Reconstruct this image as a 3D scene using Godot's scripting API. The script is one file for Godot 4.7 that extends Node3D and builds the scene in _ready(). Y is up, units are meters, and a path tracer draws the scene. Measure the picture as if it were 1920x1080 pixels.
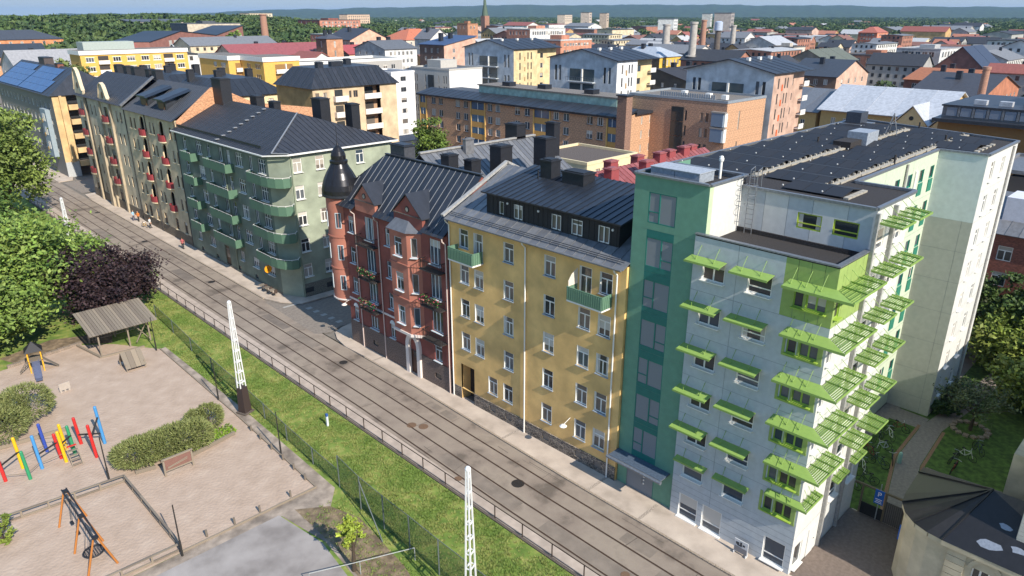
extends Node3D
# Street of apartment houses seen from the air. x runs across the street (to the houses), z along it; y is up, metres.

var rng := RandomNumberGenerator.new()
var used := {}
var mats := {}
var meshes := {}
var tex := {}

# ------------------------------------------------------------------ mesh builder
class Shape:
	var v := PackedVector3Array()
	var n := PackedVector3Array()
	var c := PackedColorArray()
	var idx := PackedInt32Array()
	var col := Color(1, 1, 1)
	var coloured := false

	func quad(a: Vector3, b: Vector3, d: Vector3, e: Vector3) -> void:   # anticlockwise from outside
		var nn := (b - a).cross(e - a)
		if nn.length_squared() < 1e-12:
			nn = (d - b).cross(e - b)
		nn = nn.normalized()
		var i := v.size()
		v.append_array([a, b, d, e])
		n.append_array([nn, nn, nn, nn])
		if coloured:
			c.append_array([col, col, col, col])
		idx.append_array([i, i + 2, i + 1, i, i + 3, i + 2])

	func tri(a: Vector3, b: Vector3, d: Vector3) -> void:
		var nn := (b - a).cross(d - a).normalized()
		var i := v.size()
		v.append_array([a, b, d])
		n.append_array([nn, nn, nn])
		if coloured:
			c.append_array([col, col, col])
		idx.append_array([i, i + 2, i + 1])

	func box_t(t: Transform3D, s: Vector3) -> void:      # centred box of size s under transform t
		var h := s * 0.5
		var p := []
		for k in 8:
			p.append(t * Vector3(h.x if k & 1 else -h.x, h.y if k & 2 else -h.y, h.z if k & 4 else -h.z))
		quad(p[4], p[5], p[7], p[6])
		quad(p[1], p[0], p[2], p[3])
		quad(p[5], p[1], p[3], p[7])
		quad(p[0], p[4], p[6], p[2])
		quad(p[6], p[7], p[3], p[2])
		quad(p[0], p[1], p[5], p[4])

	func box(at: Vector3, s: Vector3) -> void:
		box_t(Transform3D(Basis(), at), s)

	func span(lo: Vector3, hi: Vector3) -> void:
		box((lo + hi) * 0.5, hi - lo)

	func bar(a: Vector3, b: Vector3, w: float, h: float) -> void:   # square bar between two points
		var d := b - a
		var l := d.length()
		if l < 0.0001:
			return
		var z := d / l
		var up := Vector3.UP if absf(z.y) < 0.95 else Vector3.RIGHT
		var x := up.cross(z).normalized()
		box_t(Transform3D(Basis(x, z.cross(x), z), (a + b) * 0.5), Vector3(w, h, l))

	func tube(a: Vector3, b: Vector3, r0: float, r1: float, k := 8, caps := true) -> void:
		var z := (b - a).normalized()
		var up := Vector3.UP if absf(z.y) < 0.95 else Vector3.RIGHT
		var x := up.cross(z).normalized()
		var y := z.cross(x)
		var i := v.size()
		for s in k + 1:
			var g := TAU * s / k
			var o := x * cos(g) + y * sin(g)
			v.append(a + o * r0)
			v.append(b + o * r1)
			n.append(o)
			n.append(o)
			if coloured:
				c.append(col)
				c.append(col)
		for s in k:
			var q := i + s * 2
			idx.append_array([q, q + 1, q + 3, q, q + 3, q + 2])
		if caps:
			for s in range(k):
				var g0 := TAU * s / k
				var g1 := TAU * (s + 1) / k
				if r1 > 0.001:
					tri(b, b + (x * cos(g0) + y * sin(g0)) * r1, b + (x * cos(g1) + y * sin(g1)) * r1)

	func lathe(at: Vector3, prof: Array, k := 20, a0 := 0.0, a1 := TAU) -> void:   # prof: [radius, height]
		for j in range(prof.size() - 1):
			var p0: Array = prof[j]
			var p1: Array = prof[j + 1]
			var slope := Vector2(p1[1] - p0[1], p0[0] - p1[0]).normalized()
			var i := v.size()
			for s in k + 1:
				var g := lerpf(a0, a1, float(s) / k)
				var o := Vector3(cos(g), 0, sin(g))
				v.append(at + o * p0[0] + Vector3(0, p0[1], 0))
				v.append(at + o * p1[0] + Vector3(0, p1[1], 0))
				var nn := (o * slope.x + Vector3(0, slope.y, 0)).normalized()
				n.append(nn)
				n.append(nn)
				if coloured:
					c.append(col)
					c.append(col)
			for s in k:
				var q := i + s * 2
				idx.append_array([q, q + 3, q + 1, q, q + 2, q + 3])

	func prism(poly: PackedVector3Array, off: Vector3) -> void:   # convex polygon pushed along off (both caps)
		var nn := (poly[1] - poly[0]).cross(poly[2] - poly[0])
		var p := poly
		if nn.dot(off) > 0:
			p = poly.duplicate()
			p.reverse()
		for k in range(1, p.size() - 1):
			tri(p[0], p[k], p[k + 1])
			tri(p[0] + off, p[k + 1] + off, p[k] + off)
		for k in p.size():
			var a := p[k]
			var b := p[(k + 1) % p.size()]
			quad(b, a, a + off, b + off)

	func mesh() -> ArrayMesh:
		var arr := []
		arr.resize(Mesh.ARRAY_MAX)
		arr[Mesh.ARRAY_VERTEX] = v
		arr[Mesh.ARRAY_NORMAL] = n
		if coloured:
			arr[Mesh.ARRAY_COLOR] = c
		arr[Mesh.ARRAY_INDEX] = idx
		var m := ArrayMesh.new()
		m.add_surface_from_arrays(Mesh.PRIMITIVE_TRIANGLES, arr)
		return m

# ------------------------------------------------------------------ nodes
func numbered(called: String) -> String:
	var k: int = used.get(called, 0)
	used[called] = k + 1
	return called if k == 0 else "%s_%03d" % [called, k]

func tag(o: Node, label: String, category := "", group := "", kind := "") -> Node:
	if label:
		o.set_meta("label", label)
	if category:
		o.set_meta("category", category)
	if group:
		o.set_meta("group", group)
	if kind:
		o.set_meta("kind", kind)
	return o

func thing(called: String, label: String, category: String, at := Vector3.ZERO, turn := 0.0, group := "") -> Node3D:
	var o := Node3D.new()
	o.name = numbered(called)
	add_child(o)
	o.position = at
	o.rotation.y = turn
	tag(o, label, category, group)
	return o

func node(parent: Node, called: String, at := Vector3.ZERO) -> Node3D:
	var o := Node3D.new()
	o.name = called
	parent.add_child(o, true)
	o.position = at
	return o

func put(parent: Node, called: String, m: Mesh, mat: Material, at := Vector3.ZERO) -> MeshInstance3D:
	var o := MeshInstance3D.new()
	o.mesh = m
	o.material_override = mat
	o.name = numbered(called) if parent == self else called
	o.cast_shadow = GeometryInstance3D.SHADOW_CASTING_SETTING_ON
	parent.add_child(o, true)
	o.position = at
	return o

func make(parent: Node, called: String, s: Shape, mat: Material, at := Vector3.ZERO) -> MeshInstance3D:
	return put(parent, called, s.mesh(), mat, at)

func structure(called: String, s: Shape, mat: Material) -> MeshInstance3D:
	var o := make(self, called, s, mat)
	o.set_meta("kind", "structure")
	return o

func cube(parent: Node, called: String, at: Vector3, s: Vector3, mat: Material) -> MeshInstance3D:
	var key := "c%.3f,%.3f,%.3f" % [s.x, s.y, s.z]
	if not meshes.has(key):
		var sh := Shape.new()
		sh.box(Vector3.ZERO, s)
		meshes[key] = sh.mesh()
	return put(parent, called, meshes[key], mat, at)

func boxes(parent: Node, called: String, lo: Vector3, hi: Vector3, mat: Material) -> MeshInstance3D:
	return cube(parent, called, (lo + hi) * 0.5, hi - lo, mat)

# ------------------------------------------------------------------ materials
func noise_tex(key: String, freq: float, lo: float, hi: float, octaves := 4, size := 512, stops := []) -> NoiseTexture2D:
	if tex.has(key):
		return tex[key]
	var f := FastNoiseLite.new()
	f.seed = hash(key) % 10000
	f.noise_type = FastNoiseLite.TYPE_SIMPLEX_SMOOTH
	f.frequency = freq
	f.fractal_octaves = octaves
	f.fractal_gain = 0.55
	var t := NoiseTexture2D.new()
	t.width = size
	t.height = size
	t.seamless = true
	t.noise = f
	var g := Gradient.new()
	if stops.is_empty():
		g.offsets = PackedFloat32Array([0.15, 0.85])
		g.colors = PackedColorArray([Color(lo, lo, lo), Color(hi, hi, hi)])
	else:
		var po := PackedFloat32Array()
		var co := PackedColorArray()
		for s in stops:
			po.append(s[0])
			co.append(s[1])
		g.offsets = po
		g.colors = co
	t.color_ramp = g
	tex[key] = t
	return t

func paint(key: String, col: Color, rough := 0.85, grain := "plaster", scale := 0.25, metal := 0.0) -> StandardMaterial3D:
	if mats.has(key):
		return mats[key]
	var m := StandardMaterial3D.new()
	m.resource_name = key
	m.albedo_color = col
	m.roughness = rough
	m.metallic = metal
	if grain == "plaster":
		m.albedo_texture = noise_tex("plaster", 0.012, 0.95, 1.0, 5)
	elif grain == "metal":
		m.albedo_texture = noise_tex("metal", 0.02, 0.85, 1.0, 4)
	elif grain == "rough":
		m.albedo_texture = noise_tex("rough", 0.05, 0.6, 1.0, 5)
	elif grain == "fine":
		m.albedo_texture = noise_tex("fine", 0.15, 0.7, 1.0, 3)
	elif grain == "soft":
		m.albedo_texture = noise_tex("soft", 0.02, 0.86, 1.0, 6)
	elif grain == "blotch_soft":
		m.albedo_texture = noise_tex("blotch_soft", 0.012, 0.84, 1.0, 6)
	elif grain == "blotch":
		m.albedo_texture = noise_tex("blotch", 0.008, 0.66, 1.0, 6)
	if grain != "":
		m.uv1_triplanar = true
		m.uv1_world_triplanar = true
		m.uv1_scale = Vector3.ONE * scale
	mats[key] = m
	return m

func flat(key: String, col: Color, rough := 0.6, metal := 0.0) -> StandardMaterial3D:
	return paint(key, col, rough, "", 1.0, metal)

func rgb(r: int, g: int, b: int) -> Color:
	return Color(r / 255.0, g / 255.0, b / 255.0)

func brick(key: String, a: Color, mortar: Color) -> StandardMaterial3D:   # brick courses too fine to tell apart
	if mats.has(key):
		return mats[key]
	var im := Image.create(256, 256, false, Image.FORMAT_RGB8)
	im.fill(mortar)
	var r := RandomNumberGenerator.new()
	r.seed = 11
	for row in 16:
		for k in 9:
			var x := k * 32 - (16 if row % 2 else 0)
			var t := r.randf_range(0.78, 1.1)
			im.fill_rect(Rect2i(x + 1, row * 16 + 1, 30, 14), Color(a.r * t, a.g * t, a.b * t))
	im.generate_mipmaps()
	var m := StandardMaterial3D.new()
	m.resource_name = key
	m.albedo_texture = ImageTexture.create_from_image(im)
	m.roughness = 0.9
	m.uv1_triplanar = true
	m.uv1_world_triplanar = true
	m.uv1_scale = Vector3.ONE * 0.6
	mats[key] = m
	return m

# ------------------------------------------------------------------ facades
# A wall with real openings. o: lower left corner seen from outside, u: unit vector to the right, holes: [u, v, w, h] of openings.
func wall(parent: Node, called: String, o: Vector3, u: Vector3, w: float, h: float, holes: Array, mat: Material, depth := 0.16, reveal: Material = null) -> void:
	var s := Shape.new()
	var us := [0.0, w]
	var vs := [0.0, h]
	for q in holes:
		us.append_array([q[0], q[0] + q[2]])
		vs.append_array([q[1], q[1] + q[3]])
	us.sort()
	vs.sort()
	var nn := u.cross(Vector3.UP)
	var back := -nn * depth
	for i in us.size() - 1:
		if us[i + 1] - us[i] < 0.001:
			continue
		var mu: float = (us[i] + us[i + 1]) * 0.5
		var start := -1.0
		for j in vs.size() - 1:
			if vs[j + 1] - vs[j] < 0.001:
				continue
			var mv: float = (vs[j] + vs[j + 1]) * 0.5
			var open := false
			for q in holes:
				if mu > q[0] and mu < q[0] + q[2] and mv > q[1] and mv < q[1] + q[3]:
					open = true
					break
			if not open:
				var a: Vector3 = o + u * us[i] + Vector3.UP * vs[j]
				var b: Vector3 = o + u * us[i + 1] + Vector3.UP * vs[j]
				var up: Vector3 = Vector3.UP * (vs[j + 1] - vs[j])
				s.quad(a, b, b + up, a + up)
	make(parent, called, s, mat)
	if holes.is_empty():
		return
	var r := Shape.new()
	for q in holes:
		var a: Vector3 = o + u * q[0] + Vector3.UP * q[1]
		var b: Vector3 = a + u * q[2]
		var c: Vector3 = b + Vector3.UP * q[3]
		var d: Vector3 = a + Vector3.UP * q[3]
		r.quad(a, b, b + back, a + back)
		r.quad(c, d, d + back, c + back)
		r.quad(b, c, c + back, b + back)
		r.quad(d, a, a + back, d + back)
	var rv := make(parent, "window_reveals", r, reveal if reveal else mat)
	rv.set_meta("kind", "stuff")

func glass(k: int) -> StandardMaterial3D:
	var tones := [rgb(56, 58, 60), rgb(76, 72, 68), rgb(112, 104, 96), rgb(168, 162, 152), rgb(62, 74, 86), rgb(94, 98, 102)]
	var key := "glass%d" % (k % tones.size())
	return flat(key, tones[k % tones.size()], 0.06)

# style: "cross" transom and mullion, "two" mullion only, "one" plain, "wide" low bar and mullion, "six" three lights with transom
func win(parent: Node, at: Vector3, u: Vector3, w: float, h: float, style: String, frame: Material, tone := 0, sill: Material = null, called := "window") -> Node3D:
	var o := node(parent, called, at)
	o.basis = Basis(u, Vector3.UP, u.cross(Vector3.UP))
	var key := "w%.2f,%.2f,%s" % [w, h, style]
	if not meshes.has(key):
		var s := Shape.new()
		var f := 0.075 if w > 0.6 else 0.05
		s.span(Vector3(-w / 2, -h / 2, -0.03), Vector3(-w / 2 + f, h / 2, 0.03))
		s.span(Vector3(w / 2 - f, -h / 2, -0.03), Vector3(w / 2, h / 2, 0.03))
		s.span(Vector3(-w / 2 + f, h / 2 - f, -0.03), Vector3(w / 2 - f, h / 2, 0.03))
		s.span(Vector3(-w / 2 + f, -h / 2, -0.03), Vector3(w / 2 - f, -h / 2 + f, 0.03))
		var m := 0.05
		match style:
			"cross":
				var ty := h / 2 - h * 0.3
				s.span(Vector3(-w / 2 + f, ty - m, -0.025), Vector3(w / 2 - f, ty + m * 0.6, 0.032))
				s.span(Vector3(-m, -h / 2 + f, -0.025), Vector3(m, ty - m, 0.025))
			"two":
				s.span(Vector3(-m, -h / 2 + f, -0.025), Vector3(m, h / 2 - f, 0.025))
			"six":
				var ty2 := h / 2 - h * 0.3
				s.span(Vector3(-w / 2 + f, ty2 - m, -0.025), Vector3(w / 2 - f, ty2 + m * 0.6, 0.032))
				for x in [-w / 6, w / 6]:
					s.span(Vector3(x - m, -h / 2 + f, -0.025), Vector3(x + m, ty2 - m, 0.025))
					s.span(Vector3(x - m, ty2 + m, -0.025), Vector3(x + m, h / 2 - f, 0.025))
			"wide":
				s.span(Vector3(-w / 2 + f, -h / 2 + h * 0.3, -0.025), Vector3(w / 2 - f, -h / 2 + h * 0.3 + 0.07, 0.03))
			"three":
				for x in [-w / 6, w / 6]:
					s.span(Vector3(x - m, -h / 2 + f, -0.025), Vector3(x + m, h / 2 - f, 0.025))
		meshes[key] = s.mesh()
		var p := Shape.new()
		p.box(Vector3(0, 0, -0.012), Vector3(w - 0.02, h - 0.02, 0.016))
		meshes[key + "p"] = p.mesh()
	put(o, "frame", meshes[key], frame)
	put(o, "pane", meshes[key + "p"], glass(tone))
	if w > 0.7 and h < 2.6 and rng.randf() < 0.38:
		var part: float = [0.3, 0.45, 0.7][rng.randi() % 3]
		if rng.randf() < 0.6:
			cube(o, "blind", Vector3(0, h / 2 - 0.07 - (h - 0.14) * part / 2, 0.002), Vector3(w - 0.15, (h - 0.14) * part, 0.008), flat("blind%d" % (rng.randi() % 3), [rgb(196, 190, 180), rgb(170, 160, 148), rgb(206, 204, 200)][rng.randi() % 3], 0.8))
		else:
			for sd in [-1, 1]:
				cube(o, "curtain", Vector3(sd * (w / 2 - 0.07 - w * 0.09), 0, 0.002), Vector3(w * 0.18, h - 0.15, 0.008), flat("curtain", rgb(190, 184, 176), 0.9))
	if sill:
		cube(o, "sill", Vector3(0, -h / 2 - 0.03, 0.15), Vector3(w + 0.12, 0.05, 0.34), sill)
	return o

# a run of openings with their windows. list: [centre u, centre v, w, h, style]
func facade(parent: Node, o: Vector3, u: Vector3, w: float, h: float, list: Array, mat: Material, frame: Material, sill: Material = null, depth := 0.16, reveal: Material = null, called := "wall", tones := [0, 0, 1, 2, 4, 5, 3]) -> void:
	var holes := []
	for q in list:
		holes.append([q[0] - q[2] / 2, q[1] - q[3] / 2, q[2], q[3]])
	wall(parent, called, o, u, w, h, holes, mat, depth, reveal)
	var nn := u.cross(Vector3.UP)
	for q in list:
		win(parent, o + u * q[0] + Vector3.UP * q[1] - nn * (depth - 0.045), u, q[2], q[3], q[4], frame, tones[rng.randi() % tones.size()], sill)

# ------------------------------------------------------------------ roofs
func clip(poly: PackedVector3Array, dir: Vector3, at: float, keep_more: bool) -> PackedVector3Array:
	var out := PackedVector3Array()
	for k in poly.size():
		var a := poly[k]
		var b := poly[(k + 1) % poly.size()]
		var da := (a.dot(dir) - at) * (1.0 if keep_more else -1.0)
		var db := (b.dot(dir) - at) * (1.0 if keep_more else -1.0)
		if da >= 0:
			out.append(a)
		if (da > 0 and db < 0) or (da < 0 and db > 0):
			out.append(a + (b - a) * (da / (da - db)))
	return out

# a sloping roof face cut into standing-seam sheets: poly is convex and planar, dir runs along the eave
func sheets(parent: Node, poly: PackedVector3Array, dir: Vector3, width: float, mat: Array, seam: Material, thick := 0.05, rib := 0.045, called := "roof_sheet") -> void:
	var lo := 1e9
	var hi := -1e9
	for p in poly:
		lo = minf(lo, p.dot(dir))
		hi = maxf(hi, p.dot(dir))
	var cnt := maxi(1, roundi((hi - lo) / width))
	var nn := (poly[1] - poly[0]).cross(poly[2] - poly[0]).normalized()
	if nn.y < 0:
		nn = -nn
	for k in cnt:
		var a := lo + (hi - lo) * k / cnt
		var b := lo + (hi - lo) * (k + 1) / cnt
		var q := clip(clip(poly, dir, a, true), dir, b, false)
		if q.size() < 3:
			continue
		var s := Shape.new()
		s.prism(q, -nn * thick)
		make(parent, called, s, mat[k % mat.size()])
		if rib > 0.0 and k > 0:
			var on := []
			for p in q:
				if absf(p.dot(dir) - a) < 0.002:
					on.append(p)
			if on.size() >= 2:
				var r := Shape.new()
				r.bar(on[0] + nn * rib * 0.5, on[1] + nn * rib * 0.5, 0.03, rib)
				make(parent, "seam", r, seam)

func chimney(parent: Node, at: Vector3, s: Vector3, mat: Material, cap: Material, called := "chimney") -> void:
	var o := node(parent, called, at)
	var b := Shape.new()
	b.span(Vector3(-s.x / 2, -1.6, -s.z / 2), Vector3(s.x / 2, s.y, s.z / 2))
	make(o, "stack", b, mat)
	var c := Shape.new()
	c.span(Vector3(-s.x / 2 - 0.08, s.y, -s.z / 2 - 0.08), Vector3(s.x / 2 + 0.08, s.y + 0.12, s.z / 2 + 0.08))
	c.span(Vector3(-s.x / 2 + 0.12, s.y + 0.12, -s.z / 2 + 0.12), Vector3(s.x / 2 - 0.12, s.y + 0.2, s.z / 2 - 0.12))
	make(o, "cap", c, cap)

func pipe(parent: Node, pts: Array, r: float, mat: Material, called := "downpipe") -> void:
	var s := Shape.new()
	for k in pts.size() - 1:
		s.tube(pts[k], pts[k + 1], r, r, 6)
	make(parent, called, s, mat)

# ------------------------------------------------------------------ ground sheets
func sheet(called: String, pts: Array, y: float, mat: Material, drop := 0.0) -> MeshInstance3D:
	var poly := PackedVector2Array()
	for p in pts:
		poly.append(Vector2(p[0], p[1]))
	var tri := Geometry2D.triangulate_polygon(poly)
	var s := Shape.new()
	for k in range(0, tri.size(), 3):
		var a := Vector3(poly[tri[k]].x, y, poly[tri[k]].y)
		var b := Vector3(poly[tri[k + 1]].x, y, poly[tri[k + 1]].y)
		var c := Vector3(poly[tri[k + 2]].x, y, poly[tri[k + 2]].y)
		if (b - a).cross(c - a).y > 0:
			s.tri(a, b, c)
		else:
			s.tri(a, c, b)
	if drop > 0.0:
		var cw := Geometry2D.is_polygon_clockwise(poly)
		for k in poly.size():
			var a := Vector3(poly[k].x, y, poly[k].y)
			var b := Vector3(poly[(k + 1) % poly.size()].x, y, poly[(k + 1) % poly.size()].y)
			var d := Vector3(0, -drop, 0)
			if cw:
				s.quad(a, b, b + d, a + d)
			else:
				s.quad(b, a, a + d, b + d)
	return structure(called, s, mat)

func rect(x0: float, z0: float, x1: float, z1: float) -> Array:
	return [[x0, z0], [x1, z0], [x1, z1], [x0, z1]]

# the street drifts a little away from the camera's side as it runs off
func drift(z: float) -> float:
	if z > -17.0:
		return 0.0
	if z > -30.0:
		return 0.12 * (-17.0 - z) / 13.0
	if z > -50.0:
		return 0.12 + 0.48 * (-30.0 - z) / 20.0
	if z > -95.0:
		return 0.6 + 0.35 * (-50.0 - z) / 45.0
	return 0.95 + 0.004 * (-95.0 - z)

const ROAD_Z := [70.0, 20.0, 0.0, -10.0, -17.0, -24.0, -30.0, -40.0, -50.0, -62.0, -75.0, -95.0, -120.0, -155.0, -200.0, -260.0, -420.0]

func along(off_lo: float, off_hi: float, klo := 1.0, khi := 1.0) -> Array:   # strip that follows the street
	var a := []
	for z in ROAD_Z:
		a.append([off_lo + klo * drift(z), z])
	var b := []
	for z in ROAD_Z:
		b.append([off_hi + khi * drift(z), z])
	b.reverse()
	return a + b

func kerb_x(z: float) -> float:
	return 34.82 + 1.35 * drift(z)

func ground() -> void:
	var meadow := paint("meadow", Color(1, 1, 1), 0.95, "", 0.0)
	meadow.albedo_texture = noise_tex("meadow", 0.01, 0, 1, 5, 512, [[0.2, rgb(58, 78, 40)], [0.5, rgb(88, 104, 58)], [0.65, rgb(112, 116, 84)], [0.9, rgb(74, 92, 52)]])
	meadow.uv1_triplanar = true
	meadow.uv1_world_triplanar = true
	meadow.uv1_scale = Vector3.ONE * 0.003
	sheet("ground", rect(-14000, -14000, 14000, 14000), -0.3, meadow)
	var yard := paint("yard", rgb(128, 120, 110), 0.95, "soft", 0.08)
	sheet("town_paving", rect(36, -380, 480, 60), -0.06, yard)
	# carriageway
	var asphalt := paint("asphalt", Color(1, 1, 1), 0.92, "", 0.0)
	asphalt.albedo_texture = noise_tex("asphalt", 0.006, 0, 1, 6, 1024, [[0.12, rgb(104, 94, 84)], [0.3, rgb(134, 121, 109)], [0.5, rgb(144, 131, 118)], [0.65, rgb(149, 136, 122)], [0.9, rgb(128, 116, 104)]])
	asphalt.uv1_triplanar = true
	asphalt.uv1_world_triplanar = true
	asphalt.uv1_scale = Vector3.ONE * 0.035
	sheet("road", along(28.2, 34.85, 0.0, 1.35), 0.0, asphalt)
	var patch_a := paint("asphalt_dark", rgb(126, 115, 105), 0.9, "soft", 0.06)
	var patch_b := paint("asphalt_light", rgb(154, 140, 126), 0.93, "soft", 0.06)
	var patch_c := paint("asphalt_mid", rgb(138, 126, 114), 0.93, "soft", 0.06)
	# patched asphalt between and beside the rails
	var r := RandomNumberGenerator.new()
	r.seed = 5
	for lane in [[29.35, 30.6], [30.76, 32.2], [32.36, 33.52], [33.72, 34.7]]:
		var z := 10.0
		while z > -170.0:
			var l := r.randf_range(1.6, 9.0)
			var pick := r.randf()
			if pick < 0.34:
				var ins := r.randf_range(0.02, 0.22)
				var mt: Material = patch_a if pick < 0.1 else (patch_c if pick < 0.24 else patch_b)
				sheet("asphalt_patch", [[lane[0] + ins + drift(z), z], [lane[1] - 0.04 + drift(z), z], [lane[1] - 0.04 + drift(z - l), z - l], [lane[0] + ins + drift(z - l), z - l]], 0.004, mt)
			z -= l + r.randf_range(0.0, 4.0)
	# tarred seams and cracks
	var seams := Shape.new()
	for k in 70:
		var z := r.randf_range(-150.0, 8.0)
		var lane: Array = [[28.9, 29.2], [29.38, 30.6], [30.78, 32.2], [32.38, 33.52], [33.74, 34.7]][r.randi() % 5]
		var x0: float = lane[0] + drift(z)
		var x1: float = lane[1] + drift(z)
		var ww := r.randf_range(0.02, 0.05)
		if r.randf() < 0.6:
			var sl := r.randf_range(-0.25, 0.25)
			seams.quad(Vector3(x0, 0.0075, z), Vector3(x0, 0.0075, z + ww), Vector3(x1, 0.0075, z + ww + sl), Vector3(x1, 0.0075, z + sl))
		else:
			var xa := r.randf_range(x0 + 0.1, x1 - 0.2)
			var l := r.randf_range(1.0, 5.0)
			seams.quad(Vector3(xa, 0.0075, z), Vector3(xa + ww, 0.0075, z), Vector3(xa + ww + 0.05, 0.0075, z - l), Vector3(xa + 0.05, 0.0075, z - l))
	structure("tar_seams", seams, paint("tar", rgb(98, 88, 79), 0.9, "soft", 0.3))
	# footway beside the railing
	var foot := paint("footway", rgb(190, 174, 160), 0.95, "soft", 0.06)
	sheet("footway", along(27.95, 28.95, 0.0, 0.9), 0.006, foot)
	# rails: a steel head in a dark groove
	var groove := paint("rail_groove", rgb(84, 68, 57), 0.85, "soft", 0.5)
	var steel := paint("rail_steel", rgb(96, 76, 62), 0.45, "metal", 0.5, 0.6)
	var names := ["tram rail nearest the park railing", "second tram rail from the park railing", "third tram rail from the park railing", "tram rail nearest the house pavement"]
	var offs := [29.28, 30.68, 32.28, 33.62]
	for k in 4:
		var t := thing("tram_rail", names[k] + ", a dark line down the street", "rail", Vector3.ZERO, 0.0, "tram rails in the street")
		var g := Shape.new()
		var h := Shape.new()
		for i in ROAD_Z.size() - 1:
			var a := Vector3(offs[k] + drift(ROAD_Z[i]), 0.009, ROAD_Z[i])
			var b := Vector3(offs[k] + drift(ROAD_Z[i + 1]), 0.009, ROAD_Z[i + 1])
			var w := Vector3(0.07, 0, 0)
			g.quad(a - w, a + w, b + w, b - w)
			h.bar(a + Vector3(0.03, 0.0, 0), b + Vector3(0.03, 0.0, 0), 0.055, 0.02)
		make(t, "groove", g, groove)
		make(t, "rail_head", h, steel)
	# pavement on the house side, with a kerb
	var pave := paint("pavement", Color(1, 1, 1), 0.95, "", 0.0)
	pave.albedo_texture = noise_tex("pavement", 0.008, 0, 1, 6, 512, [[0.15, rgb(166, 152, 138)], [0.5, rgb(186, 171, 156)], [0.85, rgb(199, 184, 168)]])
	pave.uv1_triplanar = true
	pave.uv1_world_triplanar = true
	pave.uv1_scale = Vector3.ONE * 0.07
	var kerb := paint("kerb", rgb(196, 178, 158), 0.9, "rough", 0.4)
	var p1 := []
	for z in [70.0, 0.0, -17.0, -30.0, -40.0, -50.0, -58.0]:
		p1.append([kerb_x(z) + 0.16, z])
	for a in [[35.75, -61.5], [36.15, -63.8], [36.9, -65.4], [38.2, -66.1], [39.6, -66.4]]:
		p1.append(a)
	var in1 := [[66.0, -66.4], [66.0, -63.0], [37.6, -62.0], [37.9, -13.2], [46.9, -13.2], [46.9, -8.0], [42.0, -7.5], [41.0, -3.0], [40.6, 70.0]]
	sheet("pavement", p1 + in1, 0.12, pave, 0.14)
	var p2 := []
	for z in [-80.5, -95.0, -120.0, -150.0]:
		p2.append([kerb_x(z) + 0.16, z])
	p2.push_front([36.9, -78.0])
	p2.push_front([38.6, -75.6])
	p2.push_front([66.0, -75.4])
	sheet("pavement", p2 + [[37.0, -156.0], [40.5, -157.0], [66.0, -157.0], [66.0, -154.6], [39.6, -154.6], [39.0, -128.0], [39.1, -80.0], [40.4, -77.0], [66.0, -77.0]], 0.12, pave, 0.14)
	sheet("pavement", [[36.4, -172.0], [37.0, -230.0], [38.2, -420.0], [41.0, -420.0], [40.2, -176.0], [39.2, -172.5]], 0.12, pave, 0.14)
	# kerb stones, one run for each stretch of pavement
	for run in [[40.0, -58.0], [-80.5, -152.0]]:
		var s := Shape.new()
		var z: float = run[0]
		while z > run[1]:
			var z2 := maxf(z - 1.0, run[1])
			s.bar(Vector3(kerb_x(z) + 0.08, 0.062, z - 0.01), Vector3(kerb_x(z2) + 0.08, 0.062, z2 + 0.01), 0.17, 0.135)
			z = z2
		structure("kerb", s, kerb)
	# light bands across the pavement
	for z in [-27.6, -23.0, -37.0, -56.5, -96.0]:
		sheet("pavement_joint", [[kerb_x(z) + 0.2, z], [37.3, z], [37.3, z - 0.25], [kerb_x(z) + 0.2, z - 0.25]], 0.124, paint("joint", rgb(204, 188, 172), 0.95, "rough", 0.4))
	# side street between the green and the red house
	var dark := paint("asphalt_side", rgb(140, 130, 120), 0.93, "soft", 0.2)
	sheet("side_street", [[35.2, -66.8], [36.6, -65.9], [38.3, -66.6], [70.0, -66.9], [70.0, -75.0], [38.4, -75.2], [36.6, -77.6], [36.3, -79.5], [35.7, -79.5]], 0.006, dark)
	sheet("side_street", rect(37.0, -171.0, 90.0, -158.0), 0.006, dark)
	var white := paint("marking", rgb(206, 202, 194), 0.8, "rough", 0.6)
	for k in 5:
		var mk := sheet("crossing_mark", rect(38.2 + k * 0.1, -74.2 + k * 1.5, 38.9 + k * 0.1, -73.6 + k * 1.5), 0.012, white)
	for k in 3:
		sheet("crossing_mark", rect(43.4, -69.6 + k * 0.9, 44.6, -69.2 + k * 0.9), 0.012, white)
	sheet("stop_line", rect(36.4, -76.4, 39.2, -76.0), 0.012, white)
	# manholes and drains in the road
	var iron := paint("iron", rgb(52, 47, 44), 0.7, "rough", 1.0)
	var rust := paint("rust_cover", rgb(142, 112, 88), 0.85, "rough", 1.0)
	var holes := [[31.9, -32.0, 0.5, iron, "black drain cover between the tracks beside the yellow house"], [30.9, -44.2, 0.42, rust, "upper one of two rusty manhole covers side by side between the rails"], [31.5, -43.3, 0.42, rust, "lower one of two rusty manhole covers side by side between the rails"],
		[33.0, -58.6, 0.42, iron, "black drain cover in the road before the side street corner"], [33.1, -91.0, 0.45, iron, "black drain cover in the road before the green house"], [33.2, -116.0, 0.45, iron, "black drain cover in the road before the beige houses"], [33.4, -140.0, 0.45, iron, "farthest black drain cover in the road"], [29.0, -35.6, 0.3, rust, "small rusty cover close to the park railing"], [30.2, -20.6, 0.3, rust, "small rusty cover near the lower end of the street"]]
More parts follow.
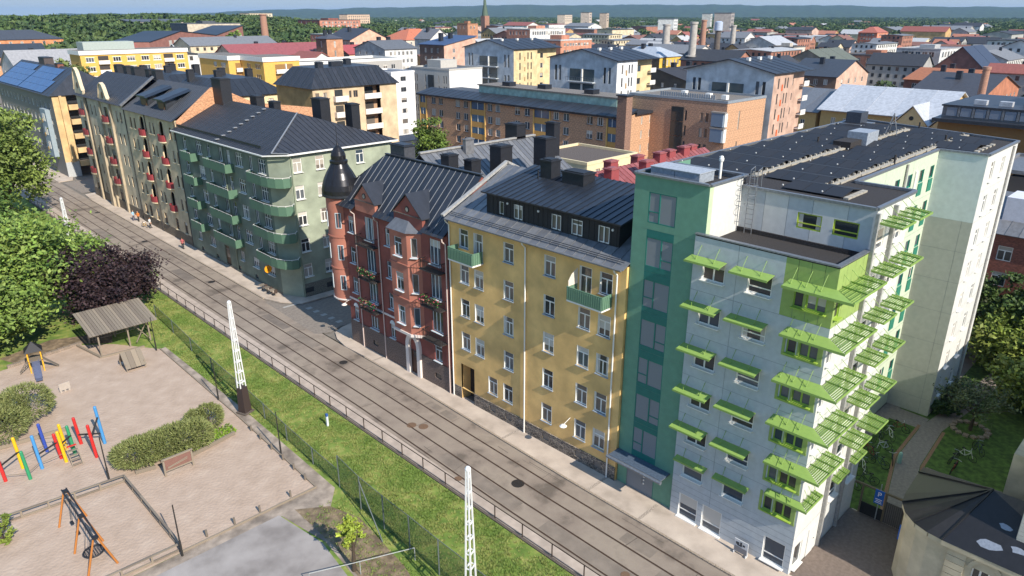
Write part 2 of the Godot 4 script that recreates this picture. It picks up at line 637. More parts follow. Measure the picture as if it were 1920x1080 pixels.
	for q in holes:
		var s := Shape.new()
		s.lathe(Vector3(q[0] + drift(q[1]), 0, q[1]), [[q[2], 0.0], [q[2], 0.014], [q[2] * 0.85, 0.018], [0.0, 0.018]], 16)
		tag(make(self, "manhole_cover", s, q[3]), q[4], "manhole cover")
	park_ground()
	garden_ground()

func park_ground() -> void:
	var grass := paint("grass", Color(1, 1, 1), 0.95, "", 0.0)
	grass.albedo_texture = noise_tex("grass", 0.012, 0, 1, 6, 1024, [[0.2, rgb(88, 112, 44)], [0.42, rgb(106, 128, 52)], [0.6, rgb(122, 138, 62)], [0.78, rgb(148, 148, 82)], [0.92, rgb(98, 122, 48)]])
	grass.uv1_triplanar = true
	grass.uv1_world_triplanar = true
	grass.uv1_scale = Vector3.ONE * 0.05
	sheet("lawn", rect(-120, -420, 28.0, 70), -0.04, grass)
	var sand := paint("sand", Color(1, 1, 1), 0.97, "", 0.0)
	sand.albedo_texture = noise_tex("sand", 0.01, 0, 1, 6, 1024, [[0.12, rgb(168, 147, 129)], [0.4, rgb(175, 154, 136)], [0.6, rgb(178, 157, 139)], [0.85, rgb(184, 164, 146)]])
	sand.uv1_triplanar = true
	sand.uv1_world_triplanar = true
	sand.uv1_scale = Vector3.ONE * 0.05
	sand.normal_enabled = true
	var nt := NoiseTexture2D.new()
	var fn := FastNoiseLite.new()
	fn.seed = 3
	fn.frequency = 0.12
	fn.fractal_octaves = 4
	nt.noise = fn
	nt.seamless = true
	nt.as_normal_map = true
	nt.bump_strength = 3.0
	sand.normal_texture = nt
	sand.normal_scale = 0.25
	sheet("sand_yard", [[-10.0, -42.2], [21.0, -42.2], [21.4, -57.0], [21.6, -74.8], [18.5, -79.6], [15.7, -81.9], [9.3, -80.8], [-10.0, -78.0]], 0.0, sand)
	var path := paint("path", rgb(178, 162, 146), 0.97, "blotch", 0.12)
	sheet("gravel_path", [[-10.0, -42.2], [-10.0, -41.0], [17.6, -41.0], [18.4, -36.5], [17.6, -28.0], [18.8, -28.0], [19.6, -36.0], [20.6, -39.5], [22.0, -41.2], [22.1, -46.0], [22.3, -58.0], [22.2, -75.0], [21.6, -74.8], [21.4, -57.0], [21.0, -42.2]], -0.02, path)
	var court := paint("court", Color(1, 1, 1), 0.95, "", 0.0)
	court.albedo_texture = noise_tex("court", 0.006, 0, 1, 6, 512, [[0.15, rgb(128, 121, 116)], [0.5, rgb(150, 143, 138)], [0.85, rgb(164, 157, 152)]])
	court.uv1_triplanar = true
	court.uv1_world_triplanar = true
	court.uv1_scale = Vector3.ONE * 0.07
	sheet("asphalt_court", [[-10.0, -41.2], [17.5, -41.2], [18.2, -36.6], [17.4, -30.0], [16.6, 10.0], [-10.0, 10.0]], -0.01, court)
	var dry := paint("dry_earth", rgb(150, 130, 104), 0.97, "blotch", 0.25)
	sheet("bare_earth", [[18.6, -41.0], [20.6, -39.6], [21.4, -37.0], [20.8, -31.0], [19.8, -27.0], [17.6, -27.0], [18.6, -36.0]], -0.012, dry)
	sheet("bare_earth", [[10.0, -81.4], [15.7, -82.4], [18.5, -80.0], [19.5, -83.0], [14.0, -85.5], [9.0, -84.0]], -0.02, dry)

func garden_ground() -> void:
	var dark := paint("drive", rgb(124, 110, 100), 0.9, "soft", 0.3)
	sheet("driveway", [[37.5, -13.35], [46.8, -13.35], [46.8, -8.8], [43.0, -8.5], [40.9, -6.5], [40.6, -2.0], [37.5, -2.0]], 0.128, dark)
	var lawn := paint("garden_lawn", rgb(84, 112, 42), 0.97, "blotch", 0.4)
	sheet("garden_lawn", [[47.0, -17.0], [64.4, -17.0], [64.4, -13.7], [73.0, -13.7], [96.0, -14.0], [96.0, 12.0], [47.0, 12.0]], 0.02, lawn)
	var path := paint("garden_path", rgb(138, 128, 120), 0.95, "soft", 0.3)
	sheet("garden_path", [[46.9, -11.2], [56.0, -13.3], [62.4, -13.5], [70.0, -12.6], [84.0, -11.6], [84.0, -10.2], [69.0, -11.2], [62.6, -12.0], [56.0, -11.6], [46.9, -9.5]], 0.028, path)
	sheet("garden_path", rect(48.5, -17.0, 64.4, -15.9), 0.028, path)
	sheet("garden_path", [[61.8, -16.2], [64.2, -16.2], [64.0, -13.4], [61.8, -13.4]], 0.032, path)
	var edge := paint("edging", rgb(168, 128, 98), 0.9, "rough", 0.5)
	sheet("path_edging", [[47.0, -11.5], [56.0, -13.6], [62.4, -13.8], [62.4, -13.55], [56.0, -13.35], [47.0, -11.25]], 0.036, edge)
	sheet("path_edging", [[47.0, -9.45], [56.0, -11.55], [62.6, -11.95], [62.6, -11.7], [56.0, -11.3], [47.0, -9.2]], 0.036, edge)

func _ready() -> void:
	rng.seed = 20240611
	var cam := Camera3D.new()
	cam.name = "camera"
	cam.position = Vector3(0, 33, 0)
	cam.rotation_degrees = Vector3(-20.88, -44.5, 0)
	cam.fov = 43.6
	cam.near = 0.3
	cam.far = 20000.0
	add_child(cam)
	cam.current = true
	var env := Environment.new()
	env.background_mode = Environment.BG_SKY
	var sky := Sky.new()
	var sm := ProceduralSkyMaterial.new()
	sm.sky_top_color = rgb(112, 150, 196)
	sm.sky_horizon_color = rgb(158, 172, 182)
	sm.sky_curve = 0.12
	sm.ground_bottom_color = rgb(120, 118, 108)
	sm.ground_horizon_color = rgb(176, 192, 202)
	sm.sun_angle_max = 1.0
	sky.sky_material = sm
	env.sky = sky
	env.background_energy_multiplier = 1.05
	env.tonemap_mode = Environment.TONE_MAPPER_LINEAR
	env.tonemap_exposure = 1.38
	env.fog_enabled = true
	env.fog_density = 0.00005
	env.fog_light_color = rgb(132, 170, 214)
	env.sdfgi_enabled = true
	env.ssao_enabled = true
	env.ssil_enabled = true
	var we := WorldEnvironment.new()
	we.name = "world_environment"
	we.environment = env
	add_child(we)
	var sun := DirectionalLight3D.new()
	sun.name = "sun"
	var el := deg_to_rad(36.3)
	var az := deg_to_rad(6.0)
	var dir := Vector3(sin(az) * cos(el), -sin(el), -cos(az) * cos(el))   # where the light goes
	sun.look_at_from_position(Vector3.ZERO, dir, Vector3.UP)
	sun.light_color = Color(1.0, 0.965, 0.91)
	sun.light_energy = 1.5
	sun.light_angular_distance = 0.5
	sun.shadow_enabled = true
	add_child(sun)
	ground()

	shade_house()
	yellow_house()
	red_house()
	green_house()
	beige_house_a()
	beige_house_b()
	corner_house()
	street_things()
	playground()
	park_trees()
	garden_things()
	garden_trees()
	beige_block()
	hotel()
	brick_block()
	towers()
	yellow_blocks()
	courtyard()
	right_side()
	midtown()
	stacks()
	far_houses()
	far_country()
	grass_tufts()

# ------------------------------------------------------------------ white block with lime sunshades and solar roof
# facade of separate panels: cols and rows are joint positions, list as in facade()
func panelled(parent: Node, o: Vector3, u: Vector3, cols: Array, rows: Array, list: Array, mat: Array, frame: Material, gap: Material, sill: Material, depth := 0.14, tones := [0, 1, 5, 4]) -> void:
	var nn := u.cross(Vector3.UP)
	var holes := []
	for q in list:
		holes.append([q[0] - q[2] / 2, q[1] - q[3] / 2, q[2], q[3]])
	var back := Shape.new()
	var g := 0.01
	for i in cols.size() - 1:
		for j in rows.size() - 1:
			var u0: float = cols[i] + (g if i > 0 else 0.0)
			var u1: float = cols[i + 1] - (g if i < cols.size() - 2 else 0.0)
			var v0: float = rows[j] + g
			var v1: float = rows[j + 1] - (g if j < rows.size() - 2 else 0.0)
			var cut := []
			for q in holes:
				var a0 := maxf(u0, q[0])
				var a1 := minf(u1, q[0] + q[2])
				var b0 := maxf(v0, q[1])
				var b1 := minf(v1, q[1] + q[3])
				if a1 > a0 + 0.002 and b1 > b0 + 0.002:
					cut.append([a0 - u0, b0 - v0, a1 - a0, b1 - b0])
			panel_pieces(parent, o + u * u0 + Vector3.UP * v0, u, u1 - u0, v1 - v0, cut, mat[(i * 3 + j * 5) % mat.size()])
	var w: float = cols[-1] - cols[0]
	var b := Shape.new()
	cells(b, o + u * cols[0] + Vector3.UP * rows[0] - nn * 0.025, u, w, rows[-1] - rows[0], holes.map(func(q): return [q[0] - cols[0], q[1] - rows[0], q[2], q[3]]))
	make(parent, "joint_backing", b, gap)
	var r := Shape.new()
	for q in holes:
		var a: Vector3 = o + u * q[0] + Vector3.UP * q[1]
		var bb: Vector3 = a + u * q[2]
		var c: Vector3 = bb + Vector3.UP * q[3]
		var d: Vector3 = a + Vector3.UP * q[3]
		var k := -nn * depth
		r.quad(a, bb, bb + k, a + k)
		r.quad(c, d, d + k, c + k)
		r.quad(bb, c, c + k, bb + k)
		r.quad(d, a, a + k, d + k)
	if not holes.is_empty():
		make(parent, "window_reveals", r, frame).set_meta("kind", "stuff")
	for q in list:
		win(parent, o + u * q[0] + Vector3.UP * q[1] - nn * (depth - 0.045), u, q[2], q[3], q[4], frame, tones[rng.randi() % tones.size()], sill)

# one panel, or its separate pieces where an opening runs right across it
func panel_pieces(parent: Node, o: Vector3, u: Vector3, w: float, h: float, cut: Array, mat: Material) -> void:
	for q in cut:
		if q[3] > h - 0.03:
			for side in [[0.0, q[0]], [q[0] + q[2], w]]:
				if side[1] - side[0] > 0.02:
					var c2 := []
					for e in cut:
						var a0 := maxf(e[0], side[0])
						var a1 := minf(e[0] + e[2], side[1])
						if a1 > a0 + 0.002:
							c2.append([a0 - side[0], e[1], a1 - a0, e[3]])
					panel_pieces(parent, o + u * side[0], u, side[1] - side[0], h, c2, mat)
			return
	for q in cut:
		if q[2] > w - 0.03:
			for side in [[0.0, q[1]], [q[1] + q[3], h]]:
				if side[1] - side[0] > 0.02:
					var c2 := []
					for e in cut:
						var a0 := maxf(e[1], side[0])
						var a1 := minf(e[1] + e[3], side[1])
						if a1 > a0 + 0.002:
							c2.append([e[0], a0 - side[0], e[2], a1 - a0])
					panel_pieces(parent, o + Vector3.UP * side[0], u, w, side[1] - side[0], c2, mat)
			return
	var s := Shape.new()
	cells(s, o, u, w, h, cut)
	if s.idx.size() > 0:
		make(parent, "facade_panel", s, mat)

func cells(s: Shape, o: Vector3, u: Vector3, w: float, h: float, holes: Array) -> void:
	var us := [0.0, w]
	var vs := [0.0, h]
	for q in holes:
		us.append_array([q[0], q[0] + q[2]])
		vs.append_array([q[1], q[1] + q[3]])
	us.sort()
	vs.sort()
	for i in us.size() - 1:
		if us[i + 1] - us[i] < 0.001:
			continue
		var mu: float = (us[i] + us[i + 1]) * 0.5
		for j in vs.size() - 1:
			if vs[j + 1] - vs[j] < 0.001:
				continue
			var mv: float = (vs[j] + vs[j + 1]) * 0.5
			var open := false
			for q in holes:
				if mu > q[0] and mu < q[0] + q[2] and mv > q[1] and mv < q[1] + q[3]:
					open = true
					break
			if not open:
				var a: Vector3 = o + u * us[i] + Vector3.UP * vs[j]
				var b: Vector3 = o + u * us[i + 1] + Vector3.UP * vs[j]
				var up: Vector3 = Vector3.UP * (vs[j + 1] - vs[j])
				s.quad(a, b, b + up, a + up)

func rods(o: Node, pts: Array, mat: Material) -> void:   # pairs of points
	var s := Shape.new()
	for p in pts:
		s.tube(p[0], p[1], 0.018, 0.018, 5)
		s.tube(p[0] - Vector3(0, 0.05, 0), p[0] + Vector3(0, 0.22, 0), 0.022, 0.022, 5)
	make(o, "stay_rods", s, mat).set_meta("kind", "stuff")

func front_shade(parent: Node, z0: float, z1: float, y: float, lime: Material, out := 0.92) -> void:
	var o := node(parent, "sunshade", Vector3(37.4, y, (z0 + z1) / 2))
	var l := (z1 - z0) / 2
	var s := Shape.new()
	s.prism(PackedVector3Array([Vector3(-0.06, 0.14, -l), Vector3(-0.06, 0.14, l), Vector3(-out, 0.0, l), Vector3(-out, 0.0, -l)]), Vector3(0, -0.03, 0))
	make(o, "plate", s, lime)
	var f := Shape.new()
	f.span(Vector3(-out - 0.03, -0.1, -l), Vector3(-out, 0.03, l))
	make(o, "front_edge", f, lime)
	rods(o, [[Vector3(-out * 0.62, 0.06, -l * 0.5), Vector3(0.0, 0.85, -l * 0.5)], [Vector3(-out * 0.62, 0.06, l * 0.5), Vector3(0.0, 0.85, l * 0.5)]], lime)

# louvred shade on the sunny side: slats run along x, bars along z
func side_shade(parent: Node, x0: float, x1: float, y: float, lime: Material, out := 1.35, mitre := 0.0, bars := 2) -> void:
	var o := node(parent, "sunshade", Vector3((x0 + x1) / 2, y, -13.4))
	var l := (x1 - x0) / 2
	var s := Shape.new()
	var n := maxi(4, roundi(out / 0.135))
	for k in n:
		var t := (k + 0.5) / n
		var z := 0.08 + t * (out - 0.1)
		var xa := -l - mitre * t
		s.box_t(Transform3D(Basis(Vector3.RIGHT, -0.35), Vector3((xa + l) / 2, 0.1 - 0.1 * t, z)), Vector3(l - xa, 0.02, 0.112))
	make(o, "louvre_slats", s, lime).set_meta("kind", "stuff")
	var f := Shape.new()
	f.span(Vector3(-l - mitre, -0.07, out - 0.02), Vector3(l, 0.06, out + 0.02))
	f.bar(Vector3(l, 0.08, 0.04), Vector3(l, -0.01, out), 0.04, 0.12)
	if mitre == 0.0:
		f.bar(Vector3(-l, 0.08, 0.04), Vector3(-l, -0.01, out), 0.04, 0.12)
	make(o, "edge_frame", f, lime)
	var pairs := []
	for k in bars:
		var x := lerpf(-l, l, (k + 0.6) / (bars + 0.2))
		var b := Shape.new()
		b.bar(Vector3(x, 0.16, 0.03), Vector3(x, 0.07, out), 0.07, 0.07)
		make(o, "bar", b, paint("lime_dark", rgb(92, 128, 48), 0.5, "", 1.0))
		pairs.append([Vector3(x, 0.13, out * 0.6), Vector3(x, 0.85, 0.0)])
	rods(o, pairs, lime)

func corner_shade(parent: Node, y: float, z0: float, x1: float, out: float, lime: Material) -> void:
	var o := node(parent, "sunshade", Vector3(37.4, y, -13.4))
	var zl := z0 + 13.4
	var s := Shape.new()
	s.prism(PackedVector3Array([Vector3(-0.06, 0.14, zl), Vector3(0.0, 0.14, 0.06), Vector3(-out, 0.0, out * 1.25), Vector3(-out, 0.0, zl)]), Vector3(0, -0.03, 0))
	make(o, "plate", s, lime)
	var f := Shape.new()
	f.span(Vector3(-out - 0.03, -0.12, zl), Vector3(-out, 0.03, out * 1.25 + 0.03))
	make(o, "front_edge", f, lime)
	var pairs := []
	for t in [0.12, 0.45, 0.78]:
		pairs.append([Vector3(-out * 0.6, 0.07, zl * (1 - t)), Vector3(0.0, 0.85, zl * (1 - t))])
	rods(o, pairs, lime)
	# folded stiffeners on the plate
	for t in [0.28, 0.62]:
		var r := Shape.new()
		r.bar(Vector3(-0.08, 0.15, zl * (1 - t)), Vector3(-out + 0.02, 0.02, zl * (1 - t - 0.1)), 0.03, 0.04)
		make(o, "stiffener", r, lime)
	side_shade(parent, 37.45, x1, y, lime, out * 1.25, out, 3)

func shade_house() -> void:
	var b := thing("apartment_building", "white and green apartment block with lime sunshades and black solar roof", "building", Vector3.ZERO)
	var white := paint("panel_white", rgb(212, 211, 206), 0.75, "plaster", 0.3)
	var white2 := paint("panel_white_b", rgb(207, 207, 203), 0.75, "plaster", 0.22)
	var grey := paint("panel_grey", rgb(188, 193, 196), 0.75, "plaster", 0.3)
	var gap := flat("joint_dark", rgb(128, 132, 136), 0.9)
	var lime := paint("lime", rgb(138, 168, 86), 0.5, "plaster", 0.5)
	var limewall := paint("lime_wall", rgb(150, 172, 96), 0.7, "plaster", 0.3)
	var wf := flat("frame_white", rgb(232, 230, 224), 0.5)
	var metal := paint("flashing", rgb(142, 146, 152), 0.45, "metal", 0.4, 0.5)
	var felt := paint("felt", rgb(64, 60, 60), 0.95, "rough", 0.35)
	# ---- street front
	var o := Vector3(37.4, 0.0, -22.15)
	var list := []
	for y in [18.4, 15.5, 12.5, 9.6, 6.85]:
		list.append([1.45, y, 1.5, 1.25, "two"])
		list.append([4.45, y, 1.5, 1.25, "wide"])
	for u in [1.45, 4.45]:
		list.append([u, 4.1, 1.5, 1.15, "one"])
	list.append([1.37, 1.1, 1.45, 1.85, "wide"])
	list.append([3.2, 1.1, 1.45, 1.85, "wide"])
	var rows := [0.0, 0.55, 1.0, 1.45, 1.9, 2.35, 2.8, 3.3, 5.6, 8.2, 11.05, 13.95, 16.95, 20.4]
	panelled(b, o, Vector3(0, 0, 1), [0.0, 2.95, 5.82], rows, list, [grey, grey, paint("panel_grey_b", rgb(184, 190, 194), 0.75, "plaster", 0.2)], wf, gap, wf)
	var right := [[7.64, 1.2, 1.44, 1.7, "wide"]]
	panelled(b, o + Vector3(0, 0, 5.82), Vector3(0, 0, 1), [0.0, 2.93], rows.slice(0, 8) , [[1.82, 1.2, 1.44, 1.75, "wide"]], [grey], wf, gap, wf)
	# the corner windows sit in lime surrounds
	var limef := flat("frame_lime", rgb(156, 186, 74), 0.5)
	var clist := []
	for y in [15.4, 12.5, 9.6, 6.8, 4.55]:
		clist.append([0.98, y - 3.3, 0.55, 1.15, "one"])
		clist.append([1.98, y - 3.3, 1.15, 1.15, "two"])
	panelled(b, o + Vector3(0, 3.3, 5.82), Vector3(0, 0, 1), [0.0, 2.93], [0.0, 2.3, 4.9, 7.75, 10.65, 13.65], clist, [grey], limef, gap, limef)
	panelled(b, o + Vector3(0, 16.95, 5.82), Vector3(0, 0, 1), [0.0, 0.73, 1.46, 2.2, 2.93], [0.0, 3.45], [[0.98, 1.33, 0.55, 1.2, "one"], [1.98, 1.33, 1.15, 1.2, "two"]], [limewall], limef, gap, limef)
	for y in [15.4, 12.5, 9.6, 6.8, 4.55]:
		for q in [[6.35, 0.16], [7.22, 0.12], [8.46, 0.28]]:
			cube(b, "lime_jamb", o + Vector3(-0.02, y, q[0]), Vector3(0.05, 1.35, q[1]), limewall)
		cube(b, "lime_apron", o + Vector3(-0.02, y - 0.72, 7.45), Vector3(0.05, 0.16, 2.35), limewall)
	# ---- sunny side
	var so := Vector3(37.4, 0.0, -13.4)
	var sl := []
	for y in [20.95, 18.05, 15.2, 12.4, 9.5, 6.7, 3.9]:
		if y < 20:
			sl.append([5.25, y, 1.25, 1.3, "wide"])
			sl.append([8.0, y, 1.25, 1.3, "two"])
	for y in [18.05, 15.2, 12.4, 9.5]:
		sl.append([0.55, y, 0.6, 1.2, "one"])
	sl.append([0.95, 1.15, 1.1, 1.7, "one"])
	panelled(b, so, Vector3(1, 0, 0), [0.0, 4.1, 6.8, 9.6], [0.0, 2.8, 5.6, 8.2, 11.05, 13.95, 16.95], sl.filter(func(q): return q[1] < 16.5), [white, white2], wf, gap, wf)
	panelled(b, so + Vector3(0, 16.95, 0), Vector3(1, 0, 0), [0.0, 1.1, 2.2, 3.3, 4.1], [0.0, 3.45], [[0.55, 1.1, 0.6, 1.2, "one"]], [limewall], limef, gap, limef)
	panelled(b, so + Vector3(4.1, 16.95, 0), Vector3(1, 0, 0), [0.0, 2.7, 5.5], [0.0, 2.9, 5.85], [[1.15, 1.1, 1.25, 1.3, "wide"], [3.9, 1.1, 1.25, 1.3, "two"], [1.15, 4.0, 1.25, 1.3, "wide"], [3.9, 4.0, 1.25, 1.3, "two"]], [white, white2], wf, gap, wf)
	# door in the side wall by the passage
	var dr := node(b, "door", Vector3(40.15, 1.2, -13.37))
	cube(dr, "leaf", Vector3(0, 0, 0), Vector3(0.95, 2.1, 0.06), flat("door_white", rgb(216, 214, 208), 0.5))
	cube(dr, "handle", Vector3(0.36, 0, 0.05), Vector3(0.12, 0.03, 0.05), metal)
	# end of the sunny block, facing away from the street, down to the garden wall
	wall(b, "wall", Vector3(47.0, 0, -13.4), Vector3(0, 0, -1), 3.65, 22.8, [], white)
	# downpipes boxed in grey
	for x in [41.35, 44.1]:
		var top := 22.7
		cube(b, "downpipe", Vector3(x, top / 2, -13.28), Vector3(0.22, top, 0.2), paint("pipe_grey", rgb(166, 164, 160), 0.5, "metal", 0.4))
	# ---- terrace on the lower block
	boxes(b, "terrace_roof", Vector3(37.52, 19.8, -22.03), Vector3(41.5, 20.02, -13.52), felt)
	for q in [[Vector3(37.42, 20.0, -22.13), Vector3(37.62, 20.48, -13.42)], [Vector3(37.62, 20.0, -13.62), Vector3(41.5, 20.48, -13.42)], [Vector3(37.62, 20.0, -22.13), Vector3(37.72, 20.5, -21.95)]]:
		boxes(b, "parapet", q[0], q[1], felt)
	boxes(b, "parapet_cap", Vector3(37.34, 20.48, -22.17), Vector3(37.66, 20.56, -13.36), metal)
	boxes(b, "parapet_cap", Vector3(37.66, 20.48, -13.66), Vector3(41.5, 20.56, -13.36), metal)
	boxes(b, "upstand", Vector3(41.36, 20.02, -21.6), Vector3(41.49, 20.3, -13.62), felt)
	# ---- set-back top storey
	var yl := flat("frame_yellow_green", rgb(170, 188, 66), 0.5)
	panelled(b, Vector3(41.5, 20.0, -21.6), Vector3(0, 0, 1), [0.0, 1.6, 3.1, 4.6, 6.65, 8.2], [0.0, 2.85], [[4.5, 1.44, 1.48, 0.95, "one"], [6.65, 1.44, 1.46, 0.93, "one"]], [grey, white2], yl, gap, null, 0.12, [5, 0])
	for z in [-17.1, -14.95]:
		cube(b, "window_rail", Vector3(41.5, 21.3, z), Vector3(0.05, 0.06, 1.4), yl)
	# ---- roof of the main block
	var roof := [[41.5, -27.0], [41.5, -13.45], [47.0, -13.45], [47.7, -13.5], [47.7, -17.05], [64.45, -17.15], [64.45, -13.65], [73.5, -13.7], [78.0, -28.9], [44.0, -28.9], [44.0, -27.0]]
	var rs := Shape.new()
	var poly := PackedVector2Array()
	for p in roof:
		poly.append(Vector2(p[0], p[1]))
	var tr := Geometry2D.triangulate_polygon(poly)
	for k in range(0, tr.size(), 3):
		var a := Vector3(poly[tr[k]].x, 22.8, poly[tr[k]].y)
		var bb := Vector3(poly[tr[k + 1]].x, 22.8, poly[tr[k + 1]].y)
		var c := Vector3(poly[tr[k + 2]].x, 22.8, poly[tr[k + 2]].y)
		if (bb - a).cross(c - a).y > 0:
			rs.tri(a, bb, c)
		else:
			rs.tri(a, c, bb)
	var main_roof := make(b, "roof", rs, felt)
	var cap := Shape.new()
	for k in roof.size():
		var p: Array = roof[k]
		var q: Array = roof[(k + 1) % roof.size()]
		cap.bar(Vector3(p[0], 22.9, p[1]), Vector3(q[0], 22.9, q[1]), 0.24, 0.16)
	make(b, "roof_edge", cap, metal)
	# rear and hidden walls
	wall(b, "wall", Vector3(78.0, 0, -28.9), Vector3(-1, 0, 0), 34.0, 22.85, [], white)
	var dv := Vector3(78.0 - 73.5, 0, -28.9 + 13.7)
	wall(b, "wall", Vector3(73.5, 0, -13.7), dv.normalized(), dv.length(), 22.85, [], white)
	# ---- pale green court wall
	var mint := paint("mint_wall", rgb(196, 207, 184), 0.75, "plaster", 0.3)
	var teal := paint("teal_panel", rgb(44, 124, 102), 0.55, "plaster", 0.5)
	var tf := flat("frame_teal", rgb(30, 128, 108), 0.5)
	var ml := []
	for y in [20.9, 18.05, 15.2, 12.35, 9.5, 6.65, 3.8]:
		for x in [50.2, 53.4, 55.9, 58.5, 61.15, 63.5]:
			ml.append([x - 47.7, y + 0.35, 0.95, 1.0, "one"])
	panelled(b, Vector3(47.7, 0, -17.1), Vector3(1, 0, 0), [0.0, 5.6, 11.2, 16.75], [0.0, 2.2, 5.1, 7.95, 10.8, 13.65, 16.5, 19.35, 22.85], ml, [mint], tf, gap, null)
	for y in [20.9, 18.05, 15.2, 12.35, 9.5, 6.65, 3.8]:
		for x in [50.2, 53.4, 55.9, 58.5, 61.15, 63.5]:
			cube(b, "spandrel", Vector3(x, y - 0.7, -17.07), Vector3(0.95, 1.0, 0.05), limewall if x == 58.5 else teal)
		cube(b, "white_strip", Vector3(59.75, y, -17.06), Vector3(0.5, 1.9, 0.08), white)
	pipe(b, [Vector3(57.2, 22.7, -17.0), Vector3(57.2, 0.1, -17.0)], 0.09, paint("pipe_grey", rgb(166, 164, 160), 0.5, "metal", 0.4))
	# ---- wing
	var wg := paint("wing_grey", rgb(178, 177, 166), 0.8, "plaster", 0.25)
	var wl := paint("wing_light", rgb(206, 214, 210), 0.8, "plaster", 0.25)
	panelled(b, Vector3(64.42, 0, -17.1), Vector3(0, 0, 1), [0.0, 2.65, 3.42], [0.0, 1.5, 4.0, 6.85, 9.7, 12.4, 15.0, 17.5], [], [wg], wf, gap, null)
	panelled(b, Vector3(64.42, 17.5, -17.1), Vector3(0, 0, 1), [0.0, 3.42], [0.0, 5.35], [], [wl], wf, gap, null)
	var wl2 := []
	for y in [21.35, 18.65, 15.85, 13.05, 10.3, 7.6, 4.9, 2.2]:
		for x in [2.05, 5.15]:
			wl2.append([x, y, 0.95, 1.55, "cross"])
	panelled(b, Vector3(64.42, 0, -13.68), Vector3(1, 0, 0), [0.0, 9.0], [0.0, 4.0, 6.85, 9.7, 12.4, 15.0, 17.5, 20.0, 22.85], wl2, [white2, white], wf, flat("joint_pale", rgb(188, 184, 178), 0.9), wf, 0.16, [3, 3, 2, 5])
	pipe(b, [Vector3(71.9, 22.7, -13.6), Vector3(71.9, 0.1, -13.6)], 0.1, paint("pipe_grey", rgb(166, 164, 160), 0.5, "metal", 0.4))
	# ---- stair tower
	var tg := paint("tower_green", rgb(104, 150, 128), 0.7, "plaster", 0.2)
	var tl := []
	var ys := [21.45, 18.5, 15.6, 12.75, 9.9, 7.05, 4.35]
	var t0 := Vector3(37.62, 0.0, -27.0)
	var holes := []
	for y in ys:
		holes.append([1.15, y - 1.0, 2.06, 2.0])
	holes.append([0.85, 0.1, 2.3, 2.1])
	var rowsT := [0.0, 2.9, 5.75, 8.6, 11.45, 14.3, 17.15, 20.0, 23.5]
	for j in rowsT.size() - 1:
		var cut := []
		var r0: float = rowsT[j] + 0.01
		var r1: float = rowsT[j + 1]
		for q in holes:
			var c0 := maxf(r0, q[1])
			var c1 := minf(r1, q[1] + q[3])
			if c1 > c0 + 0.002:
				cut.append([q[0], c0 - r0, q[2], c1 - c0])
		for side in [[0.0, 1.15], [1.15, 3.21], [3.21, 5.4]]:
			var c2 := []
			for q in cut:
				var a0 := maxf(q[0], side[0])
				var a1 := minf(q[0] + q[2], side[1])
				if a1 > a0 + 0.002:
					c2.append([a0 - side[0], q[1], a1 - a0, q[3]])
			panel_pieces(b, t0 + Vector3(0, r0, side[0]), Vector3(0, 0, 1), side[1] - side[0], r1 - r0, c2, tg if side[0] != 1.15 or r0 > 20.0 else paint("tower_teal", rgb(30, 112, 104), 0.55, "plaster", 0.3))
	boxes(b, "tower_core", Vector3(37.66, 0, -26.98), Vector3(37.68, 23.4, -21.62), gap)
	var teal_f := flat("frame_teal2", rgb(24, 116, 104), 0.5)
	for k in ys.size():
		var w := node(b, "window", t0 + Vector3(0.06, ys[k], 2.18))
		w.basis = Basis(Vector3(0, 0, 1), Vector3.UP, Vector3(-1, 0, 0))
		var f := Shape.new()
		f.span(Vector3(-1.03, -1.0, -0.03), Vector3(-0.97, 1.0, 0.05))
		f.span(Vector3(0.97, -1.0, -0.03), Vector3(1.03, 1.0, 0.05))
		f.span(Vector3(-0.97, 0.94, -0.03), Vector3(0.97, 1.0, 0.05))
		f.span(Vector3(-0.97, -1.0, -0.03), Vector3(0.97, -0.94, 0.05))
		var mx := -0.2 if k % 2 == 0 else 0.15
		f.span(Vector3(mx - 0.04, -0.94, -0.03), Vector3(mx + 0.04, 0.94, 0.06))
		if k % 2 == 0:
			f.span(Vector3(-0.97, -0.3, -0.03), Vector3(mx - 0.04, -0.24, 0.055))
		else:
			f.span(Vector3(mx + 0.04, -0.4, -0.03), Vector3(0.97, -0.34, 0.055))
		make(w, "frame", f, teal_f)
		cube(w, "pane", Vector3((mx - 1.0) / 2, 0, 0), Vector3(mx + 0.98, 1.96, 0.02), flat("glass_big", rgb(132, 124, 118), 0.04, 0.75))
		cube(w, "pane", Vector3((mx + 1.0) / 2, 0, 0), Vector3(0.98 - mx, 1.96, 0.02), flat("glass_big2", rgb(158, 148, 140), 0.04, 0.75))
	# tower sides and roof
	wall(b, "wall", Vector3(37.62, 16, -21.6), Vector3(1, 0, 0), 0.45, 7.5, [], paint("tower_pale", rgb(190, 208, 170), 0.7, "plaster", 0.3))
	wall(b, "wall", Vector3(38.07, 20, -21.6), Vector3(1, 0, 0), 3.45, 3.5, [], white)
	wall(b, "wall", Vector3(44.0, 0, -27.0), Vector3(-1, 0, 0), 6.38, 23.5, [], tg)
	wall(b, "wall", Vector3(41.9, 22.6, -21.6), Vector3(0, 0, -1), 5.4, 0.9, [], metal)
	boxes(b, "tower_roof", Vector3(37.7, 23.1, -26.9), Vector3(41.88, 23.2, -21.62), felt)
	var tc := Shape.new()
	for q in [[Vector3(37.62, 23.52, -27.0), Vector3(37.62, 23.52, -21.6)], [Vector3(37.62, 23.52, -21.6), Vector3(41.9, 23.52, -21.6)], [Vector3(41.9, 23.52, -21.6), Vector3(41.9, 23.52, -27.0)], [Vector3(41.9, 23.52, -27.0), Vector3(37.62, 23.52, -27.0)]]:
		tc.bar(q[0], q[1], 0.28, 0.12)
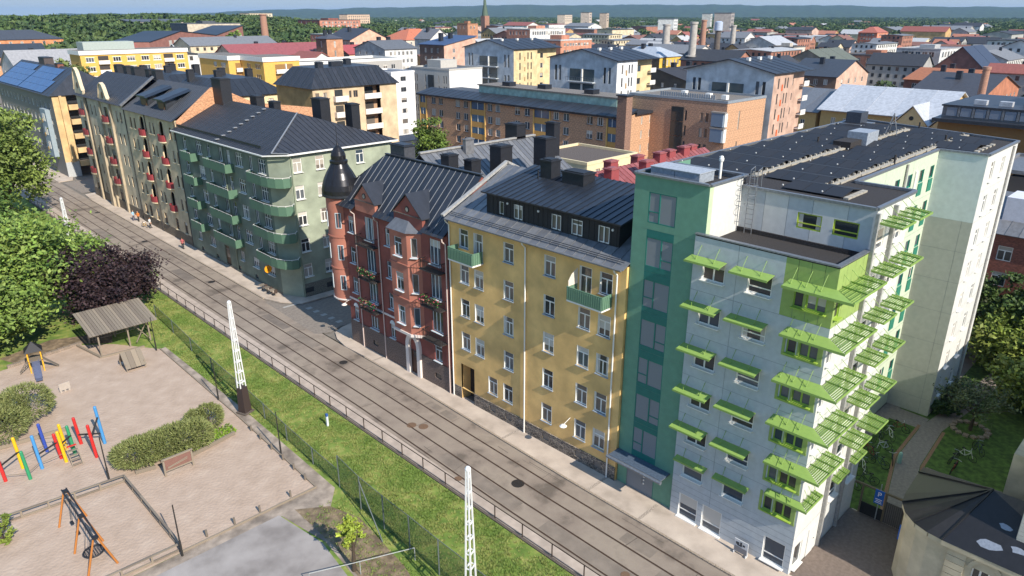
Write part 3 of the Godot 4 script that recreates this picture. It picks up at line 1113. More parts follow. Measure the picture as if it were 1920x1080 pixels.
	make(b, "tower_edge", tc, metal)
	var ac := node(b, "ventilation_unit", Vector3(39.3, 23.2, -24.6))
	for k in 2:
		cube(ac, "housing", Vector3(0, 0.36, -0.95 + k * 1.8), Vector3(1.7, 0.6, 1.76), paint("ac_grey", rgb(160, 168, 178), 0.5, "metal", 0.4))
	cube(ac, "lid", Vector3(0, 0.69, -0.05), Vector3(1.8, 0.05, 3.66), paint("ac_lid", rgb(178, 184, 192), 0.5, "metal", 0.4))
	var vp := Shape.new()
	vp.tube(Vector3(41.1, 23.2, -23.0), Vector3(41.1, 24.3, -23.0), 0.09, 0.09, 8)
	vp.lathe(Vector3(41.1, 24.3, -23.0), [[0.14, 0.0], [0.16, 0.15], [0.1, 0.32], [0.0, 0.36]], 10)
	make(b, "vent_pipe", vp, wf)
	# entrance
	var en := node(b, "door", Vector3(37.72, 1.15, -25.0))
	cube(en, "side_panel", Vector3(0.02, 0, -0.55), Vector3(0.06, 2.1, 1.1), flat("entry_dark", rgb(66, 66, 62), 0.6))
	cube(en, "leaf", Vector3(0, 0, 0.62), Vector3(0.06, 2.1, 1.0), teal_f)
	cube(en, "pane", Vector3(-0.035, 0.05, 0.62), Vector3(0.02, 1.75, 0.72), flat("glass_big2", rgb(158, 148, 140), 0.04, 0.75))
	cube(en, "handle", Vector3(-0.07, 0, 0.2), Vector3(0.05, 0.4, 0.04), metal)
	for k in 3:
		cube(b, "name_plate", Vector3(37.6, 1.6 - k * 0.3, -24.62), Vector3(0.04, 0.12, 0.1), wf)
	var cp := node(b, "canopy", Vector3(37.0, 2.75, -24.75))
	cube(cp, "roof", Vector3(0, 0.16, 0), Vector3(1.2, 0.06, 4.5), paint("canopy_top", rgb(86, 100, 118), 0.5, "metal", 0.5))
	var cf := Shape.new()
	cf.tube(Vector3(-0.66, 0.05, -2.35), Vector3(-0.66, 0.05, 2.35), 0.13, 0.13, 10)
	make(cp, "front_tube", cf, metal)
	cube(cp, "soffit", Vector3(0.05, 0.02, 0), Vector3(1.1, 0.05, 4.4), metal)
	# ladder with safety hoops
	var ld := node(b, "roof_ladder", Vector3(41.2, 20.02, -20.75))
	var lr := Shape.new()
	for z in [-0.24, 0.24]:
		lr.tube(Vector3(0, 0, z), Vector3(0, 4.0, z), 0.028, 0.028, 6)
		lr.tube(Vector3(0, 4.0, z), Vector3(0.5, 4.15, z), 0.028, 0.028, 6)
		lr.tube(Vector3(0.5, 4.15, z), Vector3(0.6, 2.9, z), 0.028, 0.028, 6)
	for k in 11:
		lr.tube(Vector3(0, 0.3 + k * 0.32, -0.24), Vector3(0, 0.3 + k * 0.32, 0.24), 0.018, 0.018, 5)
	make(ld, "rails_and_rungs", lr, metal)
	for k in 4:
		var hp := Shape.new()
		var y := 1.9 + k * 0.62
		for a in 8:
			var g0 := PI * a / 8.0
			var g1 := PI * (a + 1) / 8.0
			hp.tube(Vector3(-sin(g0) * 0.55, y, -cos(g0) * 0.34), Vector3(-sin(g1) * 0.55, y, -cos(g1) * 0.34), 0.018, 0.018, 5)
		make(ld, "hoop", hp, metal)
	var rk := Shape.new()
	for q in [[0.0, 1.0], [1.3, 2.0]]:
		for z in [-0.18, 0.18]:
			rk.tube(Vector3(0, q[0], z), Vector3(0, q[1], z), 0.022, 0.022, 6)
		rk.tube(Vector3(0, q[0], -0.18), Vector3(0, q[0], 0.18), 0.022, 0.022, 6)
		rk.tube(Vector3(0, q[1], -0.18), Vector3(0, q[1], 0.18), 0.022, 0.022, 6)
	make(b, "wall_hoops", rk, metal, Vector3(41.0, 20.7, -21.5))
	# ---- sunshades
	for y in [19.05, 16.05, 13.1, 10.15, 7.4]:
		front_shade(b, -22.25, -19.85, y, lime)
		front_shade(b, -19.25, -16.85, y, lime)
	front_shade(b, -21.95, -19.6, 4.8, lime, 0.5)
	front_shade(b, -19.0, -16.6, 4.8, lime, 0.5)
	for q in [[19.1, -15.95, 40.9, 1.08], [16.28, -15.7, 40.8, 1.08], [13.4, -15.75, 40.6, 1.08], [10.6, -15.75, 40.5, 1.08], [7.9, -15.6, 40.0, 0.95], [5.45, -15.45, 39.2, 0.5]]:
		corner_shade(b, q[0], q[1], q[2], q[3], lime)
	for y in [22.0, 19.2, 16.35, 13.6, 10.75, 7.85]:
		side_shade(b, 41.75, 43.85, y, lime)
		side_shade(b, 44.5, 46.7, y, lime)
	side_shade(b, 41.75, 43.6, 5.0, lime, 0.55)
	side_shade(b, 44.4, 46.4, 5.2, lime, 0.55)
	# ---- solar arrays
	var sun_a := paint("solar_a", rgb(34, 34, 38), 0.6, "", 1.0)
	var sun_b := paint("solar_b", rgb(38, 38, 42), 0.65, "", 1.0)
	var ballast := paint("ballast", rgb(206, 198, 182), 0.9, "rough", 0.8)
	var fields := [[45.0, 73.6, -28.3, -22.9, 5], [45.0, 73.6, -21.9, -18.0, 4], [65.4, 71.4, -18.0, -15.0, 3], [42.8, 45.9, -19.6, -15.9, 3]]
	for q in fields:
		var arr := node(b, "solar_array")
		var nx := roundi((q[1] - q[0]) / 1.72)
		var dz: float = (q[3] - q[2]) / q[4]
		var dx: float = (q[1] - q[0]) / nx
		for i in nx:
			for j in q[4]:
				var up: bool = i % 2 == 0
				var m := cube(arr, "solar_panel", Vector3(q[0] + (i + 0.5) * dx, 23.02, q[2] + (j + 0.5) * dz), Vector3(dx - 0.03, 0.035, dz - 0.03), sun_a if (i + j) % 3 else sun_b)
				m.rotation.z = 0.15 if up else -0.15
		var bl := Shape.new()
		var r := RandomNumberGenerator.new()
		r.seed = 9
		var x: float = q[0]
		while x < q[1] and q[4] > 3:
			bl.box(Vector3(x + 0.4, 22.87, q[3] + 0.22), Vector3(0.85, 0.12, 0.22 + r.randf() * 0.2))
			bl.box(Vector3(x + 0.2, 22.95, q[3] + 0.1), Vector3(0.14, 0.24, 0.14))
			x += 0.86
		if q[4] <= 3:
			for k in 5:
				bl.box(Vector3(q[0] + 0.3 + k * (q[1] - q[0]) / 5.5, 22.87, q[3] + 0.2), Vector3(0.6, 0.12, 0.3))
		make(arr, "ballast_blocks", bl, ballast).set_meta("kind", "stuff")
		# small white clamps dotted over the field
		var cl := Shape.new()
		for i in nx:
			for j in q[4]:
				if (i + j * 2) % 4 == 0:
					cl.box(Vector3(q[0] + i * dx, 23.08, q[2] + j * dz), Vector3(0.07, 0.07, 0.07))
		make(arr, "clamps", cl, wf).set_meta("kind", "stuff")
	# roof plant
	var hv := node(b, "roof_unit", Vector3(63.0, 22.85, -22.6))
	cube(hv, "housing", Vector3(0, 0.55, 0), Vector3(2.4, 1.1, 1.6), paint("ac_grey", rgb(160, 168, 178), 0.5, "metal", 0.4))
	cube(hv, "duct", Vector3(-2.3, 0.3, -0.3), Vector3(2.2, 0.5, 1.4), felt)
	var hv2 := node(b, "roof_unit", Vector3(74.0, 22.85, -27.4))
	cube(hv2, "housing", Vector3(0, 0.7, 0), Vector3(1.7, 1.1, 1.4), paint("dark_unit", rgb(66, 72, 84), 0.5, "metal", 0.4))
	cube(hv2, "base", Vector3(0, 0.1, 0), Vector3(2.8, 0.2, 2.6), metal)
	var ms := Shape.new()
	for q in [[-0.5, -0.4], [0.5, -0.4], [0.0, 0.5]]:
		ms.tube(Vector3(q[0], 0, q[1]), Vector3(0, 2.0, 0), 0.04, 0.04, 6)
	ms.tube(Vector3(-0.8, 1.1, 0.0), Vector3(0.8, 1.1, 0.0), 0.04, 0.04, 6)
	make(b, "roof_stand", ms, metal, Vector3(69.0, 22.85, -22.4))
	for q in [[56.0, -17.6], [68.5, -17.9], [75.0, -22.0], [60.0, -25.0]]:
		var v := Shape.new()
		v.tube(Vector3.ZERO, Vector3(0, 0.7, 0), 0.08, 0.08, 8)
		make(b, "vent_pipe", v, felt, Vector3(q[0], 22.8, q[1]))

# ------------------------------------------------------------------ the row of houses along the street
const UZ := Vector3(0, 0, 1)
const UX := Vector3(1, 0, 0)

func dark_roof(k: int) -> Material:
	return paint("roof_dark%d" % k, [rgb(58, 62, 70), rgb(54, 58, 66), rgb(63, 66, 74)][k % 3], 0.42, "metal", 0.12, 0.3)

func grey_roof(k: int) -> Material:
	return paint("roof_grey%d" % k, [rgb(128, 130, 134), rgb(120, 122, 127), rgb(136, 137, 140)][k % 3], 0.5, "metal", 0.15, 0.3)

func balcony_box(parent: Node, lo: Vector3, hi: Vector3, mat: Material, floor_mat: Material, ribs := 0, open_right := false) -> Node3D:   # front faces -x
	var o := node(parent, "balcony", Vector3(hi.x, lo.y, (lo.z + hi.z) / 2))
	var d := hi.x - lo.x
	var l := (hi.z - lo.z) / 2
	var h := hi.y - lo.y
	cube(o, "floor", Vector3(-d / 2, 0.06, 0), Vector3(d, 0.14, l * 2), floor_mat)
	cube(o, "front", Vector3(-d + 0.02, h / 2 + 0.07, 0), Vector3(0.05, h - 0.1, l * 2), mat)
	cube(o, "side", Vector3(-d / 2 + 0.02, h / 2 + 0.07, -l + 0.025), Vector3(d - 0.08, h - 0.1, 0.05), mat)
	cube(o, "side", Vector3(-d / 2 + 0.02, h / 2 + 0.07, l - 0.025), Vector3(d - 0.08, h - 0.1, 0.05), mat)
	if ribs > 0:
		var s := Shape.new()
		for k in ribs:
			s.box(Vector3(-d - 0.02, h / 2 + 0.07, lerpf(-l, l, (k + 0.5) / ribs)), Vector3(0.035, h - 0.16, 0.05))
		for k in maxi(2, int(ribs * d / (2 * l))):
			s.box(Vector3(lerpf(-d, 0.0, (k + 0.5) / maxi(2, int(ribs * d / (2 * l)))), h / 2 + 0.07, l + 0.02), Vector3(0.05, h - 0.16, 0.035))
		make(o, "ribs", s, mat).set_meta("kind", "stuff")
	var r := Shape.new()
	r.box(Vector3(-d + 0.02, h + 0.04, 0), Vector3(0.08, 0.05, l * 2 + 0.04))
	r.box(Vector3(-d / 2 + 0.02, h + 0.04, -l + 0.025), Vector3(d - 0.1, 0.05, 0.08))
	r.box(Vector3(-d / 2 + 0.02, h + 0.04, l - 0.025), Vector3(d - 0.1, 0.05, 0.08))
	make(o, "handrail", r, mat)
	return o

func yellow_house() -> void:
	var b := thing("apartment_building", "yellow plastered apartment house with white windows and a black attic storey", "building")
	var yel := paint("yellow_wall", rgb(242, 200, 130), 0.9, "blotch_soft", 0.05)
	var wf := flat("frame_white", rgb(232, 230, 224), 0.5)
	var wm := flat("surround_white", rgb(226, 224, 218), 0.7)
	var o := Vector3(37.4, 1.2, -45.75)
	var cols := [-43.8, -42.0, -38.45, -34.05, -30.6, -28.75]
	var list := []
	for y in [15.47, 12.3, 9.2, 6.05]:
		for c in cols:
			var tall: bool = y > 15 and (c == -42.0 or c == -30.6)
			list.append([c + 45.75, y - 1.2 - (0.38 if tall else 0.0), 1.12, 2.35 if tall else 1.62, "cross"])
	for c in [-40.4, -38.55, -34.1, -30.6, -28.75]:
		list.append([c + 45.75, 2.95 - 1.2, 1.12, 1.6, "cross"])
	# wall with the recessed doorway cut out
	var holes := []
	for q in list:
		holes.append([q[0] - q[2] / 2, q[1] - q[3] / 2, q[2], q[3]])
	holes.append([1.2, 0.0, 1.75, 2.45])
	wall(b, "wall", o, UZ, 18.7, 15.95, holes, yel, 0.17)
	for q in list:
		var at: Vector3 = o + UZ * q[0] + Vector3.UP * q[1] + Vector3(0.125, 0, 0)
		var w := win(b, at, UZ, q[2], q[3], "cross", wf, [0, 1, 1, 2, 5, 2][rng.randi() % 6], null)
		var s := Shape.new()
		s.span(Vector3(-q[2] / 2 - 0.06, -q[3] / 2 - 0.06, 0.0), Vector3(q[2] / 2 + 0.06, -q[3] / 2, 0.24))
		make(w, "sill", s, paint("sill_blue", rgb(168, 178, 188), 0.5, "metal", 0.5))
		var t := Shape.new()
		t.span(Vector3(-q[2] / 2 - 0.005, -q[3] / 2, 0.03), Vector3(-q[2] / 2 + 0.03, q[3] / 2, 0.13))
		t.span(Vector3(q[2] / 2 - 0.03, -q[3] / 2, 0.03), Vector3(q[2] / 2 + 0.005, q[3] / 2, 0.13))
		make(w, "jambs", t, wm)
	# rubble plinth
	var stone := paint("rubble", Color(1, 1, 1), 0.95, "", 0.0)
	stone.albedo_texture = rubble_texture()
	stone.uv1_triplanar = true
	stone.uv1_world_triplanar = true
	stone.uv1_scale = Vector3.ONE * 0.5
	wall(b, "plinth", Vector3(37.34, 0, -42.8), UZ, 15.75, 1.22, [[2.0, 0.45, 0.75, 0.55], [3.95, 0.45, 0.75, 0.55], [8.3, 0.45, 0.75, 0.55], [11.8, 0.45, 0.75, 0.55], [13.7, 0.45, 0.75, 0.55]], stone, 0.12)
	boxes(b, "plinth_ledge", Vector3(37.3, 1.2, -42.8), Vector3(37.42, 1.26, -27.05), stone)
	boxes(b, "plinth", Vector3(37.34, 0, -45.75), Vector3(37.6, 1.22, -44.55), stone)
	for z in [2.37, 4.32, 8.67, 12.17, 14.07]:
		cube(b, "cellar_window", Vector3(37.44, 0.72, -42.8 + z), Vector3(0.04, 0.55, 0.75), flat("cellar_pane", rgb(118, 112, 106), 0.5))
	# doorway
	wall(b, "doorway_side", Vector3(37.4, 0, -44.55), Vector3(1, 0, 0), 1.2, 3.65, [], yel)
	wall(b, "doorway_side", Vector3(38.6, 0, -42.8), Vector3(-1, 0, 0), 1.2, 3.65, [], yel)
	boxes(b, "doorway_ceiling", Vector3(37.42, 3.65, -44.55), Vector3(38.6, 3.7, -42.8), yel)
	var dr := node(b, "door", Vector3(38.5, 1.7, -43.68))
	cube(dr, "leaf", Vector3.ZERO, Vector3(0.08, 3.4, 1.75), flat("door_black", rgb(40, 40, 42), 0.5))
	cube(dr, "pane", Vector3(-0.05, 0.5, 0.35), Vector3(0.02, 1.2, 0.5), glass(0))
	cube(dr, "handle", Vector3(-0.07, -0.6, 0.05), Vector3(0.05, 0.25, 0.04), wf)
	# hidden sides
	wall(b, "wall", Vector3(37.4, 0, -27.06), UX, 13.6, 17.1, [], yel)
	wall(b, "wall", Vector3(51.0, 0, -45.74), Vector3(-1, 0, 0), 13.6, 17.1, [], yel)
	wall(b, "wall", Vector3(51.0, 0, -27.05), Vector3(0, 0, -1), 18.7, 17.1, [], yel)
	var gb := Shape.new()
	gb.prism(PackedVector3Array([Vector3(37.5, 17.0, -45.75), Vector3(51.0, 17.0, -45.75), Vector3(44.3, 20.45, -45.75)]), Vector3(0, 0, 0.3))
	make(b, "gable", gb, wm)
	# roof
	var rf := node(b, "roof")
	var gm := [grey_roof(0), grey_roof(1), grey_roof(2), grey_roof(1)]
	sheets(rf, PackedVector3Array([Vector3(36.85, 17.02, -45.6), Vector3(36.85, 17.02, -27.0), Vector3(44.3, 20.5, -27.0), Vector3(44.3, 20.5, -45.6)]), UZ, 0.9, gm, grey_roof(0))
	sheets(rf, PackedVector3Array([Vector3(44.3, 20.5, -45.6), Vector3(44.3, 20.5, -27.0), Vector3(51.4, 17.0, -27.0), Vector3(51.4, 17.0, -45.6)]), UZ, 0.9, gm, grey_roof(0))
	var cop := Shape.new()
	cop.bar(Vector3(36.8, 17.2, -45.78), Vector3(44.35, 20.72, -45.78), 0.34, 0.2)
	cop.bar(Vector3(44.3, 20.72, -45.78), Vector3(51.4, 17.2, -45.78), 0.34, 0.2)
	make(rf, "verge_flashing", cop, paint("flash_pale", rgb(172, 170, 166), 0.5, "metal", 0.3))
	pipe(b, [Vector3(36.8, 16.98, -45.5), Vector3(36.8, 16.98, -27.1)], 0.09, paint("gutter", rgb(120, 122, 126), 0.5, "metal", 0.3), "gutter")
	var sg := Shape.new()
	sg.tube(Vector3(37.3, 17.55, -45.2), Vector3(37.3, 17.55, -27.2), 0.03, 0.03, 5)
	sg.tube(Vector3(37.25, 17.42, -45.2), Vector3(37.25, 17.42, -27.2), 0.03, 0.03, 5)
	make(rf, "snow_guard", sg, dark_roof(0))
	# attic storey
	var blk := paint("attic_black", rgb(40, 39, 41), 0.7, "metal", 0.4)
	var at := node(b, "attic")
	var alist := [[1.73, 0.95, 0.5, 1.0, "one"], [3.6, 0.95, 0.95, 1.15, "two"], [7.6, 0.95, 0.95, 1.15, "two"], [9.62, 0.95, 1.05, 1.15, "cross"], [12.1, 0.95, 1.0, 1.2, "two"]]
	facade(b, Vector3(38.6, 17.55, -42.2), UZ, 13.5, 1.98, alist, blk, wf, null, 0.1, null, "attic_wall", [1, 2, 2, 0])
	for k in 27:
		cube(at, "board", Vector3(38.585, 18.54, -42.2 + (k + 0.5) * 0.5), Vector3(0.02, 1.96, 0.03), blk).visible = true if not [3, 7, 15, 19, 24].has(k) else true
	for z in [-39.75, -36.4, -29.3]:
		var v := Shape.new()
		v.tube(Vector3(38.6, 19.0, z), Vector3(38.52, 19.0, z), 0.09, 0.09, 10)
		make(at, "vent", v, wm)
	var sw := Shape.new()
	for z in [-42.2, -28.7]:
		var tri := PackedVector3Array([Vector3(38.6, 17.5, z), Vector3(44.3, 20.4, z), Vector3(44.3, 20.75, z), Vector3(38.6, 19.55, z)])
		sw.prism(tri, Vector3(0, 0, 0.04 if z < -40 else -0.04))
	make(at, "side_walls", sw, blk).set_meta("kind", "stuff")
	var dm := [paint("attic_roof0", rgb(60, 66, 76), 0.35, "metal", 0.12, 0.4), paint("attic_roof1", rgb(54, 60, 70), 0.38, "metal", 0.12, 0.4)]
	sheets(rf, PackedVector3Array([Vector3(38.2, 19.6, -42.5), Vector3(38.2, 19.6, -28.35), Vector3(44.4, 20.9, -28.35), Vector3(44.4, 20.9, -42.5)]), UZ, 0.62, dm, dm[1], 0.12, 0.05)
	sheets(rf, PackedVector3Array([Vector3(44.4, 20.9, -42.5), Vector3(44.4, 20.9, -28.35), Vector3(50.0, 18.2, -28.35), Vector3(50.0, 18.2, -42.5)]), UZ, 0.62, dm, dm[1], 0.12, 0.05)
	var dark := paint("stack_black", rgb(46, 48, 54), 0.55, "metal", 0.3, 0.2)
	chimney(b, Vector3(43.0, 20.55, -39.3), Vector3(1.1, 1.3, 1.2), dark, dark)
	chimney(b, Vector3(43.0, 20.5, -36.3), Vector3(1.4, 0.8, 2.2), dark, dark)
	for q in [[42.2, -39.9], [42.0, -30.0]]:
		pipe(b, [Vector3(q[0], 20.3, q[1]), Vector3(q[0], 21.1, q[1])], 0.07, dark, "vent_pipe")
	# balconies
	var gb2 := paint("balcony_green", rgb(100, 134, 112), 0.6, "plaster", 0.4)
	balcony_box(b, Vector3(36.25, 13.75, -44.55), Vector3(37.38, 14.82, -41.45), gb2, wm, 16)
	var b2 := balcony_box(b, Vector3(36.25, 13.8, -31.35), Vector3(37.38, 14.85, -28.15), gb2, wm, 16)
	var sc := Shape.new()
	sc.prism(PackedVector3Array([Vector3(-1.05, 1.1, -1.55), Vector3(-0.05, 1.1, -1.55), Vector3(-0.05, 2.25, -1.55), Vector3(-0.7, 1.95, -1.55), Vector3(-1.05, 1.5, -1.55)]), Vector3(0, 0, 0.04))
	make(b2, "wind_screen", sc, paint("screen_pale", rgb(226, 214, 198), 0.8, "plaster", 0.4))
	# downpipes
	for z in [-45.55, -36.5, -27.75]:
		pipe(b, [Vector3(36.85, 16.95, z), Vector3(36.95, 16.7, z), Vector3(37.28, 16.4, z), Vector3(37.28, 0.12, z)], 0.065, wf)
	# lamp hung over the street by the wall
	var lp := node(b, "street_lamp", Vector3(36.6, 3.2, -31.6))
	var ls := Shape.new()
	ls.lathe(Vector3.ZERO, [[0.0, 0.16], [0.16, 0.12], [0.3, 0.0], [0.26, -0.05], [0.0, -0.1]], 14)
	make(lp, "shade", ls, wf)
	pipe(lp, [Vector3(0.1, 0.14, 0), Vector3(0.8, 0.4, 0)], 0.025, wf, "arm")
	# row of faded letters under the eave
	var tm := TextMesh.new()
	tm.text = "1932"
	tm.font_size = 40
	tm.pixel_size = 0.008
	tm.depth = 0.02

func rubble_texture() -> ImageTexture:
	var im := Image.create(256, 256, false, Image.FORMAT_RGB8)
	var r := RandomNumberGenerator.new()
	r.seed = 77
	var pts := []
	for k in 90:
		pts.append([Vector2(r.randf() * 256, r.randf() * 256), r.randf_range(0.3, 0.5)])
	for y in 256:
		for x in 256:
			var d0 := 1e9
			var d1 := 1e9
			var t := 0.4
			for q in pts:
				var d: Vector2 = (Vector2(x, y) - q[0]).abs()
				d = Vector2(minf(d.x, 256 - d.x), minf(d.y, 256 - d.y))
				var l := d.x * d.x * 0.7 + d.y * d.y * 1.3
				if l < d0:
					d1 = d0
					d0 = l
					t = q[1]
				elif l < d1:
					d1 = l
			if sqrt(d1) - sqrt(d0) < 2.2:
				im.set_pixel(x, y, rgb(168, 154, 136))
			else:
				im.set_pixel(x, y, Color(t, t * 0.93, t * 0.87))
	im.generate_mipmaps()
	return ImageTexture.create_from_image(im)

func small_balcony(b: Node, z0: float, z1: float, y: float, flowers: bool, rail: Material) -> void:
	var o := node(b, "balcony", Vector3(37.3, y, (z0 + z1) / 2))
	var l := (z1 - z0) / 2
	cube(o, "floor", Vector3(-0.42, 0.05, 0), Vector3(0.84, 0.1, l * 2), paint("slab_dark", rgb(76, 70, 68), 0.8, "rough", 0.5))
	var s := Shape.new()
	for k in 16:
		var z := lerpf(-l, l, k / 15.0)
		s.box(Vector3(-0.81, 0.5, z), Vector3(0.025, 0.9, 0.03))
	for k in 4:
		for z in [-l, l]:
			s.box(Vector3(-0.81 + k * 0.2, 0.5, z), Vector3(0.03, 0.9, 0.025))
	s.box(Vector3(-0.81, 0.96, 0), Vector3(0.06, 0.05, l * 2))
	s.box(Vector3(-0.41, 0.96, -l), Vector3(0.8, 0.05, 0.06))
	s.box(Vector3(-0.41, 0.96, l), Vector3(0.8, 0.05, 0.06))
	make(o, "railing", s, rail)
	if flowers:
		var f := Shape.new()
		f.coloured = true
		var r := RandomNumberGenerator.new()
		r.seed = int(z0 * 17 + y * 3)
		for k in 170:
			var p := Vector3(-0.78 + r.randf_range(-0.18, 0.2), 0.75 + r.randf_range(-0.25, 0.4), r.randf_range(-l, l))
			var pick := r.randf()
			f.col = Color(0.03, 0.11, 0.02) if pick < 0.72 else (Color(0.45, 0.03, 0.1) if pick < 0.88 else Color(0.6, 0.25, 0.2))
			leaf(f, p, 0.1, r)
		make(o, "flowers", f, leaf_mat()).set_meta("kind", "stuff")

func red_house() -> void:
	var b := thing("apartment_building", "brick red apartment house with a round corner turret and gabled black roof", "building")
	var red := paint("red_wall", rgb(146, 84, 74), 0.88, "blotch_soft", 0.06)
	var redl := paint("red_turret", rgb(188, 122, 102), 0.85, "blotch_soft", 0.06)
	var wf := flat("frame_pale_blue", rgb(206, 216, 220), 0.5)
	var stone := paint("red_plinth", rgb(140, 122, 112), 0.92, "rough", 0.25)
	var band := flat("band_white", rgb(222, 212, 204), 0.7)
	var iron := flat("iron_black", rgb(34, 33, 34), 0.5)
	var X := 37.3
	var Z0 := -62.4
	var list := []
	for y in [13.25, 10.0, 6.75]:
		for z in [-61.0, -54.65]:
			list.append([z - Z0, y - 2.6, 0.95, 1.7, "cross"])
		for z in [-57.75, -47.6]:
			list.append([z - Z0, y - 2.6 + 0.15, 1.55, 2.35, "three"])
	list.append([1.2, 0.95, 0.85, 1.5, "cross"])
	list.append([4.5, 0.85, 1.45, 1.4, "three"])
	list.append([7.65, 0.95, 0.85, 1.5, "cross"])
	list.append([14.75, 0.95, 1.1, 1.6, "cross"])
	facade(b, Vector3(X, 2.6, Z0), UZ, 16.6, 12.6, list, red, wf, wf, 0.18, null, "wall", [0, 1, 4, 4, 5])
	# light half-round heads over the ground-floor windows
	for q in [[-61.2, 0.85], [-54.75, 0.85], [-47.65, 1.1]]:
		var a := Shape.new()
		var pl := PackedVector3Array()
		for k in 9:
			var g := PI * k / 8.0
			pl.append(Vector3(0, sin(g) * q[1] * 0.5, cos(g) * q[1] * 0.5))
		a.prism(pl, Vector3(-0.04, 0, 0))
		make(b, "window_head", a, wf, Vector3(X, 4.3, q[0]))
	wall(b, "plinth", Vector3(X - 0.06, 0, Z0), UZ, 16.6, 2.62, [[4.0, 0.9, 0.9, 0.55], [14.2, 0.9, 0.9, 0.55], [10.0, 0.0, 2.2, 2.62]], stone, 0.15)
	for z in [-57.95, -47.75]:
		cube(b, "cellar_window", Vector3(X + 0.06, 1.17, z), Vector3(0.04, 0.55, 0.9), glass(0))
	boxes(b, "band", Vector3(X - 0.09, 5.05, Z0), Vector3(X, 5.22, -53.3), band)
	# door in a white arched surround
	var dn := node(b, "door", Vector3(X, 0.12, -51.3))
	var ar := Shape.new()
	for k in 14:
		var g0 := PI * k / 14.0
		var g1 := PI * (k + 1) / 14.0
		ar.prism(PackedVector3Array([Vector3(0, 2.9 + sin(g0) * 1.5, -cos(g0) * 1.1), Vector3(0, 2.9 + sin(g1) * 1.5, -cos(g1) * 1.1), Vector3(0, 2.9 + sin(g1) * 1.0, -cos(g1) * 0.62), Vector3(0, 2.9 + sin(g0) * 1.0, -cos(g0) * 0.62)]), Vector3(-0.3, 0, 0))
	ar.span(Vector3(-0.3, 0, -1.1), Vector3(0, 2.9, -0.62))
	ar.span(Vector3(-0.3, 0, 0.62), Vector3(0, 2.9, 1.1))
	make(dn, "surround", ar, band)
	cube(dn, "leaf", Vector3(0.12, 1.9, 0), Vector3(0.08, 3.8, 1.3), flat("door_brown", rgb(86, 58, 44), 0.6))
	cube(dn, "pane", Vector3(0.06, 2.6, 0), Vector3(0.03, 1.6, 0.5), glass(0))
	cube(dn, "handle", Vector3(0.04, 1.2, 0.4), Vector3(0.05, 0.2, 0.04), wf)
	# oriel
	var og := node(b, "oriel")
	var ol := []
	for y in [13.15, 9.75, 6.4]:
		ol.append([1.25, y - 4.75, 1.15, 1.8, "cross"])
	facade(b, Vector3(36.55, 4.75, -53.3), UZ, 2.6, 10.0, ol, redl, wf, wf, 0.14, null, "oriel_wall", [0, 4, 1])
	var od := Vector3(0.75, 0, 1.15).normalized()
	var ol2 := []
	for y in [13.3, 9.9, 6.6]:
		ol2.append([0.68, y - 4.75, 0.6, 1.8, "one"])
	facade(b, Vector3(36.55, 4.75, -50.7), od, 1.37, 10.0, ol2, redl, wf, wf, 0.12, null, "oriel_wall", [0, 4, 1])
	wall(b, "oriel_wall", Vector3(37.3, 4.75, -53.3), Vector3(-1, 0, 0), 0.75, 10.0, [], redl)
	var op := PackedVector3Array([Vector3(36.45, 4.5, -53.4), Vector3(36.45, 4.5, -50.65), Vector3(37.3, 4.5, -49.4), Vector3(37.3, 4.5, -53.4)])
	var of := Shape.new()
	of.prism(op, Vector3(0, 0.26, 0))
	make(og, "base_moulding", of, band)
	for y in [8.1, 11.5]:
		var om := Shape.new()
		var pp := PackedVector3Array()
		for p in op:
			pp.append(Vector3(p.x, y, p.z))
		om.prism(pp, Vector3(0, 0.1, 0))
		make(og, "string_course", om, redl)
	var oroof := Shape.new()
	oroof.tri(Vector3(36.3, 14.7, -53.5), Vector3(36.3, 14.7, -50.55), Vector3(37.35, 15.75, -51.2))
	oroof.tri(Vector3(36.3, 14.7, -53.5), Vector3(37.35, 15.75, -51.2), Vector3(37.35, 15.75, -53.0))
	oroof.tri(Vector3(36.3, 14.7, -50.55), Vector3(37.35, 14.7, -49.2), Vector3(37.35, 15.75, -51.2))
	oroof.tri(Vector3(36.3, 14.7, -53.5), Vector3(37.35, 15.75, -53.0), Vector3(37.35, 14.7, -53.5))
	make(og, "roof", oroof, grey_roof(1))
	# gables
	for q in [[-59.75, -56.35, 17.75], [-53.3, -49.1, 17.95]]:
		var zc: float = (q[0] + q[1]) / 2
		var g := node(b, "gable", Vector3(37.18, 15.1, zc))
		var hw: float = (q[1] - q[0]) / 2
		var top: float = q[2] - 15.1
		var s := Shape.new()
		s.prism(PackedVector3Array([Vector3(0, -0.1, -hw), Vector3(0, -0.1, hw), Vector3(0, 1.05, hw), Vector3(0, top, 0), Vector3(0, 1.05, -hw)]), Vector3(0.35, 0, 0))
		make(g, "wall", s, redl if q[0] < -55 else red)
		cube(g, "moulding", Vector3(-0.03, 1.02, 0), Vector3(0.08, 0.1, hw * 2 + 0.1), stone)
		for sd in [-1, 1]:
			var r := Shape.new()
			r.prism(PackedVector3Array([Vector3(-0.15, top + 0.05, 0), Vector3(-0.15, 0.95, sd * (hw + 0.15)), Vector3(2.1, 0.95, sd * (hw + 0.15)), Vector3(3.2, top + 0.05, 0)]), Vector3(0, 0.09, 0))
			make(g, "roof", r, dark_roof(sd + 1))
		var ro := Shape.new()
		ro.tube(Vector3(0.0, 1.55, 0), Vector3(-0.05, 1.55, 0), 0.28, 0.28, 16)
		make(g, "round_window_frame", ro, iron)
		var rp := Shape.new()
		rp.tube(Vector3(-0.05, 1.55, 0.03), Vector3(-0.07, 1.55, 0.03), 0.2, 0.2, 14)
		make(g, "round_window_pane", rp, glass(3))
	# roof
	var rf := node(b, "roof")
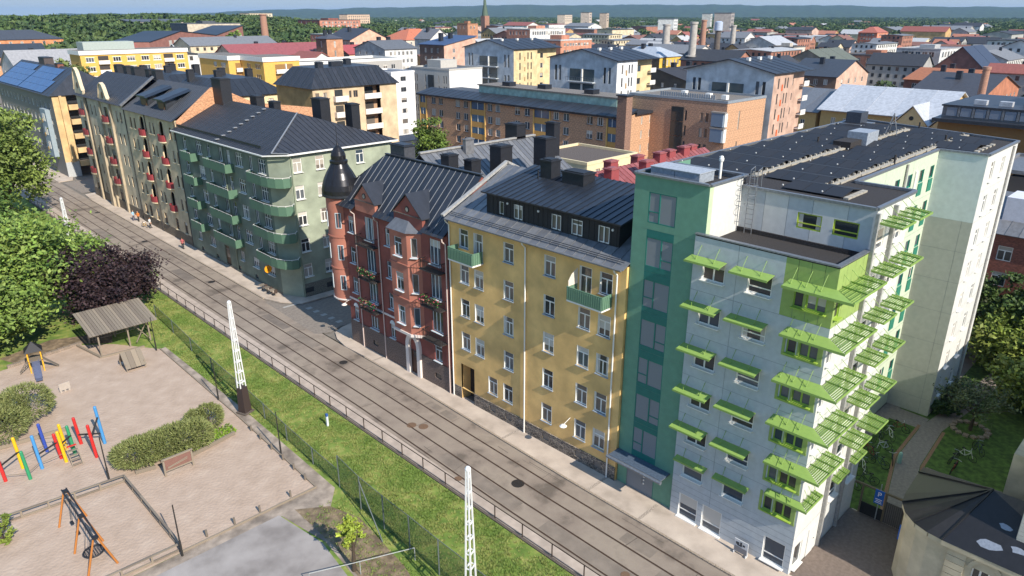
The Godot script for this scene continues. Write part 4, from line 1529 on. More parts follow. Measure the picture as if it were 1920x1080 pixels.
	var m := [dark_roof(0), dark_roof(1), dark_roof(2), dark_roof(1)]
	var seam := paint("seam_pale", rgb(150, 152, 156), 0.5, "", 1.0, 0.3)
	sheets(rf, PackedVector3Array([Vector3(37.35, 15.55, -63.6), Vector3(37.35, 15.55, -45.95), Vector3(41.5, 19.85, -45.95), Vector3(41.5, 19.85, -60.2)]), UZ, 0.85, m, seam, 0.06, 0.035)
	sheets(rf, PackedVector3Array([Vector3(36.75, 15.1, -63.6), Vector3(36.75, 15.1, -59.8), Vector3(37.35, 15.55, -59.8), Vector3(37.35, 15.55, -63.6)]), UZ, 0.8, m, dark_roof(0), 0.06, 0.04)
	sheets(rf, PackedVector3Array([Vector3(36.75, 15.1, -56.3), Vector3(36.75, 15.1, -53.35), Vector3(37.35, 15.55, -53.35), Vector3(37.35, 15.55, -56.3)]), UZ, 0.8, m, dark_roof(0), 0.06, 0.04)
	sheets(rf, PackedVector3Array([Vector3(36.75, 15.1, -49.05), Vector3(36.75, 15.1, -45.95), Vector3(37.35, 15.55, -45.95), Vector3(37.35, 15.55, -49.05)]), UZ, 0.8, m, dark_roof(0), 0.06, 0.04)
	sheets(rf, PackedVector3Array([Vector3(47.0, 15.3, -64.6), Vector3(37.4, 15.3, -64.6), Vector3(41.5, 19.85, -60.2), Vector3(43.2, 19.85, -60.2)]), UX, 0.62, m, seam, 0.06, 0.05)
	sheets(rf, PackedVector3Array([Vector3(41.5, 19.85, -60.2), Vector3(41.5, 19.85, -45.95), Vector3(46.8, 15.3, -45.95), Vector3(46.8, 15.3, -64.0)]), UZ, 0.62, m, seam, 0.06, 0.05)
	var rc := Shape.new()
	rc.bar(Vector3(41.5, 19.92, -60.2), Vector3(41.5, 19.92, -45.95), 0.3, 0.1)
	make(rf, "ridge_cap", rc, dark_roof(2))
	wall(b, "wall", Vector3(46.6, 0, -64.3), Vector3(-1, 0, 0), 8.0, 15.3, [], red)
	wall(b, "wall", Vector3(46.6, 0, -45.9), Vector3(0, 0, -1), 18.4, 15.3, [], red)
	var gw := Shape.new()
	gw.prism(PackedVector3Array([Vector3(37.3, 15.2, -46.0), Vector3(46.6, 15.2, -46.0), Vector3(41.5, 19.7, -46.0)]), Vector3(0, 0, 0.1))
	make(b, "gable_end", gw, red)
	# turret
	var t := node(b, "turret", Vector3(38.1, 0, -63.6))
	var cyl := Shape.new()
	cyl.lathe(Vector3.ZERO, [[0.3, 3.6], [1.05, 4.1], [1.55, 4.7], [1.62, 4.8], [1.62, 15.7]], 28)
	make(t, "wall", cyl, redl)
	for y in [4.75, 8.2, 11.6]:
		var rg := Shape.new()
		rg.lathe(Vector3.ZERO, [[1.62, y], [1.7, y], [1.7, y + 0.14], [1.62, y + 0.14]], 28)
		make(t, "string_course", rg, band if y < 5 else redl)
	var cn := Shape.new()
	cn.lathe(Vector3.ZERO, [[1.62, 15.6], [1.95, 15.75], [1.95, 15.95], [1.62, 16.05]], 28)
	make(t, "cornice", cn, dark_roof(0))
	var dome := Shape.new()
	var copper := paint("dome", rgb(50, 50, 54), 0.28, "metal", 0.4, 0.5)
	dome.lathe(Vector3.ZERO, [[1.9, 15.95], [1.88, 16.4], [1.78, 16.9], [1.58, 17.5], [1.28, 18.1], [1.0, 18.55], [0.8, 18.95], [0.9, 19.0], [0.9, 19.25], [0.74, 19.35], [0.74, 19.75], [0.62, 20.15], [0.38, 20.5], [0.14, 20.75], [0.06, 21.0], [0.0, 21.1]], 26)
	make(t, "dome", dome, copper)
	for k in 12:
		var g := TAU * k / 12
		var rb := Shape.new()
		var prof := [[1.9, 15.95], [1.88, 16.4], [1.78, 16.9], [1.58, 17.5], [1.28, 18.1], [1.0, 18.55], [0.8, 18.95]]
		for j in prof.size() - 1:
			rb.bar(Vector3(cos(g) * prof[j][0], prof[j][1], sin(g) * prof[j][0]), Vector3(cos(g) * prof[j + 1][0], prof[j + 1][1], sin(g) * prof[j + 1][0]), 0.04, 0.04)
		make(t, "rib", rb, copper)
	pipe(t, [Vector3(0, 20.9, 0), Vector3(0, 22.6, 0)], 0.025, iron, "spire")
	for y in [13.4, 10.0, 6.7]:
		for g in [2.45, 3.55]:
			var u := Vector3(-sin(g), 0, cos(g))
			win(t, Vector3(cos(g) * 1.62, y, sin(g) * 1.62), -u, 0.6, 1.6, "one", wf, 4)
	# balconies
	for y in [11.75, 8.25, 4.95]:
		small_balcony(b, -59.2, -56.4, y, y < 11, iron)
		small_balcony(b, -48.95, -46.25, y, y < 9 and y > 6, iron)
	# downpipes
	for z in [-60.1, -56.1, -46.0]:
		pipe(b, [Vector3(36.8, 15.1, z), Vector3(36.85, 14.8, z), Vector3(37.2, 14.5, z), Vector3(37.2, 0.12, z)], 0.06, paint("pipe_pink", rgb(206, 186, 178), 0.5, "", 1.0))
	var dk := paint("stack_grey", rgb(82, 84, 90), 0.55, "metal", 0.3, 0.2)
	chimney(b, Vector3(42.4, 19.2, -58.6), Vector3(1.3, 1.6, 2.3), dk, dark_roof(0))
	# lamp on the wall near the corner
	var lp := node(b, "street_lamp", Vector3(36.3, 4.6, -61.9))
	var ls := Shape.new()
	ls.lathe(Vector3.ZERO, [[0.0, 0.16], [0.16, 0.12], [0.3, 0.0], [0.26, -0.05], [0.0, -0.1]], 14)
	make(lp, "shade", ls, band)
	pipe(lp, [Vector3(0.0, 0.14, 0), Vector3(1.0, 0.5, 0)], 0.025, band, "arm")

func green_house() -> void:
	var b := thing("apartment_building", "pale green apartment house with rounded green balconies and dark hipped roof", "building")
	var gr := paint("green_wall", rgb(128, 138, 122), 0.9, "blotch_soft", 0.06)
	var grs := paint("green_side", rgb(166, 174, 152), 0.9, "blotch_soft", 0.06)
	var wf := flat("frame_white", rgb(232, 230, 224), 0.5)
	var stone := paint("green_plinth", rgb(146, 142, 128), 0.92, "rough", 0.25)
	var bal := paint("balcony_leaf", rgb(88, 120, 98), 0.6, "plaster", 0.3)
	var X := 38.4
	var Z0 := -107.3
	var list := []
	for y in [16.0, 12.65, 9.3, 6.0]:
		for q in [[-104.5, 1.2, "cross"], [-99.7, 1.9, "six"], [-96.6, 0.9, "cross"], [-92.8, 1.0, "two"], [-90.6, 1.0, "cross"], [-87.5, 1.9, "six"], [-84.3, 0.9, "two"], [-81.5, 1.9, "six"]]:
			var tall: bool = q[2] == "cross" and q[0] > -95.0
			list.append([q[0] - Z0, y - (0.4 if tall else 0.0), q[1], 2.4 if tall else 1.75, q[2]])
	for q in [[-104.0, 1.1], [-99.6, 1.7], [-90.4, 1.1], [-86.4, 1.7], [-82.2, 1.7]]:
		list.append([q[0] - Z0, 2.75, q[1], 1.35, "three"])
	var holes := []
	for q in list:
		holes.append([q[0] - q[2] / 2, q[1] - q[3] / 2, q[2], q[3]])
	holes.append([11.4, 0.1, 1.5, 3.0])
	for z in [3.0, 8.1, 15.0, 20.0]:
		holes.append([z, 0.4, 0.9, 0.6])
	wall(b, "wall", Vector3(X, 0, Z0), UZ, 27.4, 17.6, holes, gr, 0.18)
	for q in list:
		win(b, Vector3(X + 0.13, q[1], Z0 + q[0]), UZ, q[2], q[3], q[4], wf, [0, 4, 4, 5, 1][rng.randi() % 5], wf)
	for z in [3.0, 8.1, 15.0, 20.0]:
		cube(b, "cellar_window", Vector3(X + 0.15, 0.7, Z0 + z + 0.45), Vector3(0.04, 0.6, 0.9), glass(0))
	var dn := node(b, "door", Vector3(X + 0.16, 1.6, Z0 + 12.15))
	cube(dn, "leaf", Vector3.ZERO, Vector3(0.06, 3.0, 1.5), flat("door_oak", rgb(92, 70, 50), 0.6))
	cube(dn, "pane", Vector3(-0.04, 0.5, 0), Vector3(0.02, 1.4, 0.9), glass(0))
	boxes(b, "plinth", Vector3(X - 0.05, 0, Z0), Vector3(X + 0.001, 0.38, -79.9), stone)
	# cut corner and side wall
	var ch := Vector3(1.4, 0, 2.7)
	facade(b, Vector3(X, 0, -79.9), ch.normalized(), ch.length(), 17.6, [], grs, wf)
	var sl := []
	for y in [16.4, 13.2, 10.0, 6.68, 3.45]:
		for x in [40.75, 43.7, 49.3]:
			sl.append([x - 39.8, y, 1.15, 1.65, "cross"])
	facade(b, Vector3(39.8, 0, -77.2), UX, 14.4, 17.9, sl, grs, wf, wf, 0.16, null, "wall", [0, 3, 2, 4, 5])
	boxes(b, "plinth", Vector3(39.85, 0, -77.2), Vector3(54.2, 1.8, -77.12), stone)
	for x in [40.6, 43.6, 47.0]:
		cube(b, "cellar_window", Vector3(x, 0.95, -77.1), Vector3(1.1, 0.6, 0.04), glass(0))
	wall(b, "wall", Vector3(54.2, 0, -77.2), Vector3(0, 0, -1), 30.1, 17.7, [], grs)
	wall(b, "wall", Vector3(54.2, 0, Z0), Vector3(-1, 0, 0), 15.8, 17.7, [], grs)
	# roof: hipped at the side street
	var rf := node(b, "roof")
	var m := [dark_roof(0), dark_roof(1), dark_roof(2)]
	var ey := 17.6
	var a := Vector3(45.6, 21.25, -106.9)
	var hp := Vector3(45.6, 21.25, -85.0)
	sheets(rf, PackedVector3Array([Vector3(37.75, ey, -107.2), Vector3(37.75, ey, -79.6), Vector3(38.4, ey + 0.25, -78.6), hp, a]), UZ, 0.62, m, dark_roof(0), 0.07, 0.05)
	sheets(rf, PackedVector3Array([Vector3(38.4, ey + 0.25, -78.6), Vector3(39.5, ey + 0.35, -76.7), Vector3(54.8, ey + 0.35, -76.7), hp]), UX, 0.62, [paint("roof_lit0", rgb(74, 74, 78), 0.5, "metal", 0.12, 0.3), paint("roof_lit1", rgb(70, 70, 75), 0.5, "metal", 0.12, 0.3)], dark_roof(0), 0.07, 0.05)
	sheets(rf, PackedVector3Array([a, hp, Vector3(54.8, ey + 0.3, -76.7), Vector3(54.8, ey + 0.3, -107.2)]), UZ, 0.62, m, dark_roof(0), 0.07, 0.05)
	var gut := Shape.new()
	gut.bar(Vector3(37.72, ey - 0.05, -107.2), Vector3(37.72, ey - 0.05, -79.6), 0.14, 0.14)
	gut.bar(Vector3(37.72, ey - 0.05, -79.6), Vector3(39.4, ey + 0.2, -76.65), 0.14, 0.14)
	gut.bar(Vector3(39.4, ey + 0.22, -76.65), Vector3(54.8, ey + 0.22, -76.65), 0.16, 0.18)
	make(b, "gutter", gut, wf)
	var hc := Shape.new()
	hc.bar(hp + Vector3(0, 0.06, 0), Vector3(38.4, ey + 0.32, -78.6), 0.14, 0.1)
	hc.bar(Vector3(38.4, ey + 0.32, -78.6), Vector3(39.5, ey + 0.4, -76.7), 0.14, 0.1)
	make(rf, "hip_cap", hc, paint("seam_pale", rgb(150, 152, 156), 0.5, "", 1.0, 0.3))
	var wk := Shape.new()
	for k in 9:
		wk.box(Vector3(38.2 + k * 0.85, ey + 0.35 + k * 0.4, -92.8), Vector3(0.5, 0.1, 0.35))
	make(rf, "roof_steps", wk, paint("step_pale", rgb(150, 152, 156), 0.5, "", 1.0, 0.3)).set_meta("kind", "stuff")
	var sg := Shape.new()
	sg.bar(Vector3(38.6, ey + 0.65, -106.8), Vector3(38.6, ey + 0.65, -81.5), 0.05, 0.3)
	make(rf, "snow_guard", sg, dark_roof(1))
	var dk := paint("stack_black", rgb(46, 48, 54), 0.55, "metal", 0.3, 0.2)
	chimney(b, Vector3(45.2, 20.6, -105.6), Vector3(1.5, 3.6, 3.0), dk, dk)
	chimney(b, Vector3(47.2, 20.6, -99.0), Vector3(1.2, 1.5, 2.0), dk, dk)
	chimney(b, Vector3(47.8, 20.4, -95.2), Vector3(1.0, 1.2, 1.6), dk, dk)
	chimney(b, Vector3(49.6, 19.6, -86.0), Vector3(1.4, 3.0, 2.2), dk, dk)
	chimney(b, Vector3(52.0, 18.6, -82.4), Vector3(1.2, 3.4, 1.6), dk, dk)
	# balconies: two straight ones and one that rounds the corner, on four floors
	for y in [14.15, 10.85, 7.5, 4.25]:
		green_balcony(b, y, -103.4, -100.1, bal, wf)
		green_balcony(b, y, -95.9, -89.3, bal, wf)
		var o := node(b, "balcony", Vector3(0, y, 0))
		var path := [Vector3(38.4, 0, -84.0), Vector3(37.25, 0, -83.4), Vector3(37.2, 0, -79.6), Vector3(37.35, 0, -78.3), Vector3(37.75, 0, -77.2), Vector3(38.35, 0, -76.5), Vector3(39.1, 0, -76.35), Vector3(39.75, 0, -77.1)]
		var fl := Shape.new()
		var fp := PackedVector3Array()
		for p in path:
			fp.append(p)
		fp.append(Vector3(38.45, 0, -79.95))
		for k in range(1, fp.size() - 1):
			fl.tri(fp[0], fp[k + 1], fp[k])
			fl.tri(fp[0] + Vector3(0, 0.12, 0), fp[k] + Vector3(0, 0.12, 0), fp[k + 1] + Vector3(0, 0.12, 0))
		make(o, "floor", fl, paint("slab_pale", rgb(150, 150, 138), 0.9, "plaster", 0.4))
		for k in path.size() - 1:
			var pn := Shape.new()
			pn.bar(path[k] + Vector3(0, 0.54, 0), path[k + 1] + Vector3(0, 0.54, 0), 0.05, 1.08)
			make(o, "panel", pn, bal)
		var hr := Shape.new()
		for k in path.size() - 1:
			hr.bar(path[k] + Vector3(0, 1.2, 0), path[k + 1] + Vector3(0, 1.2, 0), 0.05, 0.04)
			hr.bar(path[k + 1] + Vector3(0, 1.05, 0), path[k + 1] + Vector3(0, 1.2, 0), 0.04, 0.04)
		make(o, "handrail", hr, wf)
	pipe(b, [Vector3(39.9, 17.6, -77.05), Vector3(39.9, 0.1, -77.05)], 0.06, paint("pipe_green", rgb(140, 150, 128), 0.5, "", 1.0))
	pipe(b, [Vector3(38.3, 17.4, -92.0), Vector3(38.3, 0.1, -92.0)], 0.06, paint("pipe_green", rgb(140, 150, 128), 0.5, "", 1.0))

func green_balcony(b: Node, y: float, z0: float, z1: float, bal: Material, wf: Material) -> void:
	var o := node(b, "balcony", Vector3(0, y, 0))
	boxes(o, "floor", Vector3(37.25, 0.0, z0), Vector3(38.38, 0.12, z1), paint("slab_pale", rgb(150, 150, 138), 0.9, "plaster", 0.4))
	boxes(o, "front", Vector3(37.2, -0.02, z0 - 0.02), Vector3(37.25, 1.08, z1 + 0.02), bal)
	boxes(o, "side", Vector3(37.25, -0.02, z0 - 0.02), Vector3(38.38, 1.08, z0 + 0.03), bal)
	boxes(o, "side", Vector3(37.25, -0.02, z1 - 0.03), Vector3(38.38, 1.08, z1 + 0.02), bal)
	var hr := Shape.new()
	hr.bar(Vector3(37.22, 1.2, z0), Vector3(37.22, 1.2, z1), 0.05, 0.04)
	for k in 6:
		hr.box(Vector3(37.22, 1.13, lerpf(z0, z1, k / 5.0)), Vector3(0.04, 0.12, 0.04))
	make(o, "handrail", hr, wf)

# a tall loggia: rounded arch over a recess with a red balcony front
func loggia(b: Node, x: float, y: float, z: float, w: float, h: float, red: Material, dark: Material, trim: Material) -> void:
	var o := node(b, "loggia", Vector3(x, y, z))
	cube(o, "back_wall", Vector3(0.55, h / 2, 0), Vector3(0.06, h, w), trim)
	cube(o, "glazed_door", Vector3(0.5, h * 0.42, 0.1), Vector3(0.05, h * 0.78, w * 0.45), glass(0))
	var s := Shape.new()
	for k in 6:
		var g0 := PI * 0.5 * k / 6.0
		var g1 := PI * 0.5 * (k + 1) / 6.0
		for sd in [-1, 1]:
			s.prism(PackedVector3Array([Vector3(0, h, sd * w / 2), Vector3(0, h - w / 2 + sin(g0) * w / 2, sd * cos(g0) * w / 2), Vector3(0, h - w / 2 + sin(g1) * w / 2, sd * cos(g1) * w / 2)]), Vector3(0.14, 0, 0))
	make(o, "arch", s, trim)
	var r := Shape.new()
	var n := 8
	for k in n:
		var g0 := PI * k / n
		var g1 := PI * (k + 1) / n
		r.bar(Vector3(-sin(g0) * 0.62, 0.48, -cos(g0) * w * 0.56), Vector3(-sin(g1) * 0.62, 0.48, -cos(g1) * w * 0.56), 0.05, 0.95)
	make(o, "balcony_front", r, red)
	var f := Shape.new()
	for k in n:
		var g0 := PI * k / n
		var g1 := PI * (k + 1) / n
		f.prism(PackedVector3Array([Vector3(0, 0, 0), Vector3(-sin(g0) * 0.66, 0, -cos(g0) * w * 0.58), Vector3(-sin(g1) * 0.66, 0, -cos(g1) * w * 0.58)]), Vector3(0, -0.16, 0))
	make(o, "balcony_floor", f, trim)

func beige_house_a() -> void:
	var b := thing("apartment_building", "beige art nouveau house with arched red balconies beside the green house", "building")
	var wl := paint("beige_wall", rgb(224, 202, 166), 0.9, "blotch_soft", 0.06)
	var trim := paint("beige_trim", rgb(228, 210, 176), 0.9, "plaster", 0.2)
	var red := paint("balcony_red", rgb(150, 58, 62), 0.6, "plaster", 0.4)
	var fr := flat("frame_brown", rgb(112, 88, 70), 0.6)
	var X := 38.5
	var Z0 := -127.9
	var list := []
	var holes := []
	for y in [16.75, 13.4, 9.75, 6.2]:
		for z in [-126.0, -124.2, -117.6, -116.2, -109.6, -108.0]:
			list.append([z - Z0, y, 0.75, 1.7, "two"])
		for z in [-120.9, -112.9]:
			holes.append([z - Z0 - 1.0, y - 1.45, 2.0, 2.9])
	for z in [-126.0, -124.0, -120.9, -117.5, -112.9, -109.5]:
		list.append([z - Z0, 2.6, 1.1, 1.8, "cross"])
	for q in list:
		holes.append([q[0] - q[2] / 2, q[1] - q[3] / 2, q[2], q[3]])
	wall(b, "wall", Vector3(X, 0, Z0), UZ, 20.6, 18.8, holes, wl, 0.18)
	for q in list:
		win(b, Vector3(X + 0.13, q[1], Z0 + q[0]), UZ, q[2], q[3], q[4], fr, [0, 1, 1, 2][rng.randi() % 4], trim)
	for y in [16.75, 13.4, 9.75, 6.2]:
		for z in [-120.9, -112.9]:
			loggia(b, X, y - 1.45, z, 2.0, 2.9, red, fr, trim)
	boxes(b, "plinth", Vector3(X - 0.06, 0, Z0), Vector3(X, 1.6, -107.3), paint("beige_plinth", rgb(142, 128, 108), 0.92, "rough", 0.25))
	for z in [-119.2, -107.45]:
		pipe(b, [Vector3(38.4, 18.6, z), Vector3(38.4, 0.1, z)], 0.07, flat("pipe_dark", rgb(70, 66, 62), 0.5))
	wall(b, "wall", Vector3(50.5, 0, Z0), Vector3(-1, 0, 0), 12.0, 18.8, [], wl)
	wall(b, "wall", Vector3(50.5, 0, -107.3), Vector3(0, 0, -1), 20.6, 18.8, [], wl)
	wall(b, "wall", Vector3(X, 0, -107.28), UX, 12.0, 18.8, [], wl)
	# brick fire wall towards the green house
	var bk := brick("brick_orange", rgb(206, 150, 112), rgb(190, 152, 122))
	var gs := Shape.new()
	gs.prism(PackedVector3Array([Vector3(38.6, 16.5, -107.2), Vector3(50.5, 16.5, -107.2), Vector3(50.5, 20.4, -107.2), Vector3(45.2, 23.0, -107.2), Vector3(44.2, 23.0, -107.2), Vector3(38.6, 18.7, -107.2)]), Vector3(0, 0, 0.25))
	make(b, "fire_wall", gs, bk)
	var gs2 := Shape.new()
	gs2.prism(PackedVector3Array([Vector3(50.5, 15.5, -107.2), Vector3(62.0, 15.5, -107.2), Vector3(62.0, 18.6, -107.2), Vector3(50.5, 20.4, -107.2)]), Vector3(0, 0, 0.25))
	make(b, "fire_wall", gs2, bk)
	var rf := node(b, "roof")
	var m := [dark_roof(0), dark_roof(1), dark_roof(2)]
	sheets(rf, PackedVector3Array([Vector3(38.0, 18.7, -128.2), Vector3(38.0, 18.7, -107.2), Vector3(44.6, 22.9, -107.2), Vector3(44.6, 22.9, -128.2)]), UZ, 0.62, m, paint("seam_mid", rgb(96, 100, 108), 0.5, "", 1.0, 0.3), 0.07, 0.04)
	sheets(rf, PackedVector3Array([Vector3(44.6, 22.9, -128.2), Vector3(44.6, 22.9, -107.2), Vector3(51.0, 18.9, -107.2), Vector3(51.0, 18.9, -128.2)]), UZ, 1.2, m, dark_roof(0), 0.07, 0.04)
	for z in [-121.6, -114.4]:
		var d := node(b, "dormer", Vector3(39.6, 19.6, z))
		var s := Shape.new()
		s.span(Vector3(0, -0.3, -1.7), Vector3(3.0, 1.35, 1.7))
		make(d, "cheeks", s, dark_roof(1))
		cube(d, "window", Vector3(-0.03, 0.5, 0), Vector3(0.06, 1.1, 2.2), flat("dormer_brown", rgb(98, 60, 40), 0.4))
		var r := Shape.new()
		r.prism(PackedVector3Array([Vector3(-0.5, 1.35, -2.4), Vector3(-0.5, 1.55, -1.6), Vector3(-0.5, 1.6, 1.6), Vector3(-0.5, 1.35, 2.4)]), Vector3(4.2, 1.3, 0))
		make(d, "roof", r, paint("attic_roof0", rgb(60, 66, 76), 0.35, "metal", 0.12, 0.4))
	# flat-roofed rear wing
	boxes(b, "rear_wing", Vector3(50.5, 0, -121.0), Vector3(62.0, 15.6, -107.3), bk)
	boxes(b, "rear_roof", Vector3(50.4, 15.6, -121.1), Vector3(62.1, 15.75, -107.35), dark_roof(0))

func shaped_gable(b: Node, x: float, z: float, w: float, y0: float, h: float, mat: Material, win_mat: Material) -> void:
	var g := node(b, "gable", Vector3(x, y0, z))
	var s := Shape.new()
	var pl := PackedVector3Array()
	var prof := [[0.5, 0.0], [0.5, 0.25], [0.4, 0.42], [0.3, 0.7], [0.2, 0.9], [0.0, 1.0]]
	for p in prof:
		pl.append(Vector3(0, p[1] * h, p[0] * w))
	for k in range(prof.size() - 2, -1, -1):
		pl.append(Vector3(0, prof[k][1] * h, -prof[k][0] * w))
	s.prism(pl, Vector3(0.4, 0, 0))
	make(g, "wall", s, mat)
	var o := Shape.new()
	o.tube(Vector3(0, h * 0.42, 0), Vector3(-0.06, h * 0.42, 0), 0.55, 0.55, 14)
	make(g, "round_window", o, win_mat)
	var cp := Shape.new()
	for k in pl.size():
		if k > 0:
			cp.bar(pl[k - 1] + Vector3(0.15, 0.05, 0), pl[k] + Vector3(0.15, 0.05, 0), 0.6, 0.12)
	make(g, "coping", cp, mat)

func beige_house_b() -> void:
	var b := thing("apartment_building", "beige house with two rounded gables and red balconies at the far corner", "building")
	var wl := paint("sand_wall", rgb(224, 206, 176), 0.9, "blotch_soft", 0.06)
	var wl2 := paint("sand_bay", rgb(190, 174, 148), 0.9, "blotch_soft", 0.06)
	var red := paint("balcony_red2", rgb(134, 58, 62), 0.6, "plaster", 0.4)
	var fr := flat("frame_brown", rgb(112, 88, 70), 0.6)
	var X := 38.7
	var Z0 := -154.8
	var list := []
	for y in [16.9, 13.3, 9.7, 6.2, 2.7]:
		for z in [-146.8, -144.6, -133.2, -131.2]:
			list.append([z - Z0, y, 0.8, 1.8, "two"])
		for z in [-151.8, -138.6]:
			list.append([z - Z0, y, 1.9, 2.3, "three"])
	facade(b, Vector3(X, 0, Z0), UZ, 26.8, 19.1, list, wl, fr, null, 0.18, null, "wall", [0, 1, 1, 2])
	for y in [15.6, 12.0, 8.4, 4.9]:
		for z in [-151.8, -138.6]:
			var o := node(b, "balcony", Vector3(X, y, z))
			var r := Shape.new()
			var f := Shape.new()
			for k in 6:
				var g0 := PI * k / 6
				var g1 := PI * (k + 1) / 6
				r.bar(Vector3(-sin(g0) * 0.8, 0.5, -cos(g0) * 1.4), Vector3(-sin(g1) * 0.8, 0.5, -cos(g1) * 1.4), 0.05, 0.95)
				f.prism(PackedVector3Array([Vector3.ZERO, Vector3(-sin(g0) * 0.85, 0, -cos(g0) * 1.45), Vector3(-sin(g1) * 0.85, 0, -cos(g1) * 1.45)]), Vector3(0, -0.25, 0))
			make(o, "front", r, red)
			make(o, "floor", f, wl2)
	for z in [-149.6, -141.2, -135.8]:
		boxes(b, "pilaster", Vector3(X - 0.35, 0, z - 0.35), Vector3(X, 19.0, z + 0.35), wl2)
	boxes(b, "bay", Vector3(X - 0.7, 0, -143.4), Vector3(X, 13.0, -142.0), wl2)
	for z in [-148.6, -129.0]:
		pipe(b, [Vector3(38.6, 18.9, z), Vector3(38.6, 0.1, z)], 0.07, flat("pipe_dark", rgb(70, 66, 62), 0.5))
	boxes(b, "plinth", Vector3(X - 0.08, 0, Z0), Vector3(X, 1.7, -128.0), paint("beige_plinth", rgb(142, 128, 108), 0.92, "rough", 0.25))
	wall(b, "wall", Vector3(50.5, 0, Z0), Vector3(-1, 0, 0), 11.8, 19.1, [], wl)
	wall(b, "wall", Vector3(X, 0, -128.0), UX, 11.8, 19.1, [], wl)
	wall(b, "wall", Vector3(50.5, 0, -128.0), Vector3(0, 0, -1), 26.8, 19.1, [], wl)
	shaped_gable(b, X - 0.1, -138.6, 4.6, 18.6, 3.4, wl, fr)
	shaped_gable(b, X - 0.1, -152.2, 4.8, 18.6, 5.2, wl, fr)
	var rf := node(b, "roof")
	var m := [dark_roof(0), dark_roof(1), dark_roof(2)]
	sheets(rf, PackedVector3Array([Vector3(38.2, 19.0, -154.9), Vector3(38.2, 19.0, -128.2), Vector3(43.6, 23.1, -128.2), Vector3(43.6, 23.1, -151.0)]), UZ, 0.8, m, dark_roof(2), 0.07, 0.04)
	sheets(rf, PackedVector3Array([Vector3(43.6, 23.1, -151.0), Vector3(43.6, 23.1, -128.2), Vector3(51.0, 19.0, -128.2), Vector3(51.0, 19.0, -154.9)]), UZ, 1.2, m, dark_roof(2), 0.07, 0.04)
	sheets(rf, PackedVector3Array([Vector3(51.0, 19.0, -154.9), Vector3(38.2, 19.0, -154.9), Vector3(43.6, 23.1, -151.0), Vector3(43.9, 23.1, -151.0)]), UX, 0.9, m, dark_roof(2), 0.07, 0.04)
	var cp := Shape.new()
	cp.bar(Vector3(38.0, 19.15, -128.2), Vector3(43.8, 23.35, -128.2), 0.5, 0.3)
	make(rf, "fire_wall_coping", cp, grey_roof(1))
	var dk := paint("stack_black", rgb(46, 48, 54), 0.55, "metal", 0.3, 0.2)
	for z in [-149.0, -144.0, -140.0, -133.0, -130.0]:
		chimney(b, Vector3(45.2, 22.4, z), Vector3(1.2, 1.7, 1.8), dk, dk)

